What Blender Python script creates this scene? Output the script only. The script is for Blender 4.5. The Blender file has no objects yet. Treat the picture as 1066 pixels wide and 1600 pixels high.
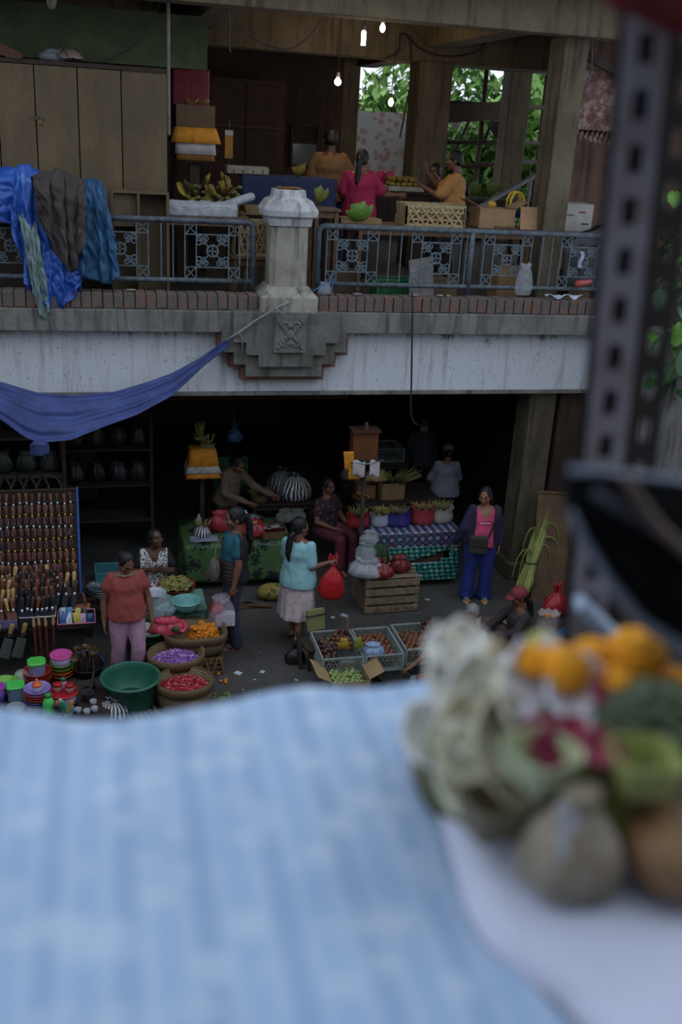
import bpy, bmesh, math, random
from mathutils import Vector as V, Matrix, noise
random.seed(7)
C = bpy.context.scene.collection
PI = math.pi

# ------------------------------------------------------------------ camera, sky, exposure
FPX = 1600/36*35
EYE = V((0, 0, 5.6))
_p, _r, _y = [math.radians(a) for a in (21.0, 3.4, 15.0)]
FWD = V((math.sin(_y)*math.cos(_p), math.cos(_y)*math.cos(_p), -math.sin(_p)))
_right = V((math.cos(_y), -math.sin(_y), 0)); _up = _right.cross(FWD)
RT = _right*math.cos(_r) + _up*math.sin(_r)
UP = -_right*math.sin(_r) + _up*math.cos(_r)
cam_data = bpy.data.cameras.new('camera'); cam = bpy.data.objects.new('camera', cam_data); C.objects.link(cam)
cam_data.sensor_fit = 'VERTICAL'; cam_data.sensor_height = 36; cam_data.sensor_width = 24; cam_data.lens = 35
cam_data.clip_start = .05; cam_data.clip_end = 300
cam_data.dof.use_dof = True; cam_data.dof.focus_distance = 11.6; cam_data.dof.aperture_fstop = 2.0
cam.matrix_world = Matrix(((RT.x, UP.x, -FWD.x, EYE.x), (RT.y, UP.y, -FWD.y, EYE.y), (RT.z, UP.z, -FWD.z, EYE.z), (0, 0, 0, 1)))
sc = bpy.context.scene
sc.camera = cam
world = bpy.data.worlds.new('overcast_sky'); sc.world = world; world.use_nodes = True
_bg = world.node_tree.nodes['Background']
_bg.inputs[0].default_value = (.80, .90, 1.06, 1); _bg.inputs[1].default_value = 1.0
sc.view_settings.view_transform = 'Standard'; sc.view_settings.look = 'None'
sc.view_settings.exposure = 0.3; sc.view_settings.gamma = 1; sc.view_settings.use_curve_mapping = False

def ray(px, py):
    return RT*((px-533)/FPX) - UP*((py-800)/FPX) + FWD
def aY(px, py, Y):
    d = ray(px, py); return EYE + d*(Y/d.y)
def aZ(px, py, Z):
    d = ray(px, py); return EYE + d*((Z-EYE.z)/d.z)
def aX(px, py, X):
    d = ray(px, py); return EYE + d*(X/d.x)

# ------------------------------------------------------------------ materials
def lin(c):
    return tuple((x/12.92 if x <= .04045 else ((x+.055)/1.055)**2.4) for x in c)
MC = {}
def H(h):
    return lin(tuple(int(h[i:i+2], 16)/255 for i in (0, 2, 4)))
class NT:
    def __init__(s, name):
        s.m = bpy.data.materials.new(name); s.m.use_nodes = True
        s.t = s.m.node_tree; s.b = s.t.nodes['Principled BSDF']
        s.tc = s.t.nodes.new('ShaderNodeTexCoord')
    def n(s, kind, **kw):
        x = s.t.nodes.new('ShaderNode'+kind)
        for k, v in kw.items(): setattr(x, k, v)
        return x
    def l(s, a, b): s.t.links.new(a, b)
    def coords(s, scale=(1, 1, 1), rot=(0, 0, 0), src='Object'):
        mp = s.n('Mapping'); mp.inputs['Scale'].default_value = scale; mp.inputs['Rotation'].default_value = rot
        s.l(s.tc.outputs[src], mp.inputs[0]); return mp.outputs[0]
    def noise(s, vec, scale, detail=4, rough=.6):
        x = s.n('TexNoise'); x.inputs['Scale'].default_value = scale; x.inputs['Detail'].default_value = detail
        x.inputs['Roughness'].default_value = rough; s.l(vec, x.inputs['Vector']); return x.outputs['Fac']
    def ramp(s, fac, stops, interp='LINEAR'):
        r = s.n('ValToRGB'); e = r.color_ramp.elements; r.color_ramp.interpolation = interp
        while len(e) > 1: e.remove(e[0])
        for i, (p, c) in enumerate(stops):
            k = e[0] if i == 0 else e.new(p)
            k.position = p; k.color = tuple(c)+(1,) if len(c) == 3 else c
        s.l(fac, r.inputs[0]); return r.outputs[0]
    def mix(s, fac, a, b, mode='MIX'):
        x = s.n('MixRGB', blend_type=mode)
        for i, v in enumerate((fac, a, b)):
            if hasattr(v, 'is_output'): s.l(v, x.inputs[i])
            elif isinstance(v, (int, float)): x.inputs[i].default_value = v
            else: x.inputs[i].default_value = tuple(v)+(1,)
        return x.outputs[0]
    def math(s, op, a, b=0):
        x = s.n('Math', operation=op)
        for i, v in enumerate((a, b)):
            if hasattr(v, 'is_output'): s.l(v, x.inputs[i])
            else: x.inputs[i].default_value = v
        return x.outputs[0]
    def bump(s, fac, strength=.3, dist=.01):
        x = s.n('Bump'); x.inputs['Strength'].default_value = strength; x.inputs['Distance'].default_value = dist
        s.l(fac, x.inputs['Height']); s.l(x.outputs[0], s.b.inputs['Normal'])
    def base(s, c):
        if hasattr(c, 'is_output'): s.l(c, s.b.inputs['Base Color'])
        else: s.b.inputs['Base Color'].default_value = tuple(c)+(1,)
    def set(s, **kw):
        for k, v in kw.items(): s.b.inputs[k.replace('_', ' ')].default_value = v
        return s
def mat(c, rough=.7, var=.25, scale=9, metal=0, bump=.15, c2=None, alpha=1, trans=0, sub=0):
    """plain surface: colour broken up by noise, slight bump"""
    key = (c, rough, var, scale, metal, bump, c2, alpha, trans)
    if key in MC: return MC[key]
    k = NT('surface_'+c); a = H(c)
    b = H(c2) if c2 else tuple(x*(1-var*1.6) for x in a)
    v = k.coords(); f = k.noise(v, scale)
    k.base(k.ramp(f, [(.3, b), (.66, a)]))
    k.set(Roughness=rough, Metallic=metal, Alpha=alpha)
    if trans: k.b.inputs['Transmission Weight'].default_value = trans
    if bump: k.bump(f, bump, .01)
    MC[key] = k.m; return k.m
def emit(c, strength):
    k = NT('lamp_light'); k.base(H(c)); k.b.inputs['Emission Color'].default_value = H(c)+(1,); k.b.inputs['Emission Strength'].default_value = strength
    return k.m
def stripes(c1, c2, freq, axis=0, w=.5, rough=.75, wob=0.0):
    k = NT('striped'); v = k.coords(); sp = k.n('SeparateXYZ'); k.l(v, sp.inputs[0])
    a = sp.outputs[axis]
    if wob: a = k.math('ADD', a, k.math('MULTIPLY', k.noise(v, 6), wob))
    f = k.math('FRACT', k.math('MULTIPLY', a, freq))
    k.base(k.ramp(f, [(0, H(c1)), (w, H(c2))], 'CONSTANT')); k.set(Roughness=rough); return k.m
def radial(c1, c2, n):
    k = NT('striped_bag'); v = k.coords(); sp = k.n('SeparateXYZ'); k.l(v, sp.inputs[0])
    a = k.math('ARCTAN2', sp.outputs[1], sp.outputs[0]); a = k.math('ADD', a, k.math('MULTIPLY', k.noise(v, 5), .5))
    f = k.math('FRACT', k.math('MULTIPLY', a, n/(2*PI)))
    k.base(k.ramp(f, [(0, H(c1)), (.5, H(c2))], 'CONSTANT')); k.set(Roughness=.5); return k.m
def weave(c1, c2, s=60, rough=.7, bumps=.6):
    k = NT('woven'); v = k.coords((1, 1, 1)); f1 = k.n('TexWave', wave_type='BANDS', bands_direction='DIAGONAL')
    f1.inputs['Scale'].default_value = s*.35; f1.inputs['Distortion'].default_value = 2.5; k.l(v, f1.inputs['Vector'])
    f2 = k.n('TexWave', wave_type='BANDS', bands_direction='Z'); f2.inputs['Scale'].default_value = s*.5; f2.inputs['Distortion'].default_value = 2; k.l(v, f2.inputs['Vector'])
    f = k.math('MULTIPLY', k.math('ADD', f1.outputs['Fac'], f2.outputs['Fac']), .5)
    f = k.math('ADD', k.math('MULTIPLY', f, .7), k.math('MULTIPLY', k.noise(v, 12), .3))
    k.base(k.ramp(f, [(.2, H(c2)), (.65, H(c1))])); k.set(Roughness=rough); k.bump(f, bumps, .01); return k.m
def spots(c1, c2, scale, lo=.3, hi=.4, kind='F1', rough=.8, c3=None):
    k = NT('printed'); v = k.coords(); x = k.n('TexVoronoi'); x.inputs['Scale'].default_value = scale; k.l(v, x.inputs['Vector'])
    f = k.math('ADD', x.outputs['Distance'], k.math('MULTIPLY', k.math('SUBTRACT', k.noise(v, scale*2.2), .5), .5))
    k.base(k.ramp(f, [(0, H(c1)), (lo, H(c1)), (hi, H(c2))])); k.set(Roughness=rough); return k.m
def film(c, alpha=.35, rough=.25):
    key = ('film', c, alpha, rough)
    if key in MC: return MC[key]
    k = NT('plastic_film'); f = k.noise(k.coords(), 14); k.base(H(c)); k.set(Roughness=rough, Alpha=alpha); k.bump(f, .8, .02)
    MC[key] = k.m; return k.m

# ------------------------------------------------------------------ mesh builder
class MB:
    def __init__(s): s.v = []; s.f = []; s.mi = []; s.m = 0
    def add(s, vs, fs, M=None):
        o = len(s.v)
        s.v += [M @ V(p) for p in vs] if M else [V(p) for p in vs]
        s.f += [tuple(i+o for i in f) for f in fs]; s.mi += [s.m]*len(fs); return s
    def box(s, c, d, M=None, rz=0, rx=0, ry=0):
        x, y, z = [a/2 for a in d]
        R = Matrix.Translation(c)
        if rz or rx or ry: R = R @ Matrix.Rotation(rz, 4, 'Z') @ Matrix.Rotation(ry, 4, 'Y') @ Matrix.Rotation(rx, 4, 'X')
        if M: R = M @ R
        return s.add([(a, b, e) for a in (-x, x) for b in (-y, y) for e in (-z, z)],
                     [(0, 1, 3, 2), (4, 6, 7, 5), (0, 4, 5, 1), (2, 3, 7, 6), (0, 2, 6, 4), (1, 5, 7, 3)], R)
    def bar(s, p, q, w, d=None):
        p, q = V(p), V(q); L = (q-p).length
        R = Matrix.Translation((p+q)/2) @ (q-p).to_track_quat('X', 'Z').to_matrix().to_4x4()
        return s.box((0, 0, 0), (L, w, d or w), R)
    def tube(s, pts, r, n=8, closed=False, caps=True):
        pts = [V(p) for p in pts]; N = len(pts); o = len(s.v); rs = r if isinstance(r, (list, tuple)) else [r]*N
        up = None
        for i, p in enumerate(pts):
            t = (pts[(i+1) % N]-pts[i-1]) if closed else (pts[min(i+1, N-1)]-pts[max(i-1, 0)])
            t = t.normalized() if t.length > 1e-9 else V((0, 0, 1))
            if up is None: up = t.orthogonal().normalized()
            up = (up - t*up.dot(t)); up = up.normalized() if up.length > 1e-6 else t.orthogonal().normalized()
            w = t.cross(up)
            s.v += [p + (up*math.cos(2*PI*k/n)+w*math.sin(2*PI*k/n))*rs[i] for k in range(n)]
        R = N if closed else N-1
        for i in range(R):
            a, b = o+i*n, o+((i+1) % N)*n
            for k in range(n):
                s.f.append((a+k, a+(k+1) % n, b+(k+1) % n, b+k)); s.mi.append(s.m)
        if caps and not closed:
            s.f += [tuple(o+k for k in reversed(range(n))), tuple(o+(N-1)*n+k for k in range(n))]; s.mi += [s.m]*2
        return s
    def rings(s, rings, n, cap=(True, True), M=None):
        o = len(s.v)
        for g in rings: s.v += [M @ V(p) if M else V(p) for p in g]
        for i in range(len(rings)-1):
            a, b = o+i*n, o+(i+1)*n
            for k in range(n):
                s.f.append((a+k, a+(k+1) % n, b+(k+1) % n, b+k)); s.mi.append(s.m)
        if cap[0]: s.f.append(tuple(o+k for k in reversed(range(n)))); s.mi.append(s.m)
        if cap[1]: s.f.append(tuple(o+(len(rings)-1)*n+k for k in range(n))); s.mi.append(s.m)
        return s
    def lathe(s, prof, n=24, c=(0, 0, 0), M=None, sx=1, sy=1, jit=0, cap=(True, True)):
        rg = []
        for r, z in prof:
            rg.append([(c[0]+r*sx*math.cos(2*PI*k/n)*(1+random.uniform(-jit, jit)), c[1]+r*sy*math.sin(2*PI*k/n)*(1+random.uniform(-jit, jit)), c[2]+z) for k in range(n)])
        return s.rings(rg, n, cap, M)
    def ell(s, c, r, n=12, m=8, M=None):
        r = r if isinstance(r, (tuple, list)) else (r, r, r)
        T = Matrix.Translation(c) @ Matrix.Diagonal((r[0], r[1], r[2], 1))
        if M: T = M @ T
        rg = [[(math.sin(PI*j/m)*math.cos(2*PI*k/n), math.sin(PI*j/m)*math.sin(2*PI*k/n), -math.cos(PI*j/m)) for k in range(n)] for j in range(1, m)]
        o = len(s.v); s.rings(rg, n, (False, False), T)
        s.v += [T @ V((0, 0, -1)), T @ V((0, 0, 1))]; a = len(s.v)-2
        for k in range(n):
            s.f += [(a, o+(k+1) % n, o+k), (a+1, o+(m-2)*n+k, o+(m-2)*n+(k+1) % n)]; s.mi += [s.m]*2
        return s
    def cone(s, p, q, a, b, n=10):
        """round cone p->q"""
        p, q = V(p), V(q); d = q-p; L = d.length
        if L < 1e-6: return s.ell(p, a)
        R = Matrix.Translation(p) @ d.to_track_quat('Z', 'Y').to_matrix().to_4x4()
        pr = [(a*math.cos(t), a*math.sin(t)) for t in (-1.45, -1.0, -.5, 0)] + [(b*math.cos(t), L+b*math.sin(t)) for t in (0, .5, 1.0, 1.45)]
        return s.lathe(pr, n, M=R)
    def sheet(s, nu, nv, fn, wrap=False):
        o = len(s.v)
        s.v += [V(fn(i/nu, j/nv)) for j in range(nv+1) for i in range(nu+1)]
        for j in range(nv):
            for i in range(nu):
                a = o+j*(nu+1)+i
                s.f.append((a, a+1, a+nu+2, a+nu+1)); s.mi.append(s.m)
        return s
    def prism(s, poly, d, M=None):
        """polygon in x,z; extruded along +y by d"""
        n = len(poly)
        vs = [(x, 0, z) for x, z in poly]+[(x, d, z) for x, z in poly]
        fs = [tuple(range(n)), tuple(reversed(range(n, 2*n)))]+[(i, i+n, (i+1) % n+n, (i+1) % n) for i in range(n)]
        return s.add(vs, fs, M)
    def mesh(s, name, mats):
        me = bpy.data.meshes.new(name); me.from_pydata([tuple(p) for p in s.v], [], s.f)
        for m in (mats if isinstance(mats, (list, tuple)) else [mats]): me.materials.append(m)
        if any(s.mi): me.polygons.foreach_set('material_index', s.mi)
        bm = bmesh.new(); bm.from_mesh(me); bmesh.ops.recalc_face_normals(bm, faces=bm.faces[:]); bm.to_mesh(me); bm.free()
        me.update(); return me
    def obj(s, name, mats, parent=None, smooth=False, bevel=0, solid=0, sub=0, loc=None, rz=0):
        o = bpy.data.objects.new(name, s.mesh(name, mats)); C.objects.link(o)
        if parent: o.parent = parent
        if loc is not None: o.location = loc
        if rz: o.rotation_euler.z = rz
        if smooth: o.data.polygons.foreach_set('use_smooth', [True]*len(o.data.polygons))
        if solid: x = o.modifiers.new('thickness', 'SOLIDIFY'); x.thickness = solid; x.offset = 0
        if bevel: x = o.modifiers.new('bevel', 'BEVEL'); x.width = bevel; x.segments = 2; x.limit_method = 'ANGLE'
        if sub: x = o.modifiers.new('subdivision', 'SUBSURF'); x.levels = sub; x.render_levels = sub
        return o
def tag(o, label, cat, group=None, kind=None):
    o['label'] = label; o['category'] = cat
    if group: o['group'] = group
    if kind: o['kind'] = kind
    return o
def thing(name, label, cat, loc=(0, 0, 0), rz=0, group=None):
    o = bpy.data.objects.new(name, None); C.objects.link(o); o.location = loc; o.rotation_euler.z = rz; o.empty_display_size = .1
    return tag(o, label, cat, group)
def struct(name, mb, m, **kw):
    o = mb.obj(name, m, **kw); o['kind'] = 'structure'; return o
def dup(src, loc, rot=None, label=None, group=None, scale=None, ms=None):
    c = src.copy(); C.objects.link(c); c.location = loc
    if rot is not None: c.rotation_euler = rot
    if scale is not None: c.scale = (scale,)*3 if isinstance(scale, (int, float)) else scale
    if label: c['label'] = label
    if group: c['group'] = group
    for k in src.children:
        d = k.copy(); C.objects.link(d); d.parent = c
        for kk in k.children:
            e = kk.copy(); C.objects.link(e); e.parent = d
    return c
def R(a): return math.radians(a)
def U(a, b): return random.uniform(a, b)
def arc(c, r, a0, a1, n, plane='xz'):
    out = []
    for i in range(n+1):
        t = a0+(a1-a0)*i/n; x, y = r*math.cos(t), r*math.sin(t)
        out.append((c[0]+x, c[1], c[2]+y) if plane == 'xz' else ((c[0]+x, c[1]+y, c[2]) if plane == 'xy' else (c[0], c[1]+x, c[2]+y)))
    return out
def lerp(a, b, t): return a+(b-a)*t
def curve(pts, k=6):
    """Catmull-Rom through the points"""
    P_ = [V(p) for p in pts]; P_ = [P_[0]*2-P_[1]]+P_+[P_[-1]*2-P_[-2]]; out = []
    for i in range(1, len(P_)-2):
        a, b, c, d = P_[i-1:i+3]
        for j in range(k):
            t = j/k; out.append(.5*((2*b)+(c-a)*t+(2*a-5*b+4*c-d)*t*t+(3*b-a-3*c+d)*t**3))
    return out+[P_[-2]]
def nz(x, y, z=0, f=1.0): return noise.noise(V((x*f, y*f, z*f)))
def poly_at(pts, t):
    """piecewise-linear lookup: pts = [(t, value)]"""
    for (a, x), (b, y) in zip(pts, pts[1:]):
        if t <= b: return x+(y-x)*max(0, (t-a)/(b-a))
    return pts[-1][1]
# ------------------------------------------------------------------ the setting
k = NT('dark_asphalt'); v = k.coords(); f = k.noise(v, 1.3, 6); g = k.noise(v, 26, 3)
k.base(k.mix(.35, k.ramp(f, [(.3, H('2c2b2b')), (.7, H('55534f'))]), k.ramp(g, [(.35, H('2c2a29')), (.7, H('63605b'))])))
k.set(Roughness=.62); k.bump(g, .25, .01); M_ground = k.m
k = NT('stained_whitewash'); v = k.coords((1, 1, 1)); sp = k.n('SeparateXYZ'); k.l(k.tc.outputs['Object'], sp.inputs[0])
f = k.noise(v, 1.7, 8, .7); st = k.noise(k.coords((9, 9, .8)), 1.2, 6, .7); sm = k.noise(v, 30, 4)
top = k.math('MULTIPLY', k.math('SUBTRACT', sp.outputs[2], 3.30), 1.5)      # patchy darkening, stronger towards the ledge
mo = k.ramp(k.math('ADD', k.math('MULTIPLY', k.math('ADD', f, st), .5), top), [(.56, (0, 0, 0)), (.68, (.9, .9, .9))])
pl = k.mix(k.ramp(sm, [(.62, (0, 0, 0)), (.7, (1, 1, 1))]), H('cdd0d6'), H('8b8e92'))
pt = k.noise(k.coords((.9, .9, 1.6)), 1.1, 7, .75)
pl = k.mix(k.ramp(pt, [(.60, (0, 0, 0)), (.66, (.75, .75, .75))]), pl, H('62615c'))
pl = k.mix(k.ramp(st, [(.5, (0, 0, 0)), (.72, (.55, .55, .55))]), pl, H('6f7376'))
k.base(k.mix(mo, pl, H('35342f'))); k.set(Roughness=.85); k.bump(k.math('ADD', f, sm), .25, .01); M_fascia = k.m
def concrete(c1, c2, c3, s=2.0, streak=True):
    k = NT('weathered_concrete'); v = k.coords(); f = k.noise(v, s, 8, .7); g = k.noise(k.coords((7, 7, .7)), 1.4, 5); h = k.noise(v, 38, 3)
    c = k.ramp(f, [(.3, H(c2)), (.68, H(c1))])
    if streak: c = k.mix(k.ramp(g, [(.5, (0, 0, 0)), (.7, (.8, .8, .8))]), c, H(c3))
    c = k.mix(k.ramp(h, [(.6, (0, 0, 0)), (.72, (.5, .5, .5))]), c, H(c3))
    k.base(c); k.set(Roughness=.9); k.bump(k.math('ADD', f, h), .4, .015); return k.m
M_ledge = concrete('87857f', '5c5a55', '33312e')
M_orn = concrete('77756f', '55534e', '393733', 4)
M_pier = concrete('a9a598', '7c786d', '3a3833', 3)
M_cap = concrete('c9cacb', '8f8f8e', '4a4946', 4)
M_wall = concrete('8d8b85', '5d5b55', '2d2b27', 1.5)
M_beam = concrete('73654e', '54493a', '362e25', 1.4)
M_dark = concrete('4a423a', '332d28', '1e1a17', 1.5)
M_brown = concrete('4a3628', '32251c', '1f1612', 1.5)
M_colg = concrete('6b6049', '463f31', '211d18', 2)

XR = 6.33                                                    # right end of the facade
struct('ground', MB().box((0, 9, -.1), (26, 26, .2)), M_ground)
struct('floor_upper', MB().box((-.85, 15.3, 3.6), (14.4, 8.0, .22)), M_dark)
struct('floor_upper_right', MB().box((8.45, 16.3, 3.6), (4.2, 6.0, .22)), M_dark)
struct('wall_fascia', MB().box((-.85, 11.42, 3.06), (14.36, .22, .86)), M_fascia)
struct('trim_1', MB().box((-.85, 11.29, 2.655), (14.36, .06, .04)), M_ledge)                # drip edge under the whitewash
struct('trim_2', MB().box((-.85, 11.36, 3.52), (14.4, .50, .24)), M_ledge, bevel=.01)       # concrete ledge
b = MB()
x = -1.3
while x < XR-.05:                                            # rowlock course, one brick at a time in one course
    w = U(.105, .125)
    if not (1.87 < x+w/2 < 2.60):
        b.box((x+w/2, 11.285+U(-.006, .006), 3.73+U(-.006, .004)), (w-.012, .26, .165), rz=U(-.02, .02))
    x += w
k = NT('old_brick'); v = k.coords(); f = k.noise(v, 7, 3); g = k.noise(v, 40, 4)
k.base(k.mix(k.ramp(g, [(.5, (0, 0, 0)), (.7, (.7, .7, .7))]), k.ramp(f, [(.34, H('58544f')), (.52, H('665650')), (.7, H('7d5345'))]), H('6c6a66')))
k.set(Roughness=.95); k.bump(g, .5, .01); M_brick = k.m
struct('trim_3', b, M_brick, bevel=.006)
struct('trim_4', MB().box((-.85, 11.30, 3.715), (14.36, .22, .15)), concrete('7a766e', '5b5852', '3a3834', 5))   # mortar bed

# stepped corbel below the pier
def stepped(w, x0, z0):
    """right half given as [(x, z)...] mirrored"""
    r = w; return [(-a, z) for a, z in r][::-1] + r
ox, oz = 2.19, 3.64
def step_poly(hw, dw, top, zs):
    """hw half width at top, dw step, zs bottoms of each step"""
    pts = [(hw, top)]; x = hw
    for z in zs:
        pts.append((x, z)); x -= dw; pts.append((x, z))
    pts.pop()
    return [(-a, z) for a, z in pts] + [(a, z) for a, z in reversed(pts)]
def orn(name, hw, dw, top, zs, y, d, m, bevel=.006):
    b = MB(); b.prism(step_poly(hw, dw, top, zs), d, Matrix.Translation((ox, y, 0))); return b.obj(name, m, bevel=bevel)
corb = thing('corbel_ornament', 'stepped concrete corbel with carved square under the pier', 'ornament', (0, 0, 0))
zz = lambda py, Y: aY(450, py, Y).z
def crow(py): return zz(460+py*.244, 11.1)
o1 = orn('front_step', .605, .145, crow(108), [crow(300), crow(378), crow(452)], 10.99, .32, M_orn); o1.parent = corb
o2 = orn('rear_step', .725, .14, crow(232), [crow(370), crow(446), crow(524)], 11.07, .238, M_orn); o2.parent = corb
M_trimred = concrete('8a5d4c', '6d4a3e', '3d332d', 6)
o3 = orn('red_border', .765, .138, crow(232), [crow(398), crow(474), crow(556)], 11.16, .148, M_trimred); o3.parent = corb
o3['label'] = 'reddish stepped border'
b = MB(); za, zb = crow(355), crow(122); cx = ox+.03; cz = (za+zb)/2
b.box((cx, 10.97, cz), (.36, .08, zb-za))
sq = b.obj('carved_square', M_orn, corb, bevel=.006)
b = MB()
for s in (-1, 1):
    for t in (-1, 1):                                        # leaf scrolls
        p0 = V((cx, 10.93, cz))
        pts = []
        for i in range(15):
            a = i/14*4.6; r = .075*(1-i/19)
            pts.append((cx+s*(.07+r*math.cos(a)*.9-.02), 10.925, cz+t*(.085+r*math.sin(a)*.9)))
        b.tube(pts, [.016*(1-i/18) for i in range(15)], 6)
        for q in range(4):
            b.ell((cx+s*(.05+q*.028), 10.925, cz+t*(.04+q*.035)), (.02, .014, .03))
b.ell((cx, 10.925, cz), (.05, .025, .06)); b.ell((cx, 10.925, cz+.1), (.035, .02, .03)); b.ell((cx, 10.925, cz-.09), (.03, .02, .035))
b.tube([(cx-.1, 10.925, cz-.13), (cx, 10.92, cz-.09), (cx+.1, 10.925, cz-.13)], .012, 6)
b.obj('foliage_relief', M_orn, sq, smooth=True)

# pier between the two railings
pier = thing('balcony_pier', 'weathered stone pier with whitewashed cap between the railings', 'pier', (2.225, 11.36, 3.64))
def octring(w, z, ch=.0):
    h = w/2; c = ch
    return [(-h+c, -h, z), (h-c, -h, z), (h, -h+c, z), (h, h-c, z), (h-c, h, z), (-h+c, h, z), (-h, h-c, z), (-h, -h+c, z)]
b = MB(); b.rings([octring(.66, 0, .03), octring(.66, .17, .03), octring(.56, .22, .05), octring(.47, .28, .06)], 8); b.obj('pier_base', M_pier, pier, bevel=.01)
b = MB(); b.rings([octring(.43, .275, .06), octring(.42, 1.0, .06)], 8); b.obj('shaft', M_pier, pier, bevel=.006)
b = MB(); b.rings([octring(.47, .93, .05), octring(.50, .99, .06), octring(.50, 1.02, .06), octring(.60, 1.035, .09), octring(.62, 1.1, .1), octring(.50, 1.2, .11), octring(.38, 1.23, .1), octring(.36, 1.31, .1)], 8)
b.obj('capital', M_cap, pier, bevel=.008)

# railings
M_rail = mat('59646c', .55, .45, 22, 0, .4, c2='2f3538')
M_rail2 = mat('6a7880', .6, .45, 40, 0, .3, c2='394349')
def scroll_unit(b, x0, zb, zt, y=0):
    cw, pw = .125, .36
    xs = (x0, x0+cw, x0+cw+pw, x0+cw+pw+cw)
    for x in xs: b.bar((x, y, zb), (x, y, zt), .013)
    for xa, xb in ((xs[0], xs[1]), (xs[2], xs[3])):
        for za, zc in ((zb, zb+.125), (zt-.125, zt)):
            b.bar((xa, y, za), (xb, y, zc), .012); b.bar((xa, y, zc), (xb, y, za), .012)
            b.bar((xa, y, za if za > zb else zc), (xb, y, za if za > zb else zc), .012)
    z1, z2 = zb+.125, zt-.125
    b.bar((xs[1], y, z1), (xs[2], y, z1), .014); b.bar((xs[1], y, z2), (xs[2], y, z2), .014)
    cx, cz = (xs[1]+xs[2])/2, (z1+z2)/2
    b.tube(arc((cx, y, cz), .062, 0, 2*PI, 20)[:-1], .011, 6, closed=True)
    b.bar((cx-.06, y, cz), (cx+.06, y, cz), .016); b.bar((cx, y, cz-.06), (cx, y, cz+.06), .016)
    for s in (-1, 1):
        for t in (-1, 1):
            b.bar((cx+s*.044, y, cz+t*.044), (cx+s*.16, y, cz+t*(z2-z1)*.44), .013)
            for (dx, dz, rx) in ((.10, .12, .032), (.145, .155, .028), (.075, .15, .026), (.15, .1, .026)):
                b.tube(arc((cx+s*dx, y, cz+t*dz*(z2-z1)/.4), rx, 0, 2*PI, 10)[:-1], .0085, 5, closed=True)
def railing(label, x0, x1, y, z0, zt, zb, mids, units, bars, ends):
    t = thing('balcony_railing', label, 'railing', ((x0+x1)/2, y, z0)); X = (x0+x1)/2
    pts = []
    rc = .07
    if ends[0]: pts += [(x0-X, 0, 0)] + [(x0-X+rc-rc*math.cos(a), 0, zt-rc+rc*math.sin(a)) for a in (0, .4, .8, 1.2, PI/2)]
    else: pts += [(x0-X, 0, zt)]
    if ends[1]: pts += [(x1-X-rc+rc*math.sin(a), 0, zt-rc+rc*math.cos(a)) for a in (0, .4, .8, 1.2, PI/2)] + [(x1-X, 0, 0)]
    else: pts += [(x1-X, 0, zt)]
    MB().tube(pts, .033, 12).obj('top_rail', M_rail, t, smooth=True)
    MB().tube([(x0-X+.02, 0, zb), (x1-X-.02, 0, zb)], .028, 12).obj('bottom_rail', M_rail, t, smooth=True)
    for m in mids: MB().tube([(m-X, 0, 0), (m-X, 0, zt)], .033, 12).obj('post', M_rail, t, smooth=True)
    for u in units:
        b = MB(); scroll_unit(b, u-X, zb+.02, zt-.02); b.obj('scroll_panel', M_rail2, t)
    for u in bars: MB().bar((u-X, 0, zb), (u-X, 0, zt), .013).obj('baluster', M_rail2, t)
    return t
railing('grey iron railing left of the pier, hung with tarps', -1.2, 1.85, 11.4, 3.80, .775, .13, [], [-1.05, .08, 1.09], [-.3, -.17, .83, .96, 1.79], (False, True))
railing('grey iron railing right of the pier with a middle post', 2.60, 6.30, 11.4, 3.80, .765, .12, [4.46], [2.70, 3.72, 4.62, 5.62], [3.45, 3.59, 4.4, 5.37, 5.5], (True, False))

# ground-floor shell
struct('column_lower', MB().box((5.66, 11.62, 1.32), (.36, .42, 2.64)).box((5.66, 11.6, .12), (.46, .5, .24)), M_colg, bevel=.02)
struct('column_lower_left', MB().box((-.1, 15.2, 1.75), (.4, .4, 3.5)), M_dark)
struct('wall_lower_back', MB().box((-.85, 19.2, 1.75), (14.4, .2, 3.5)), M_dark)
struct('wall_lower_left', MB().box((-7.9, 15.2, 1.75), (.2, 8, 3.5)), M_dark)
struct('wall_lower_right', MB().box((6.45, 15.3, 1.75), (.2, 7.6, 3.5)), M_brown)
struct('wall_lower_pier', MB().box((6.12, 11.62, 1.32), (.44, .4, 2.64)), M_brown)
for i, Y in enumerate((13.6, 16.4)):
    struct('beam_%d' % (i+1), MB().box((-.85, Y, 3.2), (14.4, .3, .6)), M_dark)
# lane's right wall; unseen left wall and camera-side building added to block sky light
struct('wall_right', MB().box((6.95, 7.0, 1.75), (.3, 8.6, 3.5)), concrete('b5b4b0', '7f7d77', '3f3d39', 1.5))
struct('wall_skyblock_left', MB().box((-6.5, 6.2, 3), (.3, 9.6, 6)), M_wall)
struct('wall_skyblock_near', MB().box((0, 1.15, 2.1), (13, .2, 4.2)), M_wall)
struct('floor_skyblock', MB().box((0, -.6, 4.1), (13, 3.6, .2)), M_dark)
struct('wall_skyblock_rear', MB().box((0, -2.4, 5.6), (13, .2, 4.8)), M_wall)
struct('ceiling_skyblock', MB().box((0, -1.6, 7.6), (13, 1.8, .16)), M_dark)

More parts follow.
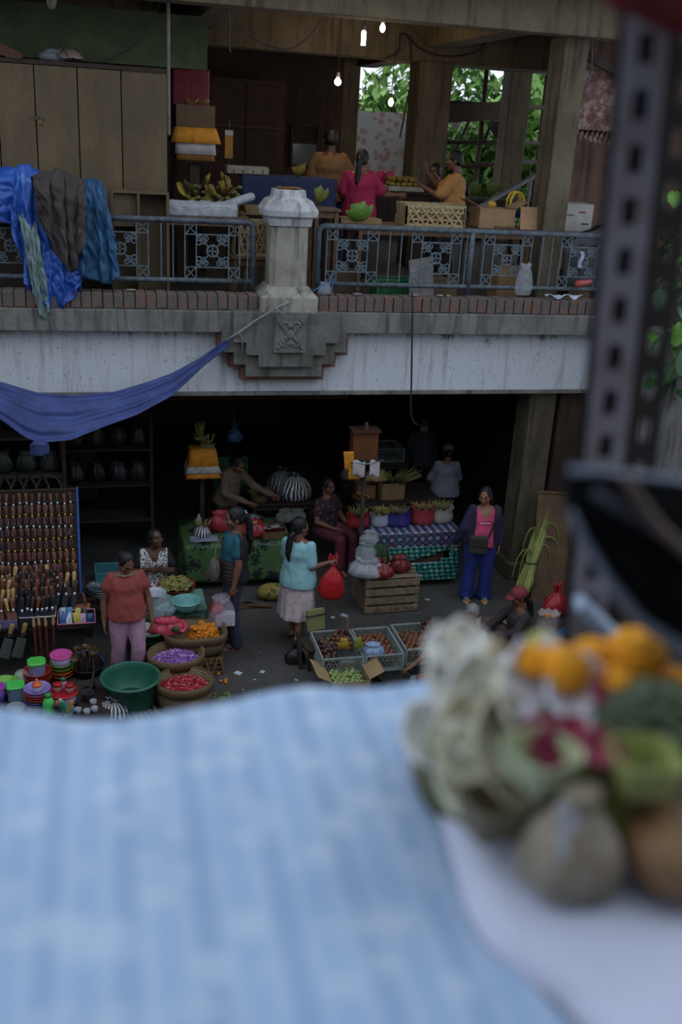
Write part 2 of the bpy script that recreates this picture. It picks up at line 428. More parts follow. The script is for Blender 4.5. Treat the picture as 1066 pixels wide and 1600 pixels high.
# upper hall shell
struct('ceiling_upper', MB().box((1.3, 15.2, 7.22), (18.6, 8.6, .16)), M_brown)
struct('beam_3', MB().box((1.3, 11.5, 6.93), (18.6, .3, .42)), M_beam, bevel=.015)
struct('beam_4', MB().box((.9, 15.0, 6.87), (15.4, .4, .62)), M_beam, bevel=.015)
struct('beam_5', MB().box((.9, 18.9, 6.98), (15.4, .4, .4)), M_beam, bevel=.015)
for i, X in enumerate((1.6, 4.98)):
    struct('beam_%d' % (6+i), MB().box((X, 13.2, 6.95), (.35, 3.5, .4)), M_beam, bevel=.015)
struct('beam_8', MB().box((4.98, 17.0, 6.9), (.35, 3.6, .5)), M_beam, bevel=.015)
struct('column_upper_1', MB().box((4.98, 15.0, 5.14), (.5, .5, 2.86)), M_beam, bevel=.02)
struct('column_upper_2', MB().box((4.62, 18.9, 5.25), (.52, .5, 3.06)), M_beam, bevel=.02)
struct('column_upper_3', MB().box((7.98, 18.9, 5.25), (.42, .42, 3.06)), M_beam, bevel=.02)
struct('column_upper_4', MB().box((5.56, 11.75, 5.2), (.30, .42, 3.06)), M_colg, bevel=.02)
struct('wall_upper_back', MB().box((.05, 18.6, 5.45), (9.0, .16, 3.6)), M_brown)
struct('wall_upper_left', MB().box((-1.3, 15.5, 5.45), (.16, 6.2, 3.6)), M_brown)
struct('wall_parapet', MB().box((7.2, 19.2, 4.05), (5.4, .16, .7)), M_dark)
struct('wall_upper_right', MB().box((8.45, 13.3, 5.45), (4.2, .14, 3.5)), concrete('7a5847', '55443b', '2c2521', 3))
# ------------------------------------------------------------------ people: one continuous skin mesh, hair and clothes as children
def fused(mb, voxel, smooth=2, mats=None, name='skin'):
    me = mb.mesh('tmp', []); o = bpy.data.objects.new('tmp', me); C.objects.link(o)
    x = o.modifiers.new('r', 'REMESH'); x.mode = 'VOXEL'; x.voxel_size = voxel; x.adaptivity = 0
    if smooth: y = o.modifiers.new('s', 'SMOOTH'); y.factor = .5; y.iterations = smooth
    dg = bpy.context.evaluated_depsgraph_get(); out = bpy.data.meshes.new_from_object(o.evaluated_get(dg))
    bpy.data.objects.remove(o); bpy.data.meshes.remove(me)
    out.name = name; out.materials.clear()
    for m in mats or []: out.materials.append(m)
    out.polygons.foreach_set('use_smooth', [True]*len(out.polygons))
    return out
def wrinkle(me, amp, f, seed=0):
    ns = [v.normal.copy() for v in me.vertices]
    for v, n in zip(me.vertices, ns):
        p = v.co; v.co = p + n*amp*(noise.noise(V((p.x*f+seed, p.y*f, p.z*f*.55)))+.5*noise.noise(V((p.x*f*2.3, p.y*f*2.3+seed, p.z*f*1.3))))
def cut(me, pred):
    bm = bmesh.new(); bm.from_mesh(me)
    bmesh.ops.delete(bm, geom=[f for f in bm.faces if pred(f.calc_center_median())], context='FACES')
    bv = [v for v in bm.verts if v.is_boundary]
    for _ in range(5): bmesh.ops.smooth_vert(bm, verts=bv, factor=.5, use_axis_x=True, use_axis_y=True, use_axis_z=True)
    bm.to_mesh(me); bm.free()
J0 = dict(pel=(0, 0, .84), waist=(0, -.005, .99), chest=(0, .005, 1.14), sh=(0, .01, 1.255), neck=(0, .02, 1.30), head=(0, -.005, 1.435),
          shL=(.143, .015, 1.232), elL=(.205, .03, .99), wrL=(.215, -.02, .77), shR=(-.143, .015, 1.232), elR=(-.205, .03, .99), wrR=(-.215, -.02, .77),
          hiL=(.085, 0, .82), knL=(.095, -.02, .44), anL=(.095, .025, .075), hiR=(-.085, 0, .82), knR=(-.095, -.02, .44), anR=(-.095, .025, .075))
def spine_rings(J, ext, sizes, n=20, lat=None):
    """ellipses along pelvis -> neck; sizes = [(t, half width, half depth)], t along the spine joints 0..4"""
    sp = [V(J[k]) for k in ('pel', 'waist', 'chest', 'sh', 'neck')]
    hv = (V(J['hiL'])-V(J['hiR'])).normalized(); sv = (V(J['shL'])-V(J['shR'])).normalized()
    out = []
    for t, w, d in sizes:
        tt = max(0, min(3.999, t)); i = int(tt); p = sp[i].lerp(sp[i+1], tt-i)
        if t < 0: p = sp[0] + (sp[0]-sp[1]).normalized()*(-t)*.15
        if t > 4: p = sp[4] + (sp[4]-sp[3]).normalized()*(t-4)*.06
        ax = (sp[min(i+1, 4)]-sp[max(i-1, 0)] if tt-i < .5 else sp[min(i+2, 4)]-sp[i]).normalized()
        L = hv.lerp(sv, min(1, max(0, t/3))); L = (L-ax*L.dot(ax)).normalized(); D = ax.cross(L)
        out.append([tuple(p+L*(math.cos(2*PI*k/n)*(w+ext))+D*(math.sin(2*PI*k/n)*(d+ext))) for k in range(n)])
    return out
BODY = [(-.35, .10, .09), (0, .155, .115), (.45, .15, .11), (1, .128, .10), (1.5, .138, .105), (2, .15, .112), (2.6, .148, .10), (3, .125, .08), (3.4, .07, .06), (4, .05, .05)]
def hand(b, w, d, pn, side, curl=.5, k=.92, spread=1.0):
    """w wrist, d finger direction, pn palm normal (towards the palm), side +1/-1 puts the thumb"""
    w = V(w); d = V(d).normalized(); pn = V(pn); pn = (pn-d*pn.dot(d)).normalized(); ac = d.cross(pn)*side
    F = Matrix((ac, d, pn)).transposed().to_4x4(); F.translation = w
    b.ell((0, .048*k, 0), (.040*k, .054*k, .016*k), M=F)
    b.cone(w-d*.02, w+d*.02, .024*k, .026*k)
    for i, (a, L) in enumerate(((.031, .066), (.0105, .075), (-.0105, .07), (-.031, .054))):
        p = w + ac*a*k + d*.086*k; dd = (d + ac*a*2.2*spread).normalized()
        for j, q in enumerate((.45, .32, .26)):
            an = curl*(.7+.5*j); dd2 = (dd*math.cos(an)+pn*math.sin(an)).normalized(); e = p+dd2*L*q*k
            b.cone(p, e, (.0092-.0007*j)*k, (.0086-.0007*j)*k, 8); p = e
            dd = (dd*math.cos(curl*.6)+pn*math.sin(curl*.6)).normalized()
    p = w+ac*.026*k+d*.025*k; e = p+(ac*.75+d*.65+pn*.25).normalized()*.038*k
    b.cone(p, e, .013*k, .0105*k, 8); b.cone(e, e+(ac*.25+d*.9+pn*(.2+curl*.5)).normalized()*.03*k, .0105*k, .009*k, 8)
SKIN = {'brown': '7d5440', 'dark': '5f4032', 'light': '96694f'}
def person(label, loc, rz, J=None, head=(0, 0, 0), skin='brown', s=1.0, fat=1.0, hands=None, voxel=.0075, glasses=False, group=None, smile=False):
    """local frame: front is -y, the person's left is +x.  head = (turn left, nod down, tilt) degrees"""
    j = dict(J0); j.update(J or {})
    if s != 1: j = {k: tuple(V(p)*s) for k, p in j.items()}
    t = thing('person', label, 'person', loc, rz, group)
    b = MB()
    b.rings(spine_rings(j, 0, [(a, w*fat*s, d*fat*s) for a, w, d in BODY]), 20)
    for sd in 'LR':
        sg = 1 if sd == 'L' else -1
        S, E, W, Hp, K, A = [V(j[k+sd]) for k in ('sh', 'el', 'wr', 'hi', 'kn', 'an')]
        b.ell(S, (.052*s*fat, .05*s*fat, .05*s)); b.cone(V(j['sh']), S, .06*s, .05*s)
        b.cone(S, E, .046*s*fat, .036*s*fat); m = E.lerp(W, .3); b.cone(E, m, .036*s*fat, .036*s*fat); b.cone(m, W, .036*s*fat, .024*s)
        m = Hp.lerp(K, .4); b.cone(Hp, m, .085*s*fat, .076*s*fat); b.cone(m, K, .076*s*fat, .052*s)
        m = K.lerp(A, .35)+(V((0, .012, 0))); b.cone(K, m, .052*s, .054*s*fat); b.cone(m, A, .054*s*fat, .031*s)
        fd = V(j.get('ft'+sd, (sg*.03, -1, 0))).normalized()
        up = V((0, 0, 1)); heel = A-fd*.03*s-up*.035*s; toe = A+fd*.135*s-up*.052*s
        b.cone(heel, A+fd*.05*s-up*.03*s, .034*s, .034*s); b.cone(A+fd*.05*s-up*.03*s, toe, .034*s, .022*s); b.cone(A, A+fd*.07*s-up*.03*s, .032*s, .028*s)
        for q in range(5):
            pp = toe+fd.cross(up)*(q-2)*.016*s-up*.004*s; b.cone(pp-fd*.01, pp+fd*(.024-.003*abs(q-1))*s, .0105*s, .009*s, 8)
        hd = (hands or {}).get(sd, {})
        d = V(hd.get('d', (W-E).normalized())); pn = V(hd.get('n', (-sg, 0, 0)))
        hand(b, W, d, pn, hd.get('side', sg), hd.get('curl', .45), .92*s)
    hp = V(j['head']); rt = Matrix.Rotation(R(head[0]), 4, 'Z') @ Matrix.Rotation(R(head[1]), 4, 'X') @ Matrix.Rotation(R(head[2]), 4, 'Y')
    HM = Matrix.Translation(hp) @ rt @ Matrix.Scale(s, 4); t_head = HM
    b.cone(V(j['sh'])+V((0, .01, 0)), hp+rt @ V((0, .025, -.07*s)), .056*s, .05*s)
    b.ell((0, .012, .022), (.072, .091, .09), 16, 12, HM); b.ell((0, -.022, -.04), (.058, .062, .072), 16, 10, HM)
    b.ell((0, -.058, -.088), (.028, .022, .022), M=HM)
    for q in (-1, 1):
        b.ell((q*.042, -.055, -.022), (.026, .025, .03), M=HM); b.ell((q*.074, .012, -.012), (.010, .020, .031), M=HM)
        b.cone(HM @ V((q*.012, -.083, .028)), HM @ V((q*.05, -.066, .03)), .010*s, .008*s); b.ell((q*.011, -.092, -.026), (.010, .012, .009), M=HM)
        b.ell((q*.031, -.068, .010), (.017, .014, .011), M=HM)
    b.cone(HM @ V((0, -.078, .02)), HM @ V((0, -.100, -.022)), .008*s, .0125*s)
    b.ell((0, -.079, -.054), (.022, .013, .0065), M=HM); b.ell((0, -.077, -.066), (.019, .013, .007), M=HM)
    sk = H(SKIN[skin]); key = 'skin_'+skin
    if key not in MC:
        kk = NT('skin'); f = kk.noise(kk.coords(), 18, 3); kk.base(kk.ramp(f, [(.3, tuple(x*.82 for x in sk)), (.7, sk)])); kk.set(Roughness=.5)
        kk.b.inputs['Subsurface Weight'].default_value = .06; kk.b.inputs['Subsurface Radius'].default_value = (.01, .004, .002); MC[key] = kk.m
    me = fused(b, voxel, 1, [MC[key], mat('7a3d38', .5, .1), mat('15100e', .9, .1, bump=0), mat('9a8d82', .4, .05, bump=0)], 'person_skin')
    inv = HM.inverted()
    for p in me.polygons:
        c = inv @ p.center
        if abs(c.x) > .062 or c.y > -.04 or abs(c.z) > .09: continue
        ax = abs(c.x)
        if ((ax-.031)/.015)**2+((c.z-.010)/.0062)**2 < 1: p.material_index = 2 if ((ax-.031)/.007)**2 < 1 else 3
        elif ((ax-.032)/.022)**2+((c.z-.031-.004*math.cos((ax-.03)*60))/.0048)**2 < 1: p.material_index = 2
        elif (c.x/.023)**2+((c.z+.060)/.0105)**2 < 1 and c.y < -.07: p.material_index = 3 if smile and abs(c.z+.060) < .004 and ax < .015 else 1
    o = bpy.data.objects.new('body', me); C.objects.link(o); o.parent = t
    t['_s'] = s
    del t['_s']
    if glasses:
        g = MB()
        for q in (-1, 1):
            g.tube([HM @ V(p) for p in arc((q*.033, -.098, .006), .025, 0, 2*PI, 16)[:-1]], .0026, 6, closed=True)
            g.tube([HM @ V(p) for p in ((q*.058, -.096, .010), (q*.078, -.05, .012), (q*.08, .01, .008))], .0025, 6)
        g.tube([HM @ V(p) for p in ((-.009, -.100, .010), (0, -.106, .013), (.009, -.100, .010))], .0025, 6)
        g.obj('glasses', mat('1c1715', .3), t, smooth=True)
    return t, j, HM, s, fat
def hair(P, style='bun', col='0b090a', rough=.55, y0=.012):
    t, j, HM, s, fat = P; b = MB()
    b.ell((0, .022, .030), (.081, .092, .092), 16, 12, HM); b.ell((0, .045, -.01), (.076, .066, .075), 16, 10, HM)
    for q in (-1, 1): b.ell((q*.066, .012, .022), (.018, .045, .042), M=HM)
    if style == 'bun':
        b.ell((0, .118, -.02), (.048, .04, .045), 14, 10, HM); b.ell((0, .1, -.01), (.04, .04, .04), M=HM)
    elif style in ('pony', 'low'):
        L = .34 if style == 'pony' else .2
        z0 = .02 if style == 'pony' else -.06
        pts = [HM @ V((0, .09, z0)), HM @ V((0, .125, z0-.03)), HM @ V((0, .13, z0-.12))]
        pts += [pts[-1]+V((.01, .015, -L*.5*s)), pts[-1]+V((.0, .01, -L*s))]
        for a, c, r1, r2 in zip(pts, pts[1:], (.028, .034, .04, .036), (.034, .04, .036, .012)): b.cone(a, c, r1*s, r2*s)
    elif style == 'long':
        for q in (-.04, 0, .04):
            b.cone(HM @ V((q, .075, -.02)), HM @ V((q*1.2, .09, -.14)), .042*s, .04*s); b.cone(HM @ V((q*1.2, .09, -.14)), HM @ V((q, .085, -.24)), .04*s, .02*s)
    me = fused(b, .008, 2, [mat(col, rough, .35, 60, bump=.5)], 'hair_mesh'); wrinkle(me, .004, 40)
    o = bpy.data.objects.new('hair', me); C.objects.link(o); o.parent = t; return o
def garment(P, name, b, m, voxel=.012, wr=.011, f=13, cutf=None, smooth=2, solid=0, mats=None):
    me = fused(b, voxel, smooth, mats or [m], name); wrinkle(me, wr, f, hash_(name))
    if cutf: cut(me, cutf)
    o = bpy.data.objects.new(name, me); C.objects.link(o); o.parent = P[0]
    if solid: x = o.modifiers.new('thickness', 'SOLIDIFY'); x.thickness = solid; x.offset = -1
    return o
def hash_(s): return sum(ord(c) for c in s) % 17
def top(P, m, name='shirt', sleeve=.35, ext=.016, hem=-.35, loose=.02, neck=None, smooth=2, wr=.011, sl_r=.016):
    """sleeve: 0 none, <1 fraction of upper arm, 2 full arm; neck: (drop front, width) of the neckline"""
    t, j, HM, s, fat = P; b = MB()
    sz = [(a, w*fat*s, d*fat*s) for a, w, d in [(hem, .155+loose, .118+loose), (0, .158+loose*.8, .118+loose*.8), (.5, .152+loose*.6, .112+loose*.6), (1, .140+loose*.6, .108+loose*.5), (1.5, .142+loose*.3, .11), (2, .152, .118), (2.6, .143, .102), (3, .112, .08), (3.3, .07, .06)]]
    b.rings(spine_rings(j, ext*s, sz), 20)
    for sd in 'LR':
        S, E, W = [V(j[k+sd]) for k in ('sh', 'el', 'wr')]
        b.ell(S, ((.044+ext*.7)*s*(fat*.5+.5),)*3); b.cone(V(j['sh'])-V((0, 0, .012)), S, (.056+ext*.4)*s, (.042+ext*.7)*s)
        if sleeve >= 2:
            b.cone(S, E, (.042+sl_r)*s*fat, (.038+sl_r)*s*fat); b.cone(E, W.lerp(E, .05), (.038+sl_r)*s*fat, (.027+sl_r)*s)
        elif sleeve > 0: b.cone(S, S.lerp(E, sleeve), (.040+sl_r)*s*fat, (.046+sl_r+.006)*s*fat)
    cf = None
    if neck:
        dr, w = neck; n = V(j['neck']); fw = V((0, -1, 0))
        sv = (V(j['shL'])-V(j['shR'])).normalized(); ax = (V(j['sh'])-V(j['chest'])).normalized(); fr = sv.cross(ax)
        if fr.y > 0 and abs(fr.y) > .2: fr = -fr
        def cf(c):
            q = c-n; x, z, y = q.dot(sv), q.dot(ax), q.dot(fr)
            lim = -dr*(1-(x/w)**2) if abs(x) < w else 9
            return (z > lim and y > -.0) or (z > -.005 and abs(x) < w*.9)
    return garment(P, name, b, m, .012, wr, 11, cf, smooth, .004 if neck else 0)
def trousers(P, m, r=.018, flare=.02, name='trousers', to=1.0):
    t, j, HM, s, fat = P; b = MB()
    b.rings(spine_rings(j, .014*s, [(a, w*fat*s, d*fat*s) for a, w, d in [(-.45, .12, .10), (0, .157, .117), (.5, .15, .112), (.85, .135, .105)]]), 20)
    for sd in 'LR':
        Hp, K, A = [V(j[k+sd]) for k in ('hi', 'kn', 'an')]; m1 = Hp.lerp(K, .4)
        b.cone(Hp, m1, (.087+r)*s*fat, (.078+r)*s*fat); b.cone(m1, K, (.078+r)*s*fat, (.056+r)*s)
        b.cone(K, K.lerp(A, to), (.056+r)*s, (.036+r+flare)*s)
    return garment(P, name, b, m, .012, .009, 9)
def skirt(P, m, hemz, name='skirt', w0=.15, w1=.2, d0=.12, d1=.16, dy=0):
    t, j, HM, s, fat = P; b = MB(); p = V(j['waist'])*.5+V(j['pel'])*.5; n = 24; rg = []
    for i in range(9):
        u = i/8; z = p.z*(1-u)+hemz*u; k = .1*u
        rg.append([(p.x+math.cos(2*PI*q/n)*(lerp(w0, w1, min(1, u*1.6) if u < .5 else .8+.2*u))*fat*s*(1+k*math.sin(q*1.9)), p.y+dy*u+math.sin(2*PI*q/n)*lerp(d0, d1, u)*fat*s*(1+k*math.sin(q*2.7)), z) for q in range(n)])
    b.rings(rg, n)
    return garment(P, name, b, m, .012, .006, 9)
def sandals(P, m, name='sandal', strap=None):
    t, j, HM, s, fat = P
    for sd in 'LR':
        A = V(j['an'+sd]); fd = V(j.get('ft'+sd, (.03 if sd == 'L' else -.03, -1, 0))).normalized(); b = MB()
        up = V((0, 0, 1)); pr = fd.cross(up)
        F = Matrix((pr, fd, up)).transposed().to_4x4(); F.translation = A+fd*.05*s-up*.072*s
        pl = [(math.cos(a)*(.046 if math.sin(a) > 0 else .036), math.sin(a)*.13) for a in [2*PI*i/18 for i in range(18)]]
        b.rings([[(x, y, z) for x, y in pl] for z in (-.0, .016)], 18, M=F @ Matrix.Scale(s, 4)); o = b.obj(name, m, t)
        b = MB(); 
        for q in (-1, 1): b.tube([F @ (V(p)*s) for p in ((0, .085, .02), (q*.02, .06, .055), (q*.038, .02, .05), (q*.04, -.02, .018))], .007*s, 6)
        b.obj('strap', strap or m, o)
def carrier(label, loc, w, h, m, knot=True, group=None, contents=None, cl='bag', name='plastic_bag', rz=0, m2=None, d=.75):
    """thin plastic bag, filled: tied with two ear loops, or slumped open"""
    t = thing(name, label, 'bag', loc, rz, group); b = MB(); n = 44; sd = U(0, 50); rg = []
    pr = [(.28, 0), (.42, .03), (.5, .13), (.53, .28), (.49, .46), (.39, .61), (.25, .73), (.12, .82), (.06, .87)] if knot else [(.34, 0), (.47, .05), (.53, .2), (.52, .42), (.45, .62), (.35, .77), (.30, .87), (.36, 1.0), (.29, .93), (.22, .8)]
    for r, z in pr:
        row = []
        for k in range(n):
            a = 2*PI*k/n; ca, sa = math.cos(a), math.sin(a)
            q = 1+.20*nz(ca*1.9+sd, sa*1.9, z*2.5)+.13*nz(ca*5+sd, sa*5, z*6)+.10*z*math.sin(k*1.43+sd)+.06*nz(ca*11, sa*11+sd, z*14)
            row.append((r*w*ca*q, r*w*d*sa*q, z*h*(1+.10*nz(ca*3+sd, sa*3)*(z > .3))))
        rg.append(row)
    b.rings(rg, n); b.obj('bag_body', m, t, smooth=True)
    if knot:
        for q in (-1, 1):
            pts = [V((0, 0, .78*h)), V((q*.10*w, .01*w, .93*h)), V((q*.17*w, .03*w, 1.08*h)), V((q*.12*w, .04*w, 1.2*h)), V((q*.04*w, .03*w, 1.12*h)), V((0, .01*w, .86*h))]
            MB().tube(pts, [.05*w, .055*w, .05*w, .045*w, .04*w, .035*w], 7).obj('handle', m2 or m, t, smooth=True)
    return t
# ------------------------------------------------------------------ ground floor: stalls, baskets, goods
M_wood = mat('6b5238', .8, .3, 14, bump=.3); M_woodd = mat('3a2c22', .8, .3, 14, bump=.3); M_woodg = mat('7d7360', .85, .3, 16, bump=.35)
M_steel = mat('b9bcc0', .3, .1, 20, metal=.8, bump=.05)
def heap(n, rx, ry, r, h=.0, rect=True, squash=.9):
    """n resting places in a low heap: list of (x, y, z)"""
    out = []; lay = 0
    while len(out) < n and lay < 9:
        ax, ay = rx-r*.9-lay*r*.55, ry-r*.9-lay*r*.55
        if ax < r*.4 or ay < r*.4: break
        y = -ay; row = 0; L = []
        while y <= ay+1e-6:
            x = -ax + (r if row % 2 else 0)*.9
            while x <= ax+1e-6:
                if rect or (x/ax)**2+(y/ay)**2 <= 1.02: L.append((x+U(-.12, .12)*r, y+U(-.12, .12)*r, h+r*.9+lay*r*1.45+U(-.08, .08)*r))
                x += 2*r*.97
            y += 1.78*r; row += 1
        random.shuffle(L); out += L; lay += 1
    return out[:n]
def rrot(): return (U(0, 6.28), U(0, 6.28), U(0, 6.28))
def table(name, label, x0, x1, y0, y1, z, m, th=.03, leg=.045, cat='table', z0=0):
    t = thing(name, label, cat, ((x0+x1)/2, (y0+y1)/2, z0)); w, d = x1-x0, y1-y0
    MB().box((0, 0, z-th/2-z0), (w, d, th)).obj('table_top', m, t, bevel=.004)
    for sx in (-1, 1):
        for sy in (-1, 1): MB().box((sx*(w/2-leg), sy*(d/2-leg), (z-th-z0)/2), (leg, leg, z-th-z0)).obj('leg', m, t)
    for sy in (-1, 1): MB().box((0, sy*(d/2-leg), z-th-z0-.04), (w-2*leg, .02, .07)).obj('apron', m, t)
    return t

# --- knife stall on the left
table('stall_table', 'dark wooden table carrying the slanted rack of knives', -1.75, -.12, 9.72, 10.62, .56, M_woodd)
T0, T1 = V((0, 10.18, .72)), V((0, 10.56, 1.80))            # foot and head of the slanted board
rack = thing('knife_rack', 'slanted dark board with a blue edge, rows of knives hung on it', 'rack', (-.95, 10.2, .56))
ang = math.atan2(T1.y-T0.y, T1.z-T0.z); LEN = (T1-T0).length
rack_M = Matrix.Translation((-.95, T0.y, T0.z)) @ Matrix.Rotation(-ang, 4, 'X')     # local: x along, z up the board, -y out
inv = Matrix.Translation((.95, -10.2, -.56))
MB().box((0, .02, LEN/2), (1.56, .025, LEN), inv @ rack_M).obj('board', mat('3b2a24', .9, .2), rack)
for z in [LEN*q/9+.03 for q in range(9)]: MB().box((0, -.004, z+.085), (1.54, .016, .02), inv @ rack_M).obj('slat', M_woodd, rack)
MB().box((.79, .01, LEN/2), (.022, .045, LEN+.02), inv @ rack_M).obj('edge', mat('2458a8', .5), rack)['label'] = 'bright blue edge strip'
for q in (-.7, .7): MB().bar(inv @ rack_M @ V((q, .045, LEN*.8)), inv @ V((-.95+q, 10.75, .0)), .03).obj('prop', M_woodd, rack); MB().bar(inv @ rack_M @ V((q, .02, 0.01)), inv @ V((-.95+q, 10.16, .56)), .03).obj('foot', M_woodd, rack)
HND = {'brown': '7d4c33', 'black': '2a272a', 'maroon': '5f2c28', 'tan': 'c9a269', 'dark': '49342a'}
FER = {'brass': mat('b08d3a', .35, .1, metal=.8), 'steel': M_steel}
SHE = {'red': '7d4436', 'pink': 'a06a63', 'navy': '20242e', 'brown': '53352a'}
def knife_mesh_handle(L, r):
    b = MB(); b.lathe([(r*.5, 0), (r*.85, .006), (r*.8, L*.25), (r*1.05, L*.6), (r*1.15, L*.85), (r*.8, L)], 9, sy=.75); return b
PROTO = {}
def knife(kind, fer, she, label, group, loc, rot, s=1.0):
    key = (kind, fer, she)
    if key not in PROTO:
        t = thing('knife', label, 'knife', (0, 0, 0), 0, group)
        knife_mesh_handle(.105, .0165).obj('handle', mat(HND[kind], .45, .25, 40), t, smooth=True)
        MB().lathe([(.010, -.026), (.0125, -.022), (.013, .004)], 9, sy=.8).obj('ferrule', FER[fer], t, smooth=True)
        b = MB(); b.prism([(-.011, -.024), (-.022, -.04), (-.02, -.10), (.004, -.128), (.022, -.10), (.022, -.04), (.011, -.024)], .010, Matrix.Translation((0, -.0, 0))); b.obj('sheath', mat(SHE[she], .6, .2), t)
        PROTO[key] = t; o = t
    else: o = dup(PROTO[key], (0, 0, 0), label=label, group=group)
    o.location = loc; o.rotation_euler = rot; o.scale = (s, s, s); return o
ROWS = [('tan-topped and dark', [('dark', 'steel', 'brown'), ('brown', 'steel', 'brown')], 1), ('brown-handled', [('dark', 'brass', 'red'), ('brown', 'brass', 'red')], 2),
        ('black-handled', [('black', 'steel', 'red')], 3), ('dark brown-handled', [('dark', 'brass', 'brown'), ('black', 'brass', 'brown')], 4), ('black-handled', [('black', 'brass', 'red'), ('dark', 'brass', 'red')], 5),
        ('maroon-handled', [('maroon', 'steel', 'red'), ('dark', 'steel', 'pink'), ('brown', 'brass', 'red')], 6), ('red-brown-handled', [('maroon', 'brass', 'pink'), ('brown', 'steel', 'pink')], 7), ('mixed tan and maroon-handled', [('tan', 'steel', 'pink'), ('maroon', 'steel', 'pink'), ('tan', 'brass', 'pink')], 8)]
ORD = ['', 'top', 'second', 'third', 'fourth', 'fifth', 'sixth', 'seventh', 'lowest']
for nm, kinds, i in ROWS:
    z = LEN*(9-i)/9-.02
    for q in range(23):
        x = -.745+q*.0665+U(-.007, .007)
        p = rack_M @ V((x, -.026, z+U(-.01, .01)))
        knife(*random.choice(kinds), '%s knife in the %s row of the slanted rack' % (nm, ORD[i]), 'knives in the %s row of the rack' % ORD[i], p, (-ang+U(-.03, .03)-.03, U(-.12, .12), 0), .95 if i < 8 else 1.1)
for q in range(6):                                           # sickles hung on the head of the board
    t = thing('sickle', 'curved dark sickle hung above the slanted knife rack', 'sickle', rack_M @ V((-.15+q*.13, -.02, LEN+.03)), 0, 'sickles above the knife rack')
    b = MB(); n = 14
    pl = [(.13*math.cos(a)*1.0, .13*math.sin(a)) for a in [PI*.05+PI*.95*i/n for i in range(n+1)]] + [(.105*math.cos(a), .115*math.sin(a)-.006) for a in [PI*1.0-PI*.95*i/n for i in range(n+1)]]
    b.prism(pl, .004); b.obj('blade', mat('4a4a4c', .4, .2, metal=.6), t)
    MB().cone((.125, .002, .0), (.12, .002, -.10), .012, .014).obj('handle', mat(HND['dark'], .5), t, smooth=True)
# bins of sheathed knives on the front of the table
def tray(label, x0, x1, y0, y1, z, h, m, rim=None, name='tray'):
    t = thing(name, label, 'tray', ((x0+x1)/2, (y0+y1)/2, z)); w, d = (x1-x0)/2, (y1-y0)/2; b = MB()
    b.box((0, 0, .006), (2*w, 2*d, .012)); 
    for s in (-1, 1): b.box((s*(w-.006), 0, h/2), (.012, 2*d, h)); b.box((0, s*(d-.006), h/2), (2*w-.02, .012, h))
    b.obj('tray_body', m, t, bevel=.003)
    if rim:
        b = MB(); b.tube([(-w, -d, h), (w, -d, h), (w, d, h), (-w, d, h)], .009, 8, closed=True); b.obj('rim', rim, t, smooth=True)
    return t
tray('lilac tray of tan-handled knives at the left picture edge', -1.62, -.80, 9.72, 9.98, .56, .10, mat('6d6a94', .5))
tray('dark tray of dark-handled knives beside the lilac tray', -.78, -.42, 9.72, 9.98, .56, .12, mat('2b2a2c', .6), mat('c9ccd0', .4))
for q in range(42):
    r_, c_ = divmod(q, 14); tan = r_ == 1 or q % 4 == 0
    knife('tan' if tan else 'brown', random.choice(['steel', 'steel', 'brass']), 'red', 'pale-handled sheathed knife leaning in the lilac tray', 'knives in the lilac tray', (-1.58+c_*.057+U(-.006, .006), 9.77+r_*.07, .76+r_*.075+U(-.01, .01)), (-.28+U(-.08, .08), U(-.18, .22), U(-.3, .3)), 1.15)
for q in range(28):
    r_, c_ = divmod(q, 7)
    knife(random.choice(['dark', 'black', 'brown']), 'steel', 'navy', 'dark-handled knife in a black sheath standing in the dark tray', 'knives in the dark tray', (-.75+c_*.05+U(-.008, .008), 9.76+r_*.06, .77+r_*.07+U(-.015, .015)), (-.22+U(-.1, .1), U(-.12, .25), U(-.4, .4)), 1.25)
for q in range(33):
    r_, c_ = divmod(q, 11)
    knife(random.choice(['dark', 'brown', 'tan']), 'steel', random.choice(['navy', 'brown']), 'sheathed knife piled between the trays and the slanted rack', 'knives behind the trays', (-1.1+c_*.088+U(-.01, .01), 10.02+r_*.05, .80+r_*.075), (-.35+U(-.1, .1), U(-.15, .3), U(-.5, .5)), 1.3)
t_ = tray('pink-rimmed basket of small plastic packets on the knife stall', -.40, -.02, 9.62, 9.94, .56, .07, mat('2a2424', .6), mat('d58aa2', .4), name='packet_basket')
pk = [('3f76b8', 'blue'), ('e6e8ea', 'white'), ('d8c34a', 'yellow'), ('e0b3c8', 'pale pink'), ('27559c', 'dark blue'), ('c7d3dd', 'silvery'), ('4b9ac6', 'light blue'), ('d9c95c', 'pale yellow'), ('33364a', 'dark')]
for q in range(9):
    c, n = pk[q]; r_, c_ = divmod(q, 5)
    b = MB(); w, h = U(.055, .075), U(.10, .15)
    b.sheet(4, 5, lambda u, v: ((u-.5)*w, -.010*math.sin(u*PI)*math.sin(v*PI)-.001, v*h)); b.sheet(4, 5, lambda u, v: ((u-.5)*w, .008*math.sin(u*PI)*math.sin(v*PI), v*h))
    o = b.obj('packet', mat(c, .25, .3, 30), smooth=True, loc=(-.345+c_*.07+U(-.01, .01), 9.72+r_*.09, .577)); o.rotation_euler = (-.45, U(-.2, .2), U(-.3, .3))
    tag(o, '%s plastic packet leaning in the pink-rimmed basket' % n, 'packet', 'packets in the pink-rimmed basket')
t = thing('hatchet', 'hatchet in an orange-brown leather cover lying above the packet basket', 'hatchet', (-.16, 10.02, .58), .1)
b = MB(); b.prism([(-.11, 0), (.09, -.012), (.10, .075), (-.09, .065)], .03, Matrix.Rotation(-.5, 4, 'X')); b.obj('leather_cover', mat('a8643a', .6, .15), t, bevel=.008)
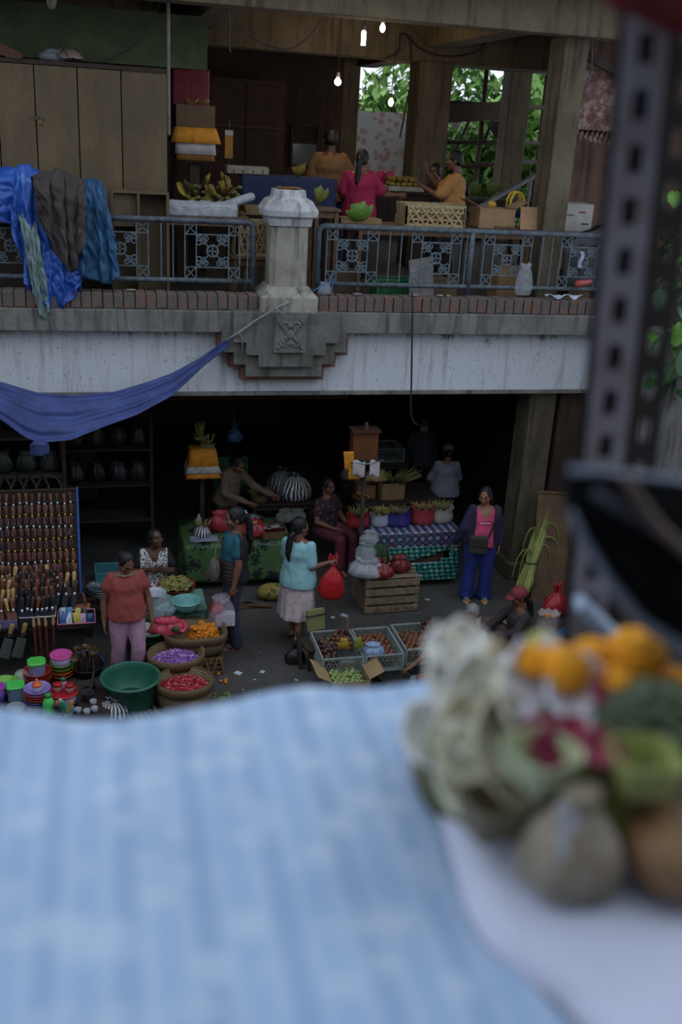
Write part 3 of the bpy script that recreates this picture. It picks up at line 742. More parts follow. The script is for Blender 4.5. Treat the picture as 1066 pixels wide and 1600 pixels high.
MB().cone((.05, .015, .06), (.03, .05, .17), .014, .016).obj('handle', mat(HND['brown'], .5), t, smooth=True)
for q in range(3):
    t = thing('cleaver', 'broad cleaver in a grey-green sheath hung on the front of the knife stall', 'cleaver', (-1.02+q*.13, 9.66, .50), .1, 'cleavers on the stall front')
    t.rotation_euler = (-.12, .30, .1)
    b = MB(); b.prism([(-.045, -.02), (.05, -.02), (.06, -.24), (-.055, -.24)], .02); b.obj('sheath', mat('4d544f', .6), t, bevel=.004)
    knife_mesh_handle(.15, .024).obj('handle', mat('a8844f', .5), t, smooth=True); MB().box((0, 0, .03), (.055, .05, .025)).obj('band', mat('1f1d1d'), t)
for q in range(4):
    t = thing('tool_handle', 'long red-brown wooden shaft standing in front of the knife stall', 'tool handle', (-.62+q*.055, 9.58+.02*(q % 2), 0), 0, 'wooden shafts before the knife stall')
    t.rotation_euler = (-.05, U(-.03, .03), 0)
    MB().cone((0, 0, .016), (0, 0, .66), .015, .014).obj('shaft', mat('5b2c1d', .4, .2), t, smooth=True); MB().cone((0, 0, .64), (0, 0, .73), .017, .012).obj('tip', mat('c9a376', .5), t, smooth=True)

# --- plastic ware, low down at the left edge
def bowl_prof(r, h, th=.006, foot=.55): return [(r*foot, 0), (r*.8, h*.35), (r*.95, h*.75), (r, h), (r*1.03, h), (r*1.03, h-.006), (r*1.0-th, h-.004), (r*.93-th, h*.72), (r*.78-th, h*.36), (r*foot-th, .008)]
def vessel(name, label, cat, loc, prof, m, n=28, group=None, **kw):
    o = MB().lathe(prof, n, **kw).obj(name, m, smooth=True, loc=loc); tag(o, label, cat, group); return o
gl = lambda c, a=.8: film(c, a, .2)
low = table('low_shelf', 'low bench under the coloured plastic ware', -1.35, -.05, 8.78, 9.45, .16, M_woodd, leg=.04, cat='bench')
def at16(px, py, z=.165): p = aZ(px, py, z); return p
def lidded(label, px, py, z, r, h, cb, cl, rect=False, lid=True, a=.75):
    p = aZ(px, py, z); t = thing('food_container', label, 'container', p, .1); b = MB()
    if rect:
        b.rings([octring(2*r*.86, 0, r*.35), octring(2*r*.95, h, r*.4)], 8); b.obj('container_body', gl(cb, a), t)
        b = MB(); b.rings([octring(2*r*1.02, h, r*.4), octring(2*r*1.06, h+.012, r*.4), octring(2*r*.9, h+.022, r*.4)], 8); b.obj('lid', mat(cl, .35, .1), t)
    else:
        b.lathe([(r*.82, 0), (r*.95, h)], 24); b.obj('container_body', gl(cb, a), t, smooth=True)
        b = MB(); b.lathe([(r*1.02, h), (r*1.06, h+.012), (r*.98, h+.02), (r*.8, h+.014), (0.001, h+.014)], 24); b.obj('lid', mat(cl, .35, .1), t, smooth=True)
    return t, p
def stack(label, px, py, z, r, cols, step, grp, name='bowl'):
    p = aZ(px, py, z)
    for i, (c, n) in enumerate(cols):
        o = MB().lathe(bowl_prof(r*(1-.0*i), r*.5), 24).obj(name, mat(c, .35, .12), smooth=True, loc=p+V((0, 0, i*step)))
        tag(o, label % (n, ('lowest', 'second from the bottom', 'third from the bottom', 'fourth from the bottom', 'fifth from the bottom', 'sixth from the bottom', 'topmost')[i if i < len(cols)-1 else 6]), 'bowl', grp)
    return p+V((0, 0, (len(cols)-1)*step+r*.5))
p = stack('%s plate, %s of the stack under the green-lidded box', 59, 1068, .165, .14, [('a32a26', 'red'), ('c4562b', 'orange'), ('a82d2a', 'dark red'), ('b5332e', 'bright red')], .03, 'red and orange plates', 'plate')
q = thing('food_container', 'small clear box with a green lid on top of the red plates', 'container', p+V((0, 0, -.045)), .1)
b = MB(); b.rings([octring(.145, 0, .03), octring(.165, .13, .035)], 8); b.obj('container_body', gl('8f98c4', .8), q); b = MB(); b.rings([octring(.175, .13, .035), octring(.18, .145, .035), octring(.15, .155, .03)], 8); b.obj('lid', mat('54c653', .35, .1), q)
p = stack('%s bowl, %s of the pile under the pink-lidded tub', 97, 1058, .165, .115, [('c4562b', 'deep orange'), ('d9772f', 'orange'), ('6f9b35', 'olive green'), ('7db043', 'leaf green')], .042, 'green and orange bowls')
q = thing('food_container', 'round lilac tub with a pink lid topping the green bowls', 'container', p+V((0, 0, -.04)))
MB().lathe([(.09, 0), (.108, .11)], 24).obj('container_body', gl('b9a6cf', .85), q, smooth=True); MB().lathe([(.112, .11), (.118, .122), (.11, .132), (.09, .124), (.001, .124)], 24).obj('lid', mat('d2549a', .35, .1), q, smooth=True)
lidded('large clear box with a bright green lid at the left edge', 25, 1092, .165, .085, .15, '8aa4c0', '4fc95a', rect=True)
p = stack('%s bowl, %s of the multicoloured pile with a shaker on top', 60, 1106, .165, .125, [('c9b24a', 'yellow'), ('5b4fa8', 'violet'), ('3f63a8', 'blue'), ('c05a34', 'orange'), ('b8452f', 'red'), ('c76b8f', 'pink'), ('9a86c8', 'lilac')], .028, 'multicoloured bowls')
q = thing('shaker_bottle', 'clear bottle with an orange spout standing on the lilac bowl', 'bottle', p+V((0, 0, -.05)))
MB().lathe([(.045, 0), (.048, .07)], 18).obj('bottle_body', gl('c9c3d4', .6), q, smooth=True); MB().lathe([(.05, .07), (.05, .09), (.02, .1), (.012, .13), (.006, .15)], 18).obj('cap', mat('e8703a', .4, .1), q, smooth=True)
t, p = lidded('big clear canister with a red lid in front of the ladle bucket', 101, 1100, .165, .135, .13, 'b7b3d0', 'b3222b', a=.6)
for i, dx in enumerate((-.06, .055)):
    q = thing('jar', ('left' if i == 0 else 'right')+' one of two clear jars with red lids on the red canister', 'jar', p+V((dx, -.02 if i else .01, .146)), 0, 'red-lidded jars')
    MB().lathe([(.042, 0), (.045, .05), (.036, .06)], 16).obj('glass', gl('c98b8b', .55), q, smooth=True); MB().lathe([(.042, .06), (.042, .085), (.03, .092), (.001, .09)], 16).obj('lid', mat('b3222b', .35), q, smooth=True)
q = thing('drinking_bottle', 'clear bottle with a dark green stopper between the red-lidded jars', 'bottle', p+V((-.005, .05, .146)))
MB().lathe([(.035, 0), (.036, .07), (.02, .09)], 16).obj('bottle_body', gl('d6a9bb', .6), q, smooth=True); MB().lathe([(.026, .09), (.03, .11), (.012, .13)], 14).obj('stopper', mat('176a4a', .35), q, smooth=True)
q = thing('squeeze_bottle', 'bright green plastic bottle beside the multicoloured bowls', 'bottle', aZ(77, 1117, .165))
MB().lathe([(.055, 0), (.062, .03), (.058, .14), (.035, .19), (.022, .2)], 18).obj('bottle_body', gl('55cf63', .85), q, smooth=True); MB().lathe([(.03, .2), (.03, .235), (.001, .24)], 16).obj('cap', mat('2fa453', .4), q, smooth=True)
q = thing('basin', 'teal-rimmed basin full of wrapped kitchen tools', 'basin', aZ(97, 1120, .16))
MB().lathe(bowl_prof(.12, .08), 26).obj('basin_bowl', gl('5fb9b0', .8), q, smooth=True)
for i, (c, n) in enumerate((('e07b3f', 'orange'), ('3fb66b', 'green'), ('c9cdd3', 'clear plastic wrapped'), ('d2574f', 'red'), ('3c3a3e', 'black'), ('2e2c30', 'dark grey'))):
    o = MB().cone((0, 0, 0), (U(-.05, .05), U(-.02, .04), .12), .014, .02).obj('kitchen_tool', mat(c, .3), smooth=True, loc=aZ(97, 1120, .16)+V((math.cos(i)*.05, math.sin(i)*.05, .03))); tag(o, n+' handled kitchen tool in the teal-rimmed basin', 'kitchen tool', 'tools in the teal basin')
vessel('glass_bowl', 'clear glass bowl in front of the green-lidded box', 'bowl', aZ(25, 1112, .165), bowl_prof(.085, .06), film('c9d3d8', .35, .1))
lidded('tall purple tub cut by the left picture edge', -4, 1098, .165, .085, .17, '6b4fb0', 'a33fa8', a=.9)
stack('%s bowl, %s of the two at the left picture edge', 8, 1082, .165, .12, [('c9672f', 'orange'), ('74b23c', 'lime')], .07, 'bowls at the left edge')
q = thing('plastic_cup', 'lime cup wrapped in clear film behind the green-lidded box', 'cup', aZ(35, 1070, .165)); MB().lathe([(.05, 0), (.075, .11), (.07, .11), (.047, .008)], 20).obj('cup_body', mat('86c653', .35), q, smooth=True)
b = MB(); b.ell((0, 0, .08), (.085, .085, .095), 14, 10); o_ = b.obj('wrapping_film', film('d9dde0', .3, .2), q, smooth=True)
# bucket of ladles, mortars
p = aZ(137, 1072, .0)
q = thing('bucket', 'black bucket holding dark wooden ladles behind the mortars', 'bucket', p); MB().lathe([(.13, 0), (.165, .26), (.172, .26), (.172, .245), (.16, .25), (.127, .012)], 26).obj('bucket_body', mat('1b1b1d', .5), q, smooth=True)
MB().tube(arc((0, 0, .25), .172, 0, PI, 14, 'xz'), .006, 6).obj('handle', mat('2a5fc0', .4), q, smooth=True)['label'] = 'blue bucket handle'
for i in range(14):
    a = i*2.4; r = .03+.09*(i/14)
    t = thing('ladle', 'dark wooden ladle standing in the black bucket', 'ladle', p+V((r*math.cos(a), r*math.sin(a)*.8, .05)), U(0, 6), 'ladles in the black bucket')
    t.rotation_euler = (U(-.14, .14), U(-.14, .14), U(0, 6.3))
    MB().cone((0, 0, 0), (0, 0, .33), .009, .011).obj('handle', mat('3d2a1e', .6, .3), t, smooth=True); MB().lathe(bowl_prof(.045, .03), 14, M=Matrix.Translation((0, -.012, .365)) @ Matrix.Rotation(1.35, 4, 'X')).obj('scoop', mat('57402c' if i % 3 else '77603f', .6, .3), t, smooth=True)
for i, (px, py, n) in enumerate(((138, 1094, 'nearer dark stone mortar above the white cups'), (141, 1080, 'farther dark stone mortar beside the ladle bucket'))):
    pz = .17; p = aZ(px, py, pz)
    vessel('mortar', n, 'mortar', p, [(.045, 0), (.05, .01), (.06, .09), (.065, .095), (.055, .095), (.04, .03), (.01, .02)], mat('39383a', .85, .25, 30), 20)
    o = MB().cone((0, 0, 0), (.03, .02, .15), .022, .012).obj('pestle', mat('39383a', .85, .25, 30), smooth=True, loc=p+V((.01, 0, .045))); tag(o, ('nearer' if i == 0 else 'farther')+' stone pestle leaning in a mortar', 'pestle', 'pestles')
o = MB().cone((0, 0, .02), (-.01, .02, .17), .026, .014).obj('pestle', mat('39383a', .85, .25, 30), smooth=True, loc=aZ(122, 1102, .16)); tag(o, 'stone pestle standing upright left of the mortars', 'pestle', 'pestles')
tag(MB().box((0, 0, .0835), (.42, .76, .167)).obj('plank_box', M_woodd, loc=aZ(137, 1100, 0)+V((0, -.11, 0))), 'dark low box carrying the stone mortars', 'box')
for i in range(4):
    px = (122, 136, 148, 146, 128)[i]; py = (1114, 1116, 1112, 1101, 1122)[i]
    vessel('white_cup', 'small white cup in a row in front of the stone mortars', 'cup', aZ(px, py, .17), [(.028, 0), (.036, .05), (.033, .05), (.025, .006)], mat('9a9ca2', .4, .1), 16, 'white cups')
def striped_sack(label, loc, r, h, n=18, tie=True, name='striped_bag', c=('1a1a1c', 'c2c5c6'), sy=.9, parts=True):
    t = thing(name, label, 'bag', loc); b = MB()
    pr = [(.7, 0), (.95, .08), (1, .3), (.88, .6), (.6, .82), (.25, .93), (.12, .97)]
    m = 32; sd = U(0, 30); b.rings([[(r*a*math.cos(2*PI*k/m)*(1+.12*nz(3*math.cos(2*PI*k/m)+sd, 3*math.sin(2*PI*k/m), z*4)), r*a*sy*math.sin(2*PI*k/m)*(1+.12*nz(3*math.cos(2*PI*k/m), 3*math.sin(2*PI*k/m)+sd, z*4)), z*h) for k in range(m)] for a, z in pr], m)
    b.obj('bag_body', radial(c[0], c[1], n), t, smooth=True)
    if tie:
        b = MB()
        for q in range(7):
            a = q*.9; b.sheet(2, 5, lambda u, v: (r*.12*math.cos(a)+v*r*.45*math.cos(a)+(u-.5)*.03, r*.12*math.sin(a)+v*r*.45*math.sin(a)+(u-.5)*.02, h*(.95+.13*math.sin(v*2.6))))
        b.obj('tied_top', radial(c[0], c[1], 7), t, smooth=True, solid=.003)
    return t
striped_sack('black and white striped plastic bundle on the ground left of the slatted rack', aZ(177, 1122, 0), .155, .22)
t = thing('slatted_rack', 'weathered bamboo slat rack on the ground beside the big green tub', 'rack', aZ(225, 1124, 0), .25)
for i in range(6): MB().box((-.14+i*.055, 0, .045), (.035, .36, .02)).obj('slat', M_woodg, t)
MB().box((0, -.12, .0175), (.34, .04, .035)).box((0, .12, .0175), (.34, .04, .035)).obj('bearer', M_woodd, t)

# --- tubs and flower baskets
def tub(label, px, py, z, r, h, c, water=None, name='tub', foot=.74):
    p = aZ(px, py, z); t = thing(name, label, 'tub', (p.x, p.y, p.z-h))
    MB().lathe([(r*foot, 0), (r*foot*1.02, .015), (r*.96, h-.03), (r*1.04, h-.028), (r*1.05, h), (r*.99, h+.004), (r*.965, h-.006), (r*.93, h-.06), (r*.92, h*.75), (r*foot*.96, .02)], 48).obj('tub_wall', mat(c, .4, .12, 12), t, smooth=True)
    MB().tube([(r*1.025*math.cos(2*PI*k/48), r*1.025*math.sin(2*PI*k/48), h-.012) for k in range(48)], .014, 8, closed=True).obj('rim', mat(c, .35, .1, 12), t, smooth=True)
    if water: MB().lathe([(r*.9, 0), (.001, .001)], 40, c=(0, 0, h*water), cap=(False, False)).obj('water', NT('still_water').set(Roughness=.08, Base_Color=H('20382f')+(1,)).m, t)
    return t
tb = tub('big green tub in front of the red blouse woman, nearest the camera', 204, 1056, .36, .285, .36, '2f6b56', .25)
tub('dark green tub of water behind the flower baskets', 229, 975, .46, .27, .44, '295239', .8)
MB_p = MB()
def petals(label, t_loc, r, z, h, n, ms, name='flower_petals', size=.018, ry=None, group=None):
    """loose petals: uncountable"""
    b = MB(); ry = ry or r
    b.m = 0; b.lathe([(r*1.0, 0), (r*.8, h*.55), (r*.4, h*.9), (.001, h)], 30, sy=ry/r, cap=(False, False))
    for i in range(n):
        a = U(0, 2*PI); q = math.sqrt(U(0, 1)); x, y = q*r*.99*math.cos(a), q*ry*.99*math.sin(a)
        zz_ = h*(1-q*q)**.8+U(0, .012)+.02*nz(x*20, y*20); s = size*U(.7, 1.3); b.m = random.randrange(len(ms))
        R_ = Matrix.Translation((x, y, zz_)) @ Matrix.Rotation(U(0, 6.3), 4, 'Z') @ Matrix.Rotation(U(-.8, .8), 4, 'X') @ Matrix.Rotation(U(-.6, .6), 4, 'Y')
        b.add([(-s, 0, 0), (-s*.4, -s*.6, .25*s), (s*.6, -s*.6, .3*s), (s, 0, .1*s), (s*.6, s*.6, .35*s), (-s*.4, s*.6, .3*s), (0, 0, -.15*s)], [(6, 0, 1), (6, 1, 2), (6, 2, 3), (6, 3, 4), (6, 4, 5), (6, 5, 0)], R_)
    o = b.obj(name, ms, loc=(t_loc[0], t_loc[1], t_loc[2]+z)); return tag(o, label, 'petals', None, 'stuff')
pw = aZ(204, 1056, .36)
petals('magenta petals floating in the nearest green tub', (pw.x+.05, pw.y, 0), .15, .092, .012, 70, [mat('a83fb0', .7), mat('8f3aa6', .7)], 'floating_petals', .016, .08)
p2 = aZ(229, 975, .46)
petals('white petals floating in the dark green tub', (p2.x, p2.y, .02), .2, .355, .004, 18, [mat('c9cfc4', .7)], 'floating_petals', .011)
M_bamb = weave('8b7451', '4d3b28', 46); M_bamb2 = weave('7d6443', '3f3122', 46)
def basket(label, px, py, z, r, h, sy=.85, m=None, n=40, lid=.05, sq=0, rz=0, base_z=0):
    p = aZ(px, py, z); t = thing('flower_basket', label, 'basket', (p.x, p.y, base_z), rz); H_ = z-base_z
    def rg(k, zz_, rr): return [(rr*(abs(math.cos(a))**(1-sq))*math.copysign(1, math.cos(a))*k, rr*sy*(abs(math.sin(a))**(1-sq))*math.copysign(1, math.sin(a))*k, zz_) for a in [2*PI*i/n for i in range(n)]]
    b = MB(); b.rings([rg(.9, 0, r), rg(.97, H_*.4, r), rg(1.0, H_, r), rg(.965, H_+.004, r), rg(.93, H_*.4, r), rg(.86, .02, r)], n, (True, True)); b.obj('basket_wall', m or M_bamb, t, smooth=True)
    b = MB(); b.rings([rg(1.025, H_-.09, r), rg(1.05, H_-.02, r), rg(1.03, H_+.012, r), rg(.965, H_+.010, r)], n, (False, False)); b.obj('rim_band', M_bamb2, t, smooth=True, solid=.006)
    return p, t
p, t = basket('round woven basket of red petals, nearest the camera', 288, 1062, .30, .285, .30, .86)
petals('loose bright red petals heaped in the nearest woven basket', p-V((0, .01, .3)), .265, .185, .11, 760, [mat('b3202e', .7, .2), mat('c93a44', .7, .2), mat('d8727a', .7)], ry=.215)
p, t = basket('round woven basket of purple petals, middle of the row', 275, 1020, .36, .29, .36, .86)
petals('loose lilac petals heaped in the middle woven basket', p-V((0, .01, .36)), .265, .245, .11, 760, [mat('9a5fb8', .7, .2), mat('b583cf', .7, .2), mat('d0aede', .7)], ry=.215)
p, t = basket('rounded square woven basket of marigolds on top of a bamboo crate', 305, 984, .44, .33, .2, .72, sq=.35, base_z=.22)
t.location.z = .222
proto = None
def marigold(loc, label, group, s=1):
    global proto
    if proto is None:
        b = MB()
        for j in range(3):
            for k in range(9):
                a = 2*PI*k/9+j*.35; el = (.15, .65, 1.15)[j]; d = V((math.cos(a)*math.cos(el), math.sin(a)*math.cos(el), math.sin(el)))
                c = d*.017; b.ell(c, (.0095, .0095, .0085), 6, 4)
        b.ell((0, 0, .005), (.017, .017, .015), 8, 6)
        proto = b.obj('marigold', mat('e08a16', .75, .25, 30)); o = tag(proto, label, 'flower', group)
    else: o = dup(proto, loc, None, label, group)
    o.location = loc; o.rotation_euler = (U(-.6, .6), U(-.6, .6), U(0, 6)); o.scale = (s,)*3; return o
for x, y, z in heap(120, .20, .18, .026, 0, False): marigold((p.x+x+.09, p.y+y-.02, .24+.09+z*.85), 'orange marigold head heaped in the square woven basket', 'marigolds in the woven basket', U(1.0, 1.35))
t = thing('bamboo_crate', 'openwork bamboo crate under the marigold basket', 'crate', (p.x+.03, p.y-.02, 0))
b = MB()
for i in range(4):
    for s in (-1, 1): b.box((0, s*.2, .03+i*.055), (.5, .012, .022)); b.box((s*.25, 0, .03+i*.055), (.012, .4, .022))
b.box((0, 0, .006), (.5, .4, .012)); b.obj('slats', M_bamb2, t)
b = MB()
for i in range(7):
    for s in (-1, 1): b.box((-.24+i*.08, s*.212, .11), (.02, .01, .22), ry=.5*(1 if i % 2 else -1)*.6)
b.obj('diagonal_strips', M_bamb, t)
for i in range(22): marigold((p.x+.03+U(-.2, .2), p.y-.02+U(-.17, .12), .03+U(0, .12)), 'orange marigold head inside the bamboo crate', 'marigolds in the bamboo crate', U(1, 1.3))
for i in range(6): marigold(aZ(345+U(-6, 12), 1062+U(-14, 10), .016), 'marigold head fallen on the ground beside the bamboo crate', 'fallen marigolds', .8)
t = carrier('crumpled pink plastic bag lying open across the marigold basket', aZ(262, 986, .42)+V((0, -.02, 0)), .40, .15, film('d0485f', .82, .3), knot=False, d=.6)
b = MB(); b.tube([(.07, -.10, .08), (.15, -.15, .07), (.19, -.08, .09), (.17, .02, .10), (.09, .02, .12)], [.018, .024, .026, .022, .016], 8); b.obj('handle', film('d8506a', .9, .3), t, smooth=True)
o = MB().ell((0, 0, 0), (.05, .03, .035), 10, 8).obj('leaf_parcel', mat('3c5a2a', .8), smooth=True, loc=aZ(275, 983, .52)); tag(o, 'dark green leaf parcel in the mouth of the pink bag', 'leaf parcel')

# --- low table with bowls
table('bowl_table', 'low pale table edge carrying the bowls behind the green tub', .56, 1.22, 10.16, 10.70, .44, mat('7fae9a', .5), cat='table')
def pz(px, py, z): return aZ(px, py, z)
P_ = pz(243, 942, .445); vessel('white_bucket', 'white plastic bucket beside the seated elderly woman', 'bucket', P_, bowl_prof(.125, .14, foot=.75), mat('c3c9cf', .35, .1))
P_ = pz(291, 954, .445); t = thing('colander', 'translucent teal bowl on the low table', 'bowl', P_); MB().lathe(bowl_prof(.155, .13, foot=.5), 40).obj('bowl_body', gl('7fc0be', .72), t, smooth=True); MB().tube([(.157*math.cos(2*PI*k/40), .157*math.sin(2*PI*k/40), .13) for k in range(40)], .007, 8, closed=True).obj('rim', gl('9ad2cf', .95), t, smooth=True)
P_ = pz(262, 960, .445); vessel('clear_bowl', 'clear plastic bowl half hidden by bags left of the teal bowl', 'bowl', P_, bowl_prof(.10, .09, foot=.6), gl('b5c9cc', .5))
carrier('clear plastic bag of greens between the white bucket and the teal bowl', pz(256, 952, .45), .2, .17, film('c3cfd4', .3, .2), knot=False)
carrier('clear plastic bag hanging over the rim of the dark green tub', pz(247, 968, .46)+V((0, -.03, -.0)), .13, .16, film('c3d3da', .28, .2), knot=False)
P_ = pz(277, 926, .445); P_.y += .12; t = thing('round_tray', 'round red tray heaped with greenish rice cakes', 'tray', P_); MB().lathe(bowl_prof(.22, .05, foot=.8), 36).obj('tray_body', mat('8f2f26', .45), t, smooth=True)
cake = None
for i, (x, y, z) in enumerate(heap(95, .20, .20, .026, 0, False)):
    z2 = .02+z*.72*(1-(x*x+y*y)/.08)+.0
    if cake is None:
        cake = MB().ell((0, 0, 0), (.037, .030, .014), 10, 6).obj('rice_cake', mat('a09a55', .8, .4, 40), smooth=True); o = cake; tag(o, 'flat olive-green cake heaped on the round red tray', 'cake', 'cakes on the red tray')
    else: o = dup(cake, (0, 0, 0))
    o.location = (P_.x+x, P_.y+y, P_.z+z2+.02); o.rotation_euler = (U(-.6, .6), U(-.6, .6), U(0, 6)); o.scale = (U(.9, 1.2),)*3
# behind the red blouse: crate and steel trays on a table
table('back_table', 'dark table behind the woman in the red blouse', -.12, .36, 10.45, 11.1, .50, M_woodd)
t = thing('plastic_crate', 'teal plastic crate on the dark table behind the red blouse', 'crate', (.16, 10.85, .50)); b = MB()
b.box((0, 0, .01), (.34, .3, .02))
for s in (-1, 1): b.box((s*.16, 0, .1), (.02, .3, .2)); b.box((0, s*.14, .1), (.34, .02, .2))
b.obj('crate_body', mat('3d7a80', .5), t, bevel=.008)
for i in range(5): vessel('steel_tray', 'round steel tray, number %s from the bottom of the pile by the knife rack' % ('first', 'second', 'third', 'fourth', 'topmost')[i], 'tray', (.06+U(-.02, .02), 10.58+U(-.02, .02), .50+i*.018), bowl_prof(.15, .025, foot=.85), M_steel, 28, 'steel trays')
vessel('green_tray', 'green tray with scraps below the steel trays', 'tray', (.20, 10.42, .52), bowl_prof(.11, .03, foot=.8), mat('3f7a46', .5)); 
tag(MB().cone((0, 0, 0), (.0, 0, .52), .02, .02).obj('tray_stand', M_woodd, loc=(.20, 10.42, 0)), 'wooden stick stand under the green tray', 'stand')

# --- floral table
k = NT('floral_cloth'); v = k.coords((1, 1, 1)); x = k.n('TexVoronoi'); x.inputs['Scale'].default_value = 4.6; k.l(v, x.inputs['Vector']); x2 = k.n('TexVoronoi'); x2.inputs['Scale'].default_value = 24; k.l(v, x2.inputs['Vector'])
f = k.math('ADD', x.outputs['Distance'], k.math('MULTIPLY', x2.outputs['Distance'], .55)); g = k.noise(v, 9)
k.base(k.ramp(k.math('ADD', f, k.math('MULTIPLY', k.math('SUBTRACT', g, .5), .5)), [(.66, H('15231c')), (.74, H('456338'))])); k.set(Roughness=.55); M_floral = k.m
FT = table('market_table', 'table under the green cloth with dark flower print', 1.14, 2.44, 11.62, 12.42, .60, M_woodd)
b = MB(); x0, x1, y0, y1, zt = 1.10, 2.48, 11.56, 12.46, .612
b.sheet(30, 12, lambda u, v: (lerp(x0, x1, u), lerp(y0, y1, v), zt+.002*nz(u*8, v*8)))
b.sheet(40, 12, lambda u, v: (lerp(x0, x1, u), y0-.02*v*(1+math.sin(u*31))+.012*v*nz(u*6, v), zt-.50*v))
b.sheet(16, 12, lambda u, v: (x0-.02*v*(1+math.sin(u*19)), lerp(y0, y1, u), zt-.50*v)); b.sheet(16, 12, lambda u, v: (x1+.02*v*(1+math.sin(u*19)), lerp(y0, y1, u), zt-.50*v))
o = b.obj('tablecloth', M_floral, smooth=True, solid=.004); tag(o, 'green cloth with dark flower print draped over the market table', 'tablecloth')
ZT = .618
def on(px, py, z=ZT): return aZ(px, py, z)
striped_sack('small striped bundle stuck with palm strips at the left end of the green floral cloth', on(316, 838), .11, .15, 14, tie=False)
def sticks(label, loc, n, L, spread, c='a39a58', rad=.0045, name='palm_strips', tilt=(0, 0), cat='palm strips', kind=None):
    b = MB()
    for i in range(n):
        a = U(0, 2*PI); r = spread*math.sqrt(U(0, 1)); p = V((r*math.cos(a)*.5, r*math.sin(a)*.5, 0)); q = V((r*math.cos(a)*1.6+tilt[0], r*math.sin(a)*1.2+tilt[1], L*U(.75, 1.1)))
        m_ = (p+q)/2+V((U(-.01, .01), U(-.01, .01), 0)); b.m = i % 2; b.tube([p, m_, q], [rad, rad*1.1, rad*.6], 5)
    o = b.obj(name, [mat(c, .75, .3, 20), mat('7f7d42', .75, .3, 20)], smooth=True, loc=loc); tag(o, label, cat, None, 'stuff'); return o
sticks('pale palm strips stuck in the small striped bundle', on(316, 838)+V((0, 0, .12)), 16, .13, .08)
vessel('white_bottle', 'white bottle behind the small striped bundle', 'bottle', on(312, 826)+V((0, .1, 0)), [(.035, 0), (.037, .1), (.015, .14), (.013, .17)], mat('b9bab2', .4), 16)
t = MB().sheet(10, 8, lambda u, v: ((u-.5)*.36, (v-.5)*.2, .012+.012*nz(u*7, v*7))).obj('folded_cloth', mat('9295a8', .8, .3), smooth=True, solid=.012, loc=on(318, 842)+V((.0, -.02, 0))); tag(t, 'lilac-white folded cloth on the left corner of the floral table', 'cloth')
M_redbag = film('9c2c34', .93, .35)
carrier('red plastic bag behind the woman with the dark vest', on(346, 832)+V((0, .08, 0)), .30, .27, M_redbag, knot=False)
t = carrier('open red plastic bag holding a carton on the floral table', on(395, 838)+V((0, .05, 0)), .36, .2, M_redbag, knot=False)
o = MB().box((0, 0, .09), (.13, .03, .13), rx=-.25).obj('carton', mat('a89f7c', .8), loc=on(393, 838)+V((0, -.02, .06)), bevel=.004); tag(o, 'pale beige carton standing in the open red bag', 'carton')
t = thing('packet_basket', 'small woven basket of shiny packets on the right of the floral table', 'basket', on(427, 838)+V((.0, .05, 0))); b = MB(); b.rings([octring(.30, 0, .03), octring(.34, .10, .03), octring(.32, .10, .03), octring(.28, .012, .03)], 8); b.obj('basket_body', M_bamb2, t)
for i in range(8):
    o = MB().box((0, 0, 0), (.11, .07, .012)).obj('snack_packet', mat(('8a8f97', '5b4a4a', 'a7a08a', '40424c')[i % 4], .25), loc=on(427, 838)+V((-.08+.053*(i % 4), .02+.06*(i//4), .115+.008*(i % 3))), bevel=.004); o.rotation_euler = (U(-.15, .15), U(-.1, .1), U(-.4, .4)); tag(o, 'flat shiny packet lying in the small woven basket', 'packet', 'packets in the small basket')
# second row of goods behind
table('goods_table', 'dark table of goods behind the floral table', 2.12, 3.0, 12.66, 13.3, .72, M_woodd); table('crate_stand', 'dark stand under the dark green crate at the back', 1.6, 2.25, 13.34, 13.6, .72, M_woodd, cat='stand')
ZB = .722
def onb(px, py): return aZ(px, py, ZB)
def clampb(p): p.x = min(2.82, max(2.3, p.x)); p.y = min(13.1, max(12.85, p.y)); return p
striped_sack('large black and white striped sack tied at the top, behind the teal shirt woman', clampb(onb(468, 792)), .23, .36, 22)
striped_sack('striped sack farther back, left of the large striped sack', clampb(onb(440, 770)), .21, .36, 22, c=('141416', '8b8d8f'))
t = carrier('limp grey cloth sack, left of a pair under the striped sack', on(455, 826)+V((-.02, .28, 0)), .27, .16, mat('6d726c', .9), knot=False); t['group'] = 'grey cloth sacks'
t = carrier('limp grey cloth sack, right of a pair under the striped sack', on(487, 826)+V((-.14, .28, 0)), .24, .17, mat('6d726c', .9), knot=False); t['group'] = 'grey cloth sacks'
o = MB().sheet(12, 8, lambda u, v: ((u-.5)*.4, (v-.5)*.22-.04*u, .02+.02*nz(u*6, v*5))).obj('red_wrapper', mat('8f2030', .5), smooth=True, solid=.02, loc=(2.22, 12.0, .615)); tag(o, 'flat red wrapper in front of the grey cloth sacks', 'wrapper')
def shallow(name, label, loc, r, h, m, cat='basket'): return vessel(name, label, cat, loc, bowl_prof(r, h, foot=.75), m, 30)
shallow('round_basket', 'round shallow basket of chillies left on the floral table', (1.72, 12.28, .615), .17, .09, M_bamb2)
o = sticks('dark red chillies and yellow strips in the shallow basket', (1.72, 12.28, .66), 26, .05, .16, '8f2a20', .008, 'chilli_heap', cat='chillies')
shallow('steel_bowl', 'dull steel bowl of wrapped sweets on the floral table', (2.04, 12.22, .615), .17, .09, mat('5c6064', .35, .2, metal=.5), 'bowl')
for i in range(10):
    o = MB().ell((0, 0, 0), (.035, .025, .02), 8, 6).obj('wrapped_sweet', mat('8d979c', .2), loc=(2.04+U(-.1, .1), 12.22+U(-.1, .1), .69+U(0, .02))); tag(o, 'silvery wrapped sweet in the dull steel bowl', 'sweet', 'sweets in the steel bowl')
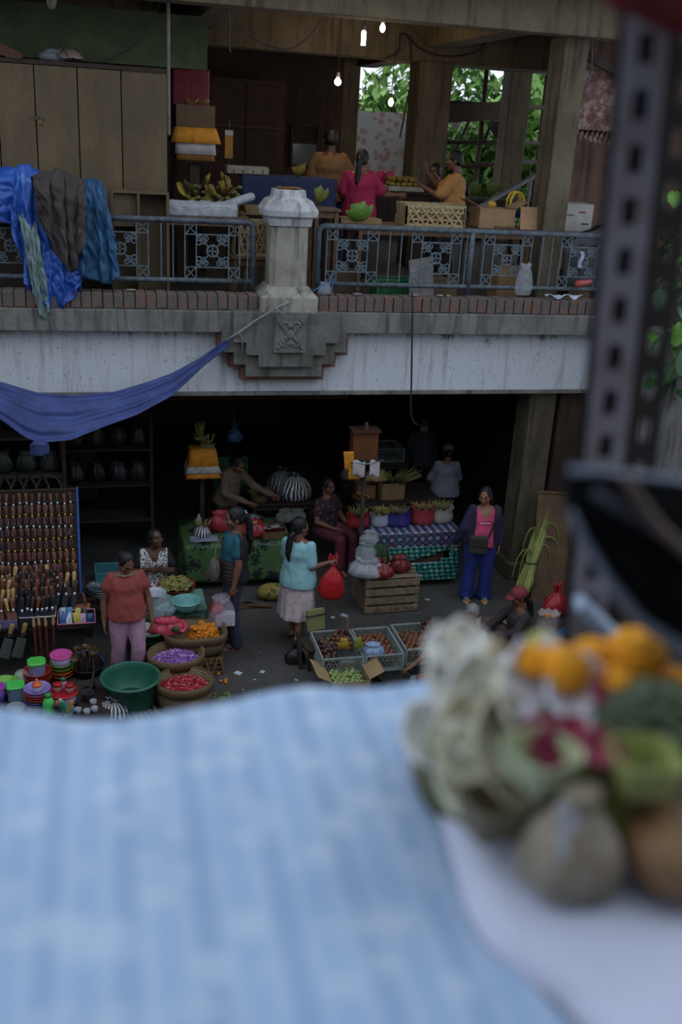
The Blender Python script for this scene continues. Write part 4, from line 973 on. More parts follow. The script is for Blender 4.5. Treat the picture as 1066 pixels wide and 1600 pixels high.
shallow('yellow_basket', 'olive-yellow basket left of the striped sacks', (2.26, 12.82, ZB), .16, .13, M_bamb)
vessel('steel_basin', 'grey basin of shredded greens before the large striped sack', 'basin', (2.45, 12.85, ZB), bowl_prof(.2, .12, foot=.6), mat('4d5254', .5))
t = thing('plastic_crate', 'dark green plastic crate standing on end at the back of the goods table', 'crate', (1.93, 13.47, ZB), .0); b = MB(); b.box((0, 0, .22), (.5, .08, .44))
for i in range(8): b.box((-.21+i*.06, -.045, .22), (.02, .02, .40))
b.obj('crate_body', mat('1d5a38', .5), t, bevel=.006)
o = MB().ell((0, 0, .10), (.19, .13, .11), 20, 12).obj('pumpkin', spots('3f4a2a', '8a7a3a', 16), smooth=True, loc=aZ(427, 942, 0)+V((0, .12, 0))); tag(o, 'striped green pumpkin under the floral table', 'pumpkin')
for i in range(4):
    o = MB().box((0, 0, .012), (.30, .05, .02)).obj('wood_scrap', M_wood, loc=aZ(378+i*9, 945+(i % 2)*5, 0)+V((0, 0, .001+.021*(i == 3))), rz=U(-.3, .3)); tag(o, 'scrap of split wood on the floor under the floral table', 'wood scrap', 'wood scraps under the floral table')

# --- shrines on posts
M_gold = mat('d98c1e', .7, .2, 14); M_whitec = mat('bdb7b4', .8, .2); M_fringe = mat('8a5a1c', .8, .3, 60)
def skirtcloth(b, w, d, z0, z1, fl=.04, waves=7):
    n = 48
    def rg(z, k):
        out = []
        for i in range(n):
            a = 2*PI*i/n; cx_, sy_ = math.cos(a), math.sin(a); e = max(abs(cx_), abs(sy_)); out.append((cx_/e*w/2*(1+k)+k*.03*math.sin(a*waves*2)*2, sy_/e*d/2*(1+k)+k*.03*math.cos(a*waves*2)*2, z))
        return out
    b.rings([rg(z0, 0), rg(lerp(z0, z1, .4), fl*.7), rg(z1, fl*1.6)], n, (True, False)); return b
Y = 12.56; X = aY(316, 745, Y).x
t = thing('offering_shrine', 'small shrine on a post with an orange cloth at the left of the floral table', 'shrine', (X, Y, 0))
MB().box((0, 0, .64), (.06, .06, 1.28)).obj('post', M_woodd, t); MB().box((0, 0, 1.30), (.34, .28, .04)).obj('shelf', M_woodd, t); b = MB(); b.box((0, 0, 1.44), (.27, .22, .26)); b.obj('box', mat('4a3524', .8), t)
skirtcloth(MB(), .33, .28, 1.60, 1.32, .12).obj('orange_cloth', M_gold, t, smooth=True, solid=.004)
skirtcloth(MB(), .39, .33, 1.38, 1.29, .10).obj('white_band', M_whitec, t, smooth=True, solid=.004); skirtcloth(MB(), .385, .325, 1.30, 1.22, .10).obj('fringe', M_gold, t, smooth=True, solid=.004)
o = MB().rings([octring(.16, 0, .02), octring(.2, .06, .02), octring(.18, .06, .02), octring(.14, .01, .02)], 8).obj('palm_leaf_tray', mat('7d7a42', .8), loc=(X+.06, Y, 1.601)); tag(o, 'square palm-leaf tray on the left shrine', 'tray')
sticks('palm strips standing in the tray on the left shrine', (X+.06, Y, 1.62), 14, .17, .07)
o = MB().rings([octring(.14, 0, .02), octring(.17, .05, .02), octring(.15, .05, .02), octring(.12, .01, .02)], 8).obj('palm_leaf_tray', mat('7d7a42', .8), loc=(X-.03, Y+.05, 1.70)); tag(o, 'upper palm-leaf tray stacked on the left shrine', 'tray')
sticks('palm strips in the upper tray on the left shrine', (X-.03, Y+.05, 1.72), 14, .20, .06)
sp_ = aY(566, 835, 11.36); X, Y = sp_.x-.0, 11.36
t = thing('offering_shrine', 'tall shrine post with orange box and white cloths between the two market tables', 'shrine', (X, Y, 0))
MB().cone((0, 0, .03), (-.04, 0, 2.24), .028, .026).obj('post', mat('4a403a', .7), t, smooth=True); MB().box((-.04, .02, 1.78), (.38, .26, .03)).obj('shelf', M_woodd, t)
MB().box((-.04, .06, 1.96), (.32, .18, .34)).obj('box', mat('6b3a18', .8, .2), t); MB().box((-.04, .05, 2.15), (.36, .24, .03)).obj('roof', mat('4a2c18', .8), t)
b = MB(); b.sheet(8, 6, lambda u, v: (-.22+u*.16, -.125-.02*v, 1.80-.19*v+.02*math.sin(u*6))); b.sheet(8, 6, lambda u, v: (.0+u*.13, -.125-.02*v, 1.80-.2*v+.02*math.sin(u*6))); b.obj('white_cloth', M_whitec, t, smooth=True, solid=.004)
b = MB(); b.sheet(8, 6, lambda u, v: (-.34+u*.13+.03*v, -.10, 1.92-.24*v)); b.sheet(8, 6, lambda u, v: (-.26+u*.15, -.10-.01*v, 1.70-.14*v)); b.obj('orange_cloth', M_gold, t, smooth=True, solid=.004)
MB().tube([(-.26, -.13, 1.80), (-.04, -.14, 1.765), (.18, -.13, 1.81)], .006, 6).obj('wire', M_steel, t, smooth=True)

# --- table wrapped in printed green plastic
k = NT('printed_wrap'); v = k.coords(); sp = k.n('SeparateXYZ'); k.l(v, sp.inputs[0])
zz1 = k.math('SUBTRACT', sp.outputs[2], .575)
fx = k.math('SUBTRACT', k.math('FRACT', k.math('MULTIPLY', sp.outputs[0], 9.5)), .5); fz = k.math('SUBTRACT', k.math('FRACT', k.math('MULTIPLY', sp.outputs[2], 9.5)), .5)
rr = k.math('SQRT', k.math('ADD', k.math('MULTIPLY', fx, fx), k.math('MULTIPLY', fz, fz)))
g = k.noise(v, 40, 2); inner = k.ramp(g, [(.42, H('33629e')), (.5, H('b9bcc6')), (.56, H('93405a'))], 'CONSTANT')
band = k.mix(k.ramp(rr, [(.30, (1, 1, 1)), (.32, (0, 0, 0))]), k.mix(k.ramp(rr, [(.43, (1, 1, 1)), (.45, (0, 0, 0))]), H('4e5668'), H('0c1120')), inner)
f2x = k.math('FRACT', k.math('ADD', k.math('MULTIPLY', sp.outputs[0], 13), k.math('MULTIPLY', sp.outputs[2], 3))); f2z = k.math('FRACT', k.math('MULTIPLY', sp.outputs[2], 17))
q1 = k.math('MULTIPLY', k.math('GREATER_THAN', f2x, .42), k.math('GREATER_THAN', f2z, .5)); q2 = k.math('MULTIPLY', k.math('LESS_THAN', f2x, .5), k.math('LESS_THAN', f2z, .42))
low_ = k.mix(q2, k.mix(q1, H('1f7a63'), H('9cc0b0')), H('12304a')); low_ = k.mix(k.math('MULTIPLY', q1, k.math('GREATER_THAN', k.noise(v, 30, 2), .53)), low_, H('23557a'))
k.base(k.mix(k.math('GREATER_THAN', zz1, 0), low_, band)); k.set(Roughness=.35); M_wrap = k.m
table('market_table', 'table wrapped in teal printed plastic beside the pink top woman', 3.52, 4.64, 11.38, 12.1, .76, M_woodd)
b = MB(); x0, x1, y0, y1, zt = 3.48, 4.68, 11.32, 12.14, .772
b.sheet(24, 10, lambda u, v: (lerp(x0, x1, u), lerp(y0, y1, v), zt)); hx = lambda u, v: .0
nu, nv = 44, 26
def wrapf(u, v): return (lerp(x0, x1, u), y0-.012*v+.008*nz(u*8, v*6), zt-.69*v)
o_ = len(b.v); b.v += [V(wrapf(i/nu, j/nv)) for j in range(nv+1) for i in range(nu+1)]
for j in range(nv):
    for i in range(nu):
        u, v = (i+.5)/nu, (j+.5)/nv
        if .40 < u < .88 and .38 < v < .60 and (v-.60) > -.46*(u-.40) and v < .60-.08*(u > .8): continue   # torn away triangle
        a = o_+j*(nu+1)+i; b.f.append((a, a+1, a+nu+2, a+nu+1)); b.mi.append(0)
b.sheet(14, 10, lambda u, v: (x1+.01*v, lerp(y0, y1, u), zt-.69*v)); b.sheet(14, 10, lambda u, v: (x0-.01*v, lerp(y0, y1, u), zt-.69*v))
o = b.obj('plastic_wrap', M_wrap, smooth=True, solid=.003); tag(o, 'teal and navy printed plastic wrapped round the market table, torn in front', 'table cover')
o = MB().sheet(6, 6, lambda u, v: (3.92+u*.56, 11.355, .64-.36*v)).obj('backing_board', mat('5b4238', .8), solid=.02); tag(o, 'brown board showing through the torn teal wrap', 'board')
ZG = .776
def ong(px, py, dy=0): p = aZ(px, py, ZG); p.y = min(max(p.y, 11.5), 11.95)+dy; return p
def opensack(label, loc, w, h, m, d=.8, name='open_bag', cat='bag', m_in=None):
    t = thing(name, label, cat, loc, U(-.2, .2)); b = MB(); n = 32; sd = U(0, 40); rg = []
    for r, z in ((.40, 0), (.5, .12), (.52, .45), (.47, .8), (.5, 1.0), (.53, 1.04), (.49, .97), (.42, .72)):
        rg.append([(w*r*math.cos(2*PI*k_/n)*(1+.10*nz(2.5*math.cos(2*PI*k_/n)+sd, 2.5*math.sin(2*PI*k_/n), z*3)), w*d*r*math.sin(2*PI*k_/n)*(1+.10*nz(2.5*math.cos(2*PI*k_/n), 2.5*math.sin(2*PI*k_/n)+sd, z*3)), h*z+(.018*math.sin(k_*1.9+sd) if z > .9 else 0)) for k_ in range(n)])
    b.rings(rg, n); b.obj('bag_body', m, t, smooth=True); return t
L5 = [(566, 833, .30, .17, M_redbag, 'dark red open bag at the left end of the teal table'), (601, 832, .25, .17, mat('a9b0bd', .5, .15), 'white open bag, second from the left on the teal table'), (628, 829, .34, .18, mat('3a3684', .5, .2), 'purple open bag in the middle of the teal table'),
      (664, 822, .32, .22, mat('a33a3e', .5, .2), 'large red open bag right of the purple one'), (694, 820, .30, .20, mat('a9a59c', .6, .2), 'white open sack at the right end of the teal table')]
for px, py, w, h, m, lb in L5:
    p = ong(px, py, .12); opensack(lb, p, w, h, m)
    c = {'d': '6b7a3a', 'w': '9a8f55', 'p': '8a7a4a', 'l': '94844c'}.get(lb[0], '9a8f55')
    sticks('palm strips and flowers sticking out of the '+lb.split(' bag')[0].split(' sack')[0]+' bag', p+V((0, 0, h*.8)), 34, .13, w*.36, c, .005)
for i in range(7):
    p = ong(603, 832, .12); o = MB().rings([octring(.07, 0, .01), octring(.085, .035, .01), octring(.075, .035, .01), octring(.06, .006, .01)], 8).obj('leaf_basket', mat('a08f4f', .8, .3), loc=p+V((U(-.08, .08), U(-.06, .06), .15+.012*i))); o.rotation_euler = (U(-.3, .3), U(-.3, .3), U(0, 3)); tag(o, 'tiny woven palm-leaf basket in the white open bag', 'leaf basket', 'palm-leaf baskets')
# goods behind the teal table
table('goods_table', 'dark table of goods behind the teal table', 3.5, 4.75, 12.3, 13.1, .82, M_woodd)
def cartonbox(label, loc, d, m, rz=0, flaps=True, name='cardboard_box', open_=True):
    t = thing(name, label, 'box', loc, rz); w, e, h = d; b = MB(); b.box((0, 0, .004), (w, e, .008))
    for s in (-1, 1): b.box((s*(w/2-.003), 0, h/2), (.006, e, h)); b.box((0, s*(e/2-.003), h/2), (w-.012, .006, h))
    if not open_: b.box((0, 0, h-.003), (w, e, .006))
    b.obj('box_body', m, t)
    if flaps:
        for s in (-1, 1):
            b = MB(); b.box((0, 0, 0), (.005, e*.97, w*.42), Matrix.Translation((s*(w/2+w*.17), 0, h+.05)) @ Matrix.Rotation(s*1.1, 4, 'Y')); b.obj('flap', m, t)
    return t
M_card = mat('8f7350', .85, .15, 6); M_card2 = mat('a08560', .85, .15, 6)
cartonbox('brown carton stuffed with palm strips behind the purple bag', (4.05, 12.55, .82), (.34, .28, .24), M_card, .1, False)
sticks('big tuft of palm strips spilling from the brown carton', (4.1, 12.5, 1.04), 46, .2, .2, '8f8a4f', .006, tilt=(.1, -.12))
cartonbox('brown carton left of the palm-strip carton', (3.70, 12.6, .82), (.26, .26, .2), mat('7d5a3a', .85), -.1, False)
carrier('clear bag of yellow cakes on the brown cartons', (3.86, 12.6, 1.06), .36, .13, film('b5a56a', .7, .3), knot=False)
shallow('round_basket', 'flat basket of orange crackers behind the red bag', (3.62, 12.42, .82), .13, .06, M_bamb2)
for i in range(12):
    o = MB().ell((0, 0, 0), (.035, .03, .018), 8, 5).obj('cracker', mat('b06a24', .7), smooth=True, loc=(3.62+U(-.08, .08), 12.42+U(-.08, .08), .89+U(0, .03))); tag(o, 'orange cracker in the flat basket', 'cracker', 'orange crackers')
table('rear_stand', 'dark stand at the back carrying a wire-grey crate', 4.0, 4.66, 13.6, 14.2, .95, M_woodd)
def netcrate(label, x0, x1, y0, y1, z0, z1, m, rim=.02, nx=12, ny=14, nzc=6, name='plastic_crate', group=None):
    t = thing(name, label, 'crate', ((x0+x1)/2, (y0+y1)/2, z0), 0, group); w, d, h = x1-x0, y1-y0, z1-z0; b = MB(); b.box((0, 0, .006), (w, d, .012)); b.obj('crate_floor', m, t)
    b = MB()
    for s in (-1, 1):
        b.box((0, s*(d/2-.01), h-rim/2), (w, rim, rim)); b.box((s*(w/2-.01), 0, h-rim/2), (rim, d, rim)); b.box((0, s*(d/2-.01), .015), (w, rim*.8, .03)); b.box((s*(w/2-.01), 0, .015), (rim*.8, d, .03))
        for s2 in (-1, 1): b.box((s*(w/2-.01), s2*(d/2-.01), h/2), (rim*1.3, rim*1.3, h))
    b.obj('crate_frame', m, t, bevel=.003)
    b = MB()
    for s in (-1, 1):
        for i in range(nx):
            xa = -w/2+.02+(w-.04)*i/nx; dx = (w-.04)/nx
            b.bar((xa, s*(d/2-.008), .03), (min(xa+dx*2, w/2-.02), s*(d/2-.008), h-rim), .006); b.bar((min(xa+dx*2, w/2-.02), s*(d/2-.008), .03), (xa, s*(d/2-.008), h-rim), .006)
        for i in range(ny):
            ya = -d/2+.02+(d-.04)*i/ny; dy = (d-.04)/ny
            b.bar((s*(w/2-.008), ya, .03), (s*(w/2-.008), min(ya+dy*2, d/2-.02), h-rim), .006); b.bar((s*(w/2-.008), min(ya+dy*2, d/2-.02), .03), (s*(w/2-.008), ya, h-rim), .006)
    b.obj('lattice', m, t); return t
netcrate('grey plastic crate at the back of the dark market', 4.05, 4.6, 13.65, 14.1, .95, 1.17, mat('6d7370', .6))
carrier('pale sack of greens left of the grey back crate', (3.72, 13.3, .82), .34, .3, mat('7d8068', .8), knot=False); tag(MB().box((0, 0, .41), (.3, .3, .82)).obj('wooden_stool', M_woodd, loc=(3.72, 13.3, 0)), 'dark stool under the pale sack of greens', 'stool')

# --- slatted wooden crate and the bags on it
cl, cr, cb = aZ(572, 963, 0), aZ(648, 953, 0), aZ(553, 922, 0)
cx_, cw, cd, ch = (cl.x+cr.x)/2, .70, .62, .46; cy = (cl.y+cr.y)/2+cd/2
t = thing('wooden_crate', 'slatted wooden crate carrying bags in front of the teal table', 'crate', (cx_, cy, 0), .02); M_cr = mat('8a7660', .85, .3, 14, bump=.4)
b = MB(); b.box((0, 0, .01), (cw-.04, cd-.04, .02)); b.obj('crate_floor', M_cr, t)
for i in range(4):
    z = .055+i*.118
    for s in (-1, 1): MB().box((0, s*(cd/2-.01), z), (cw, .018, .085)).obj('slat', M_cr, t, bevel=.003); 
for s in (-1, 1):
    for s2 in (-1, 1): MB().box((s*(cw/2-.03), s2*(cd/2-.035), ch/2), (.045, .03, ch)).obj('corner_post', M_cr, t)
    for i in range(5): MB().box((s*(cw/2-.005), -cd/2+.09+i*.11, ch/2), (.014, .07, ch-.02)).obj('slat', M_cr, t, bevel=.003)
for i in range(5): MB().box((0, -cd/2+.07+i*.12, ch+.008), (cw, .085, .016)).obj('top_slat', M_cr, t, bevel=.003)
k = NT('crate_mark'); k.base(H('4a2f3f')); b = MB()
for i, x in enumerate((-.19, -.15, -.02, .03, .08, .17, .21, .25)): b.bar((x, -cd/2-.0005, .03), (x+(.02 if i % 2 else -.015), -cd/2-.0005, .075), .008, .003); b.bar((x, -cd/2-.0005, .05), (x+.03, -cd/2-.0005, .06), .008, .003)
b.obj('paint_marks', k.m, t)['label'] = 'scrawled dark paint marks'
ZC = ch+.017
def onc(px, py, dy=0): p = aZ(px, py, ZC); p.y = min(max(p.y, cy-.22), cy+.2)+dy; p.x = min(max(p.x, cx_-.3), cx_+.28); return p
carrier('dark red knotted bag on the front of the slatted crate', onc(604, 912), .28, .20, film('7d2426', .95, .3), knot=True)
carrier('dark red bag on the slatted crate, right of the front red one', onc(634, 906, .12), .26, .2, film('6d2424', .95, .3), knot=False)
t = carrier('white plastic sack slumped at the left end of the slatted crate', onc(562, 908, .06), .44, .22, film('a9adb3', .8, .4), knot=False)
carrier('clear plastic bag on top of the white sack', onc(572, 905, .2)+V((.03, 0, .17)), .28, .2, film('a9b0b3', .45, .2), knot=False)
carrier('crumpled clear bag at the foot of the shrine post', onc(578, 900, .24)+V((.05, .05, .33)), .22, .15, film('b7bcbc', .4, .2), knot=False)
t = thing('leaf_bundle', 'tied bundle of long dark green leaves on the slatted crate', 'leaves', onc(606, 905, .1)); b = MB()
for i in range(34):
    a = U(0, 6.3); r = .075*math.sqrt(U(0, 1)); b.m = i % 3; x, y = r*math.cos(a), r*math.sin(a)*.8
    b.tube([(x*.6, y*.6, .02), (x, y, .13), (x*1.15-.03, y+.02, .24), (x*1.5-.06, y+.04, .36)], [.006, .011, .011, .003], 5)
b.obj('leaves', [mat('2f5226', .6, .3), mat('3d6a2f', .6, .3), mat('24401f', .6, .3)], t, smooth=True); MB().tube([(.075*math.cos(2*PI*q/16), .06*math.sin(2*PI*q/16), .13) for q in range(16)], .008, 6, closed=True).obj('band', mat('a9a25c'), t)

# --- by the right column: leaning board, palm leaves
t = thing('leaning_board', 'large brown plywood board leaning against the right wall', 'board', (5.72, 10.65, 0))
Mb = Matrix.Rotation(-.26, 4, 'Z') @ Matrix.Rotation(-.30, 4, 'X')
MB().box((0, .02, .72), (.46, .02, 1.44), Mb).obj('sheet', mat('6b5238', .75, .3, 5), t); b = MB(); b.box((0, .005, 1.43), (.48, .035, .03), Mb); b.box((.235, .005, .72), (.03, .035, 1.44), Mb); b.obj('frame_edge', M_wood, t)
t = thing('plank', 'narrow plank leaning beside the plywood board', 'plank', (6.10, 10.62, 0)); MB().box((0, .02, .6), (.07, .03, 1.2), Matrix.Rotation(-.2, 4, 'Z') @ Matrix.Rotation(-.28, 4, 'X')).obj('board', M_wood, t)
tp, bt = aY(858, 800, 10.95), aY(822, 925, 10.42); bt.z = max(.02, bt.z)
bt = aZ(812, 938, .02); tp = aY(856, 795, bt.y+.38)
t = thing('palm_leaf_bundle', 'tied bundle of long yellow-green palm leaves leaning on the plywood board', 'palm leaves', bt)
D = tp-bt; b = MB()
for i in range(40):
    a = U(0, 6.3); r = math.sqrt(U(0, 1)); x, y = .065*r*math.cos(a), .05*r*math.sin(a); b.m = i % 2; e = U(.8, 1.02)
    b.tube([(x*1.2, y*1.2, .0), V((x*1.7, y*1.7, 0))+D*.2, V((x*1.1, y*1.1, 0))+D*.42, V((x*1.6, y*1.4, 0))+D*.7*e, V((x*1.5, y*1.6, 0))+D*e], [.010, .016, .013, .011, .003], 5)
b.obj('leaves', [mat('a8ad62', .6, .2), mat('8b964c', .6, .2)], t, smooth=True)
b = MB()
for i, (dx, dz) in enumerate(((-.18, .0), (-.26, -.05), (.16, -.06), (.24, -.02), (-.22, .05), (.2, .04))):
    p0 = D*(.45+.05*i); q_ = curve([p0, p0+V((dx*.5, -.06, .16+dz)), p0+V((dx, -.10, .08+dz)), p0+V((dx*1.25, -.12, -.22+dz))], 5); b.tube(q_, [.008+.001*math.sin(i/5)-.004*(i/len(q_))**2 for i in range(len(q_))], 5)
b.obj('drooping_leaves', mat('8f9a50', .6, .2), t, smooth=True)
MB().tube([D*.42+V((.085*math.cos(2*PI*q/16), .07*math.sin(2*PI*q/16), 0)) for q in range(16)], .009, 6, closed=True).obj('tie', mat('2a5a3a'), t, smooth=True)

# --- fruit crates in front
M_cg = mat('8f9a96', .6, .2, 14)
netcrate('grey fruit crate with mangosteens and bananas, left of three', 2.30, 2.76, 8.98, 9.62, .16, .36, M_cg, group='grey fruit crates')
netcrate('grey fruit crate of salak with a blue bag, middle of three', 2.77, 3.21, 8.98, 9.62, .16, .36, M_cg, group='grey fruit crates')
netcrate('grey fruit crate of salak nearest the grey-haired woman', 3.25, 3.72, 9.06, 9.66, .16, .36, M_cg, group='grey fruit crates')
netcrate('dark grey crate upside down under the middle fruit crate', 2.8, 3.2, 9.0, 9.6, 0, .155, mat('5d6664', .6)); netcrate('dark grey crate under the left fruit crate', 2.33, 2.74, 9.0, 9.6, 0, .155, mat('5d6664', .6)); netcrate('dark grey crate under the right fruit crate', 3.28, 3.69, 9.08, 9.64, 0, .155, mat('4d5553', .6))
mg = sk = gv = None
def fruit_salak(loc, label, group, s=1):
    global sk
    if sk is None: sk = tag(MB().lathe([(.004, 0), (.018, .006), (.029, .022), (.028, .036), (.016, .052), (.004, .062)], 12, c=(0, 0, -.028)).obj('salak_fruit', mat('7d4c30', .45, .35, 60, bump=.6), smooth=True), label, 'fruit', group); o = sk
    else: o = dup(sk, loc, None, label, group)
    o.location = loc; o.rotation_euler = rrot(); o.scale = (s,)*3; return o
def fruit_mangosteen(loc, label, group):
    global mg
    if mg is None:
        mg = thing('mangosteen', label, 'fruit', loc, 0, group); MB().ell((0, 0, 0), (.03, .03, .027), 14, 10).obj('rind', mat('4d262a', .4, .3, 20), mg, smooth=True)
        b = MB()
        for q in range(4): b.ell((.013*math.cos(q*PI/2), .013*math.sin(q*PI/2), .026), (.012, .009, .003), 8, 4)
        b.obj('calyx', mat('6d6a3c', .7), mg, smooth=True); o = mg
    else: o = dup(mg, loc, None, label, group)
    o.location = loc; o.rotation_euler = (U(-1, 1), U(-1, 1), U(0, 6)); return o
for x, y, z in heap(70, .11, .28, .031, .22): fruit_mangosteen((2.43+x, 9.28+y, z-.0), 'dark purple mangosteen in the left fruit crate', 'mangosteens in the left crate')
for x, y, z in heap(34, .11, .18, .030, .29): fruit_salak((2.63+x, 9.42+y, z), 'brown salak heaped at the back of the left fruit crate', 'salak in the left crate')
for x, y, z in heap(110, .20, .29, .030, .22): fruit_salak((2.99+x, 9.31+y, z), 'brown scaly salak in the middle fruit crate', 'salak in the middle crate', U(.95, 1.2))
for x, y, z in heap(110, .21, .28, .030, .22): fruit_salak((3.48+x, 9.36+y, z), 'brown scaly salak in the right fruit crate', 'salak in the right crate', U(.95, 1.2))
def stalk(label, loc, d=(.03, .05, .22)):
    t = thing('salak_bunch', label, 'fruit bunch', loc); MB().tube([(0, 0, 0), V(d)*.5+V((.01, 0, 0)), V(d)], [.016, .013, .010], 7).obj('stalk', mat('7d5c3a', .8, .3), t, smooth=True)
    b = MB()
    for i in range(14): b.ell((U(-.06, .06), U(-.05, .05), U(0, .08)), (.026, .026, .032), 8, 6)
    b.obj('fruit_cluster', mat('5a3220', .45, .35, 60, bump=.6), t, smooth=True); return t
stalk('bunch of salak with a brown stalk at the back of the left fruit crate', (2.66, 9.44, .36)); stalk('bunch of salak with a thick stalk at the back of the right fruit crate', (3.66, 9.52, .33), (.06, .04, .14))
def banana_mesh(b, M, L=.15, r=.017, bend=.9):
    pts = [M @ V((L/bend*(math.sin(a)), 0, L/bend*(1-math.cos(a)))) for a in [bend*(i/8) for i in range(9)]]
    b.tube(pts, [r*.35, r*.7, r*.95, r, r, r*.97, r*.85, r*.55, r*.25], 7)
def banana_hand(label, loc, rot, n, c, s=1.0, group=None, rows=1, name='banana_bunch', c2=None):
    t = thing(name, label, 'bananas', loc, 0, group); t.rotation_euler = rot; t.scale = (s,)*3
    for rw in range(rows):
        for i in range(n):
            b = MB(); a = (i-(n-1)/2)*.20; banana_mesh(b, Matrix.Rotation(a, 4, 'Z') @ Matrix.Translation((.02, 0, .0)) @ Matrix.Rotation(-.35-rw*.5, 4, 'Y')); b.obj('banana', mat(c if (i+rw) % 3 or not c2 else c2, .5, .25, 14), t, smooth=True)
    MB().ell((0, 0, 0), (.03, .035, .02), 8, 6).obj('stem', mat('6d6a35', .7), t, smooth=True); return t
banana_hand('yellow banana hand in front of the left fruit crate, nearest the mangosteens', (2.60, 9.11, .41), (.2, 0, -2.2), 6, 'c9a236', 1.0, None, 2, c2='b8a03c')
banana_hand('greenish banana hand right of the yellow bananas in the left fruit crate', (2.70, 9.12, .41), (.1, 0, -1.3), 6, '8f9a3a', 1.0, None, 2, c2='a9a842')
carrier('crumpled blue-grey plastic bag on the salak in the middle fruit crate', (2.88, 9.08, .33), .24, .12, film('8fa6c9', .85, .3), knot=False)
p = aZ(541, 1056, .20); BX, BY = p.x, p.y
t = cartonbox('open cardboard box of green guavas in front of the fruit crates', (BX, BY, 0), (.42, .40, .24), M_card2, .02, True)
for i, (x, y, z) in enumerate(heap(70, .2, .19, .030, .13)):
    if gv is None:
        gv = thing('guava', 'pale green guava in the cardboard box', 'fruit', (0, 0, 0), 0, 'guavas in the cardboard box'); MB().ell((0, 0, 0), (.03, .03, .028), 14, 10).obj('skin', mat('8fa35c', .45, .2, 30), gv, smooth=True); MB().ell((0, 0, .028), (.009, .009, .005), 8, 5).obj('blossom_end', mat('4f5a33', .7), gv); o = gv
    else: o = dup(gv, (0, 0, 0))
    o.location = (BX+x, BY+y, z); o.rotation_euler = (U(-.9, .9), U(-.9, .9), U(0, 6)); o.scale = (U(.9, 1.1),)*3
t = thing('low_stool', 'dark wooden stool by the left fruit crate', 'stool', aZ(487, 1045, 0)+V((0, .1, 0)), .3); MB().box((0, 0, .25), (.2, .3, .03)).obj('seat', M_woodd, t)
for sx in (-1, 1):
    for sy in (-1, 1): MB().box((sx*.08, sy*.12, .118), (.03, .03, .236)).obj('leg', M_woodd, t)
tag(MB().bar((0, 0, .006), (-.03, .08, .42), .035).obj('stick', M_woodd, loc=aZ(470, 1045, 0)), 'dark stick standing upright left of the stool', 'stick')
t = thing('folded_mat', 'folded greenish woven mat standing on the stool by the fruit crates', 'mat', aZ(494, 1030, 0)+V((.02, .2, .266)), .25); b = MB(); b.box((0, 0, .13), (.23, .045, .26), rx=-.2); b.obj('mat_fold', weave('8a8a58', '5d5f3c', 60), t, bevel=.015); b = MB(); b.box((0, .0, .19), (.235, .055, .012), rx=-.2); b.box((0, -.0, .06), (.235, .055, .012), rx=-.2); b.obj('dark_band', mat('33352a'), t)
carrier('torn black plastic bag hanging beside the stool', aZ(462, 1038, 0)+V((0, .05, 0)), .22, .2, mat('1b1c20', .4, .3), knot=True)
vessel('dark_pan', 'dark iron bowl on the ground in front of the grey-haired woman', 'bowl', aZ(617, 1076, 0)+V((0, .05, 0)), bowl_prof(.17, .13, foot=.4), mat('4a3d36', .6, .3))
vessel('clear_tray', 'pale plastic dish beside the dark iron bowl', 'dish', aZ(652, 1078, 0)+V((.03, .1, 0)), bowl_prof(.12, .05, foot=.7), gl('9fb0b8', .5))
p = aZ(764, 1003, .0); t = thing('flower_tray', 'pale woven tray of white and purple flowers beside the red cap', 'tray', (p.x-.0, p.y+.03, 0), -.1)
b = MB(); b.rings([octring(.42, 0, .04), octring(.46, .20, .05), octring(.44, .20, .05), octring(.40, .14, .04)], 8); b.obj('tray_body', weave('b3ae95', '807a5f', 40), t)
for i in range(46):
    c, n = (('c9cbbf', 'white') if i % 3 else ('7a2f86', 'purple')) if i % 7 else ('6f7a3f', 'pale green')
    a = U(0, 6.3); r = .18*math.sqrt(U(0, 1)); b = MB()
    for q in range(5): b.ell((.014*math.cos(q*1.257), .014*math.sin(q*1.257), .004), (.013, .009, .005), 6, 4)
    o = b.obj('blossom', mat(c, .7, .15), loc=(p.x+r*math.cos(a), p.y+.03+r*math.sin(a), .16+U(0, .05))); o.rotation_euler = (U(-.6, .6), U(-.6, .6), U(0, 6)); tag(o, '%s blossom in the pale woven tray' % n, 'flower', '%s blossoms in the woven tray' % n)
def onf(px, py, z=0): return aZ(px, py, z)
q_ = opensack('white open sack of marigolds beside the blue bag', onf(853, 993), .27, .30, mat('b9a9a6', .7, .2))
for x, y, z in heap(14, .10, .08, .024, 0, False): marigold(V(onf(853, 993))+V((x, y, .20+z*.6)), 'orange marigold head in the white open sack', 'marigolds in the white sack', 1.1)
carrier('red plastic bag with tied handles, left of two behind the blue bag', onf(872, 965)+V((0, .1, 0)), .36, .36, film('b0262f', .88, .3), rz=.2)
carrier('red plastic bag with tied handles, right of two behind the blue bag', onf(906, 965)+V((.02, .05, 0)), .34, .36, film('a3222c', .88, .3), rz=-.3)
carrier('blue knotted plastic bag between the white sack and the red bags', onf(884, 1004), .30, .27, mat('27649a', .4, .25), rz=.4)
carrier('red plastic bag right of the blue bag, lying low', onf(915, 1000), .32, .24, film('a8242f', .9, .3), knot=False)
carrier('small bright red bag in front of the blue bag', onf(900, 1018), .2, .11, film('c22a2e', .95, .3), knot=False)
carrier('small dark blue bag in front of the red bags', onf(885, 1022), .18, .10, mat('2a4f8a', .4), knot=False)
carrier('pink bag of greens in front of the white sack', onf(864, 1016), .30, .14, film('c96a7d', .8, .3), knot=False)
striped_sack('small striped bag leaning on the white marigold sack', onf(848, 1002), .11, .14, 14, tie=False)

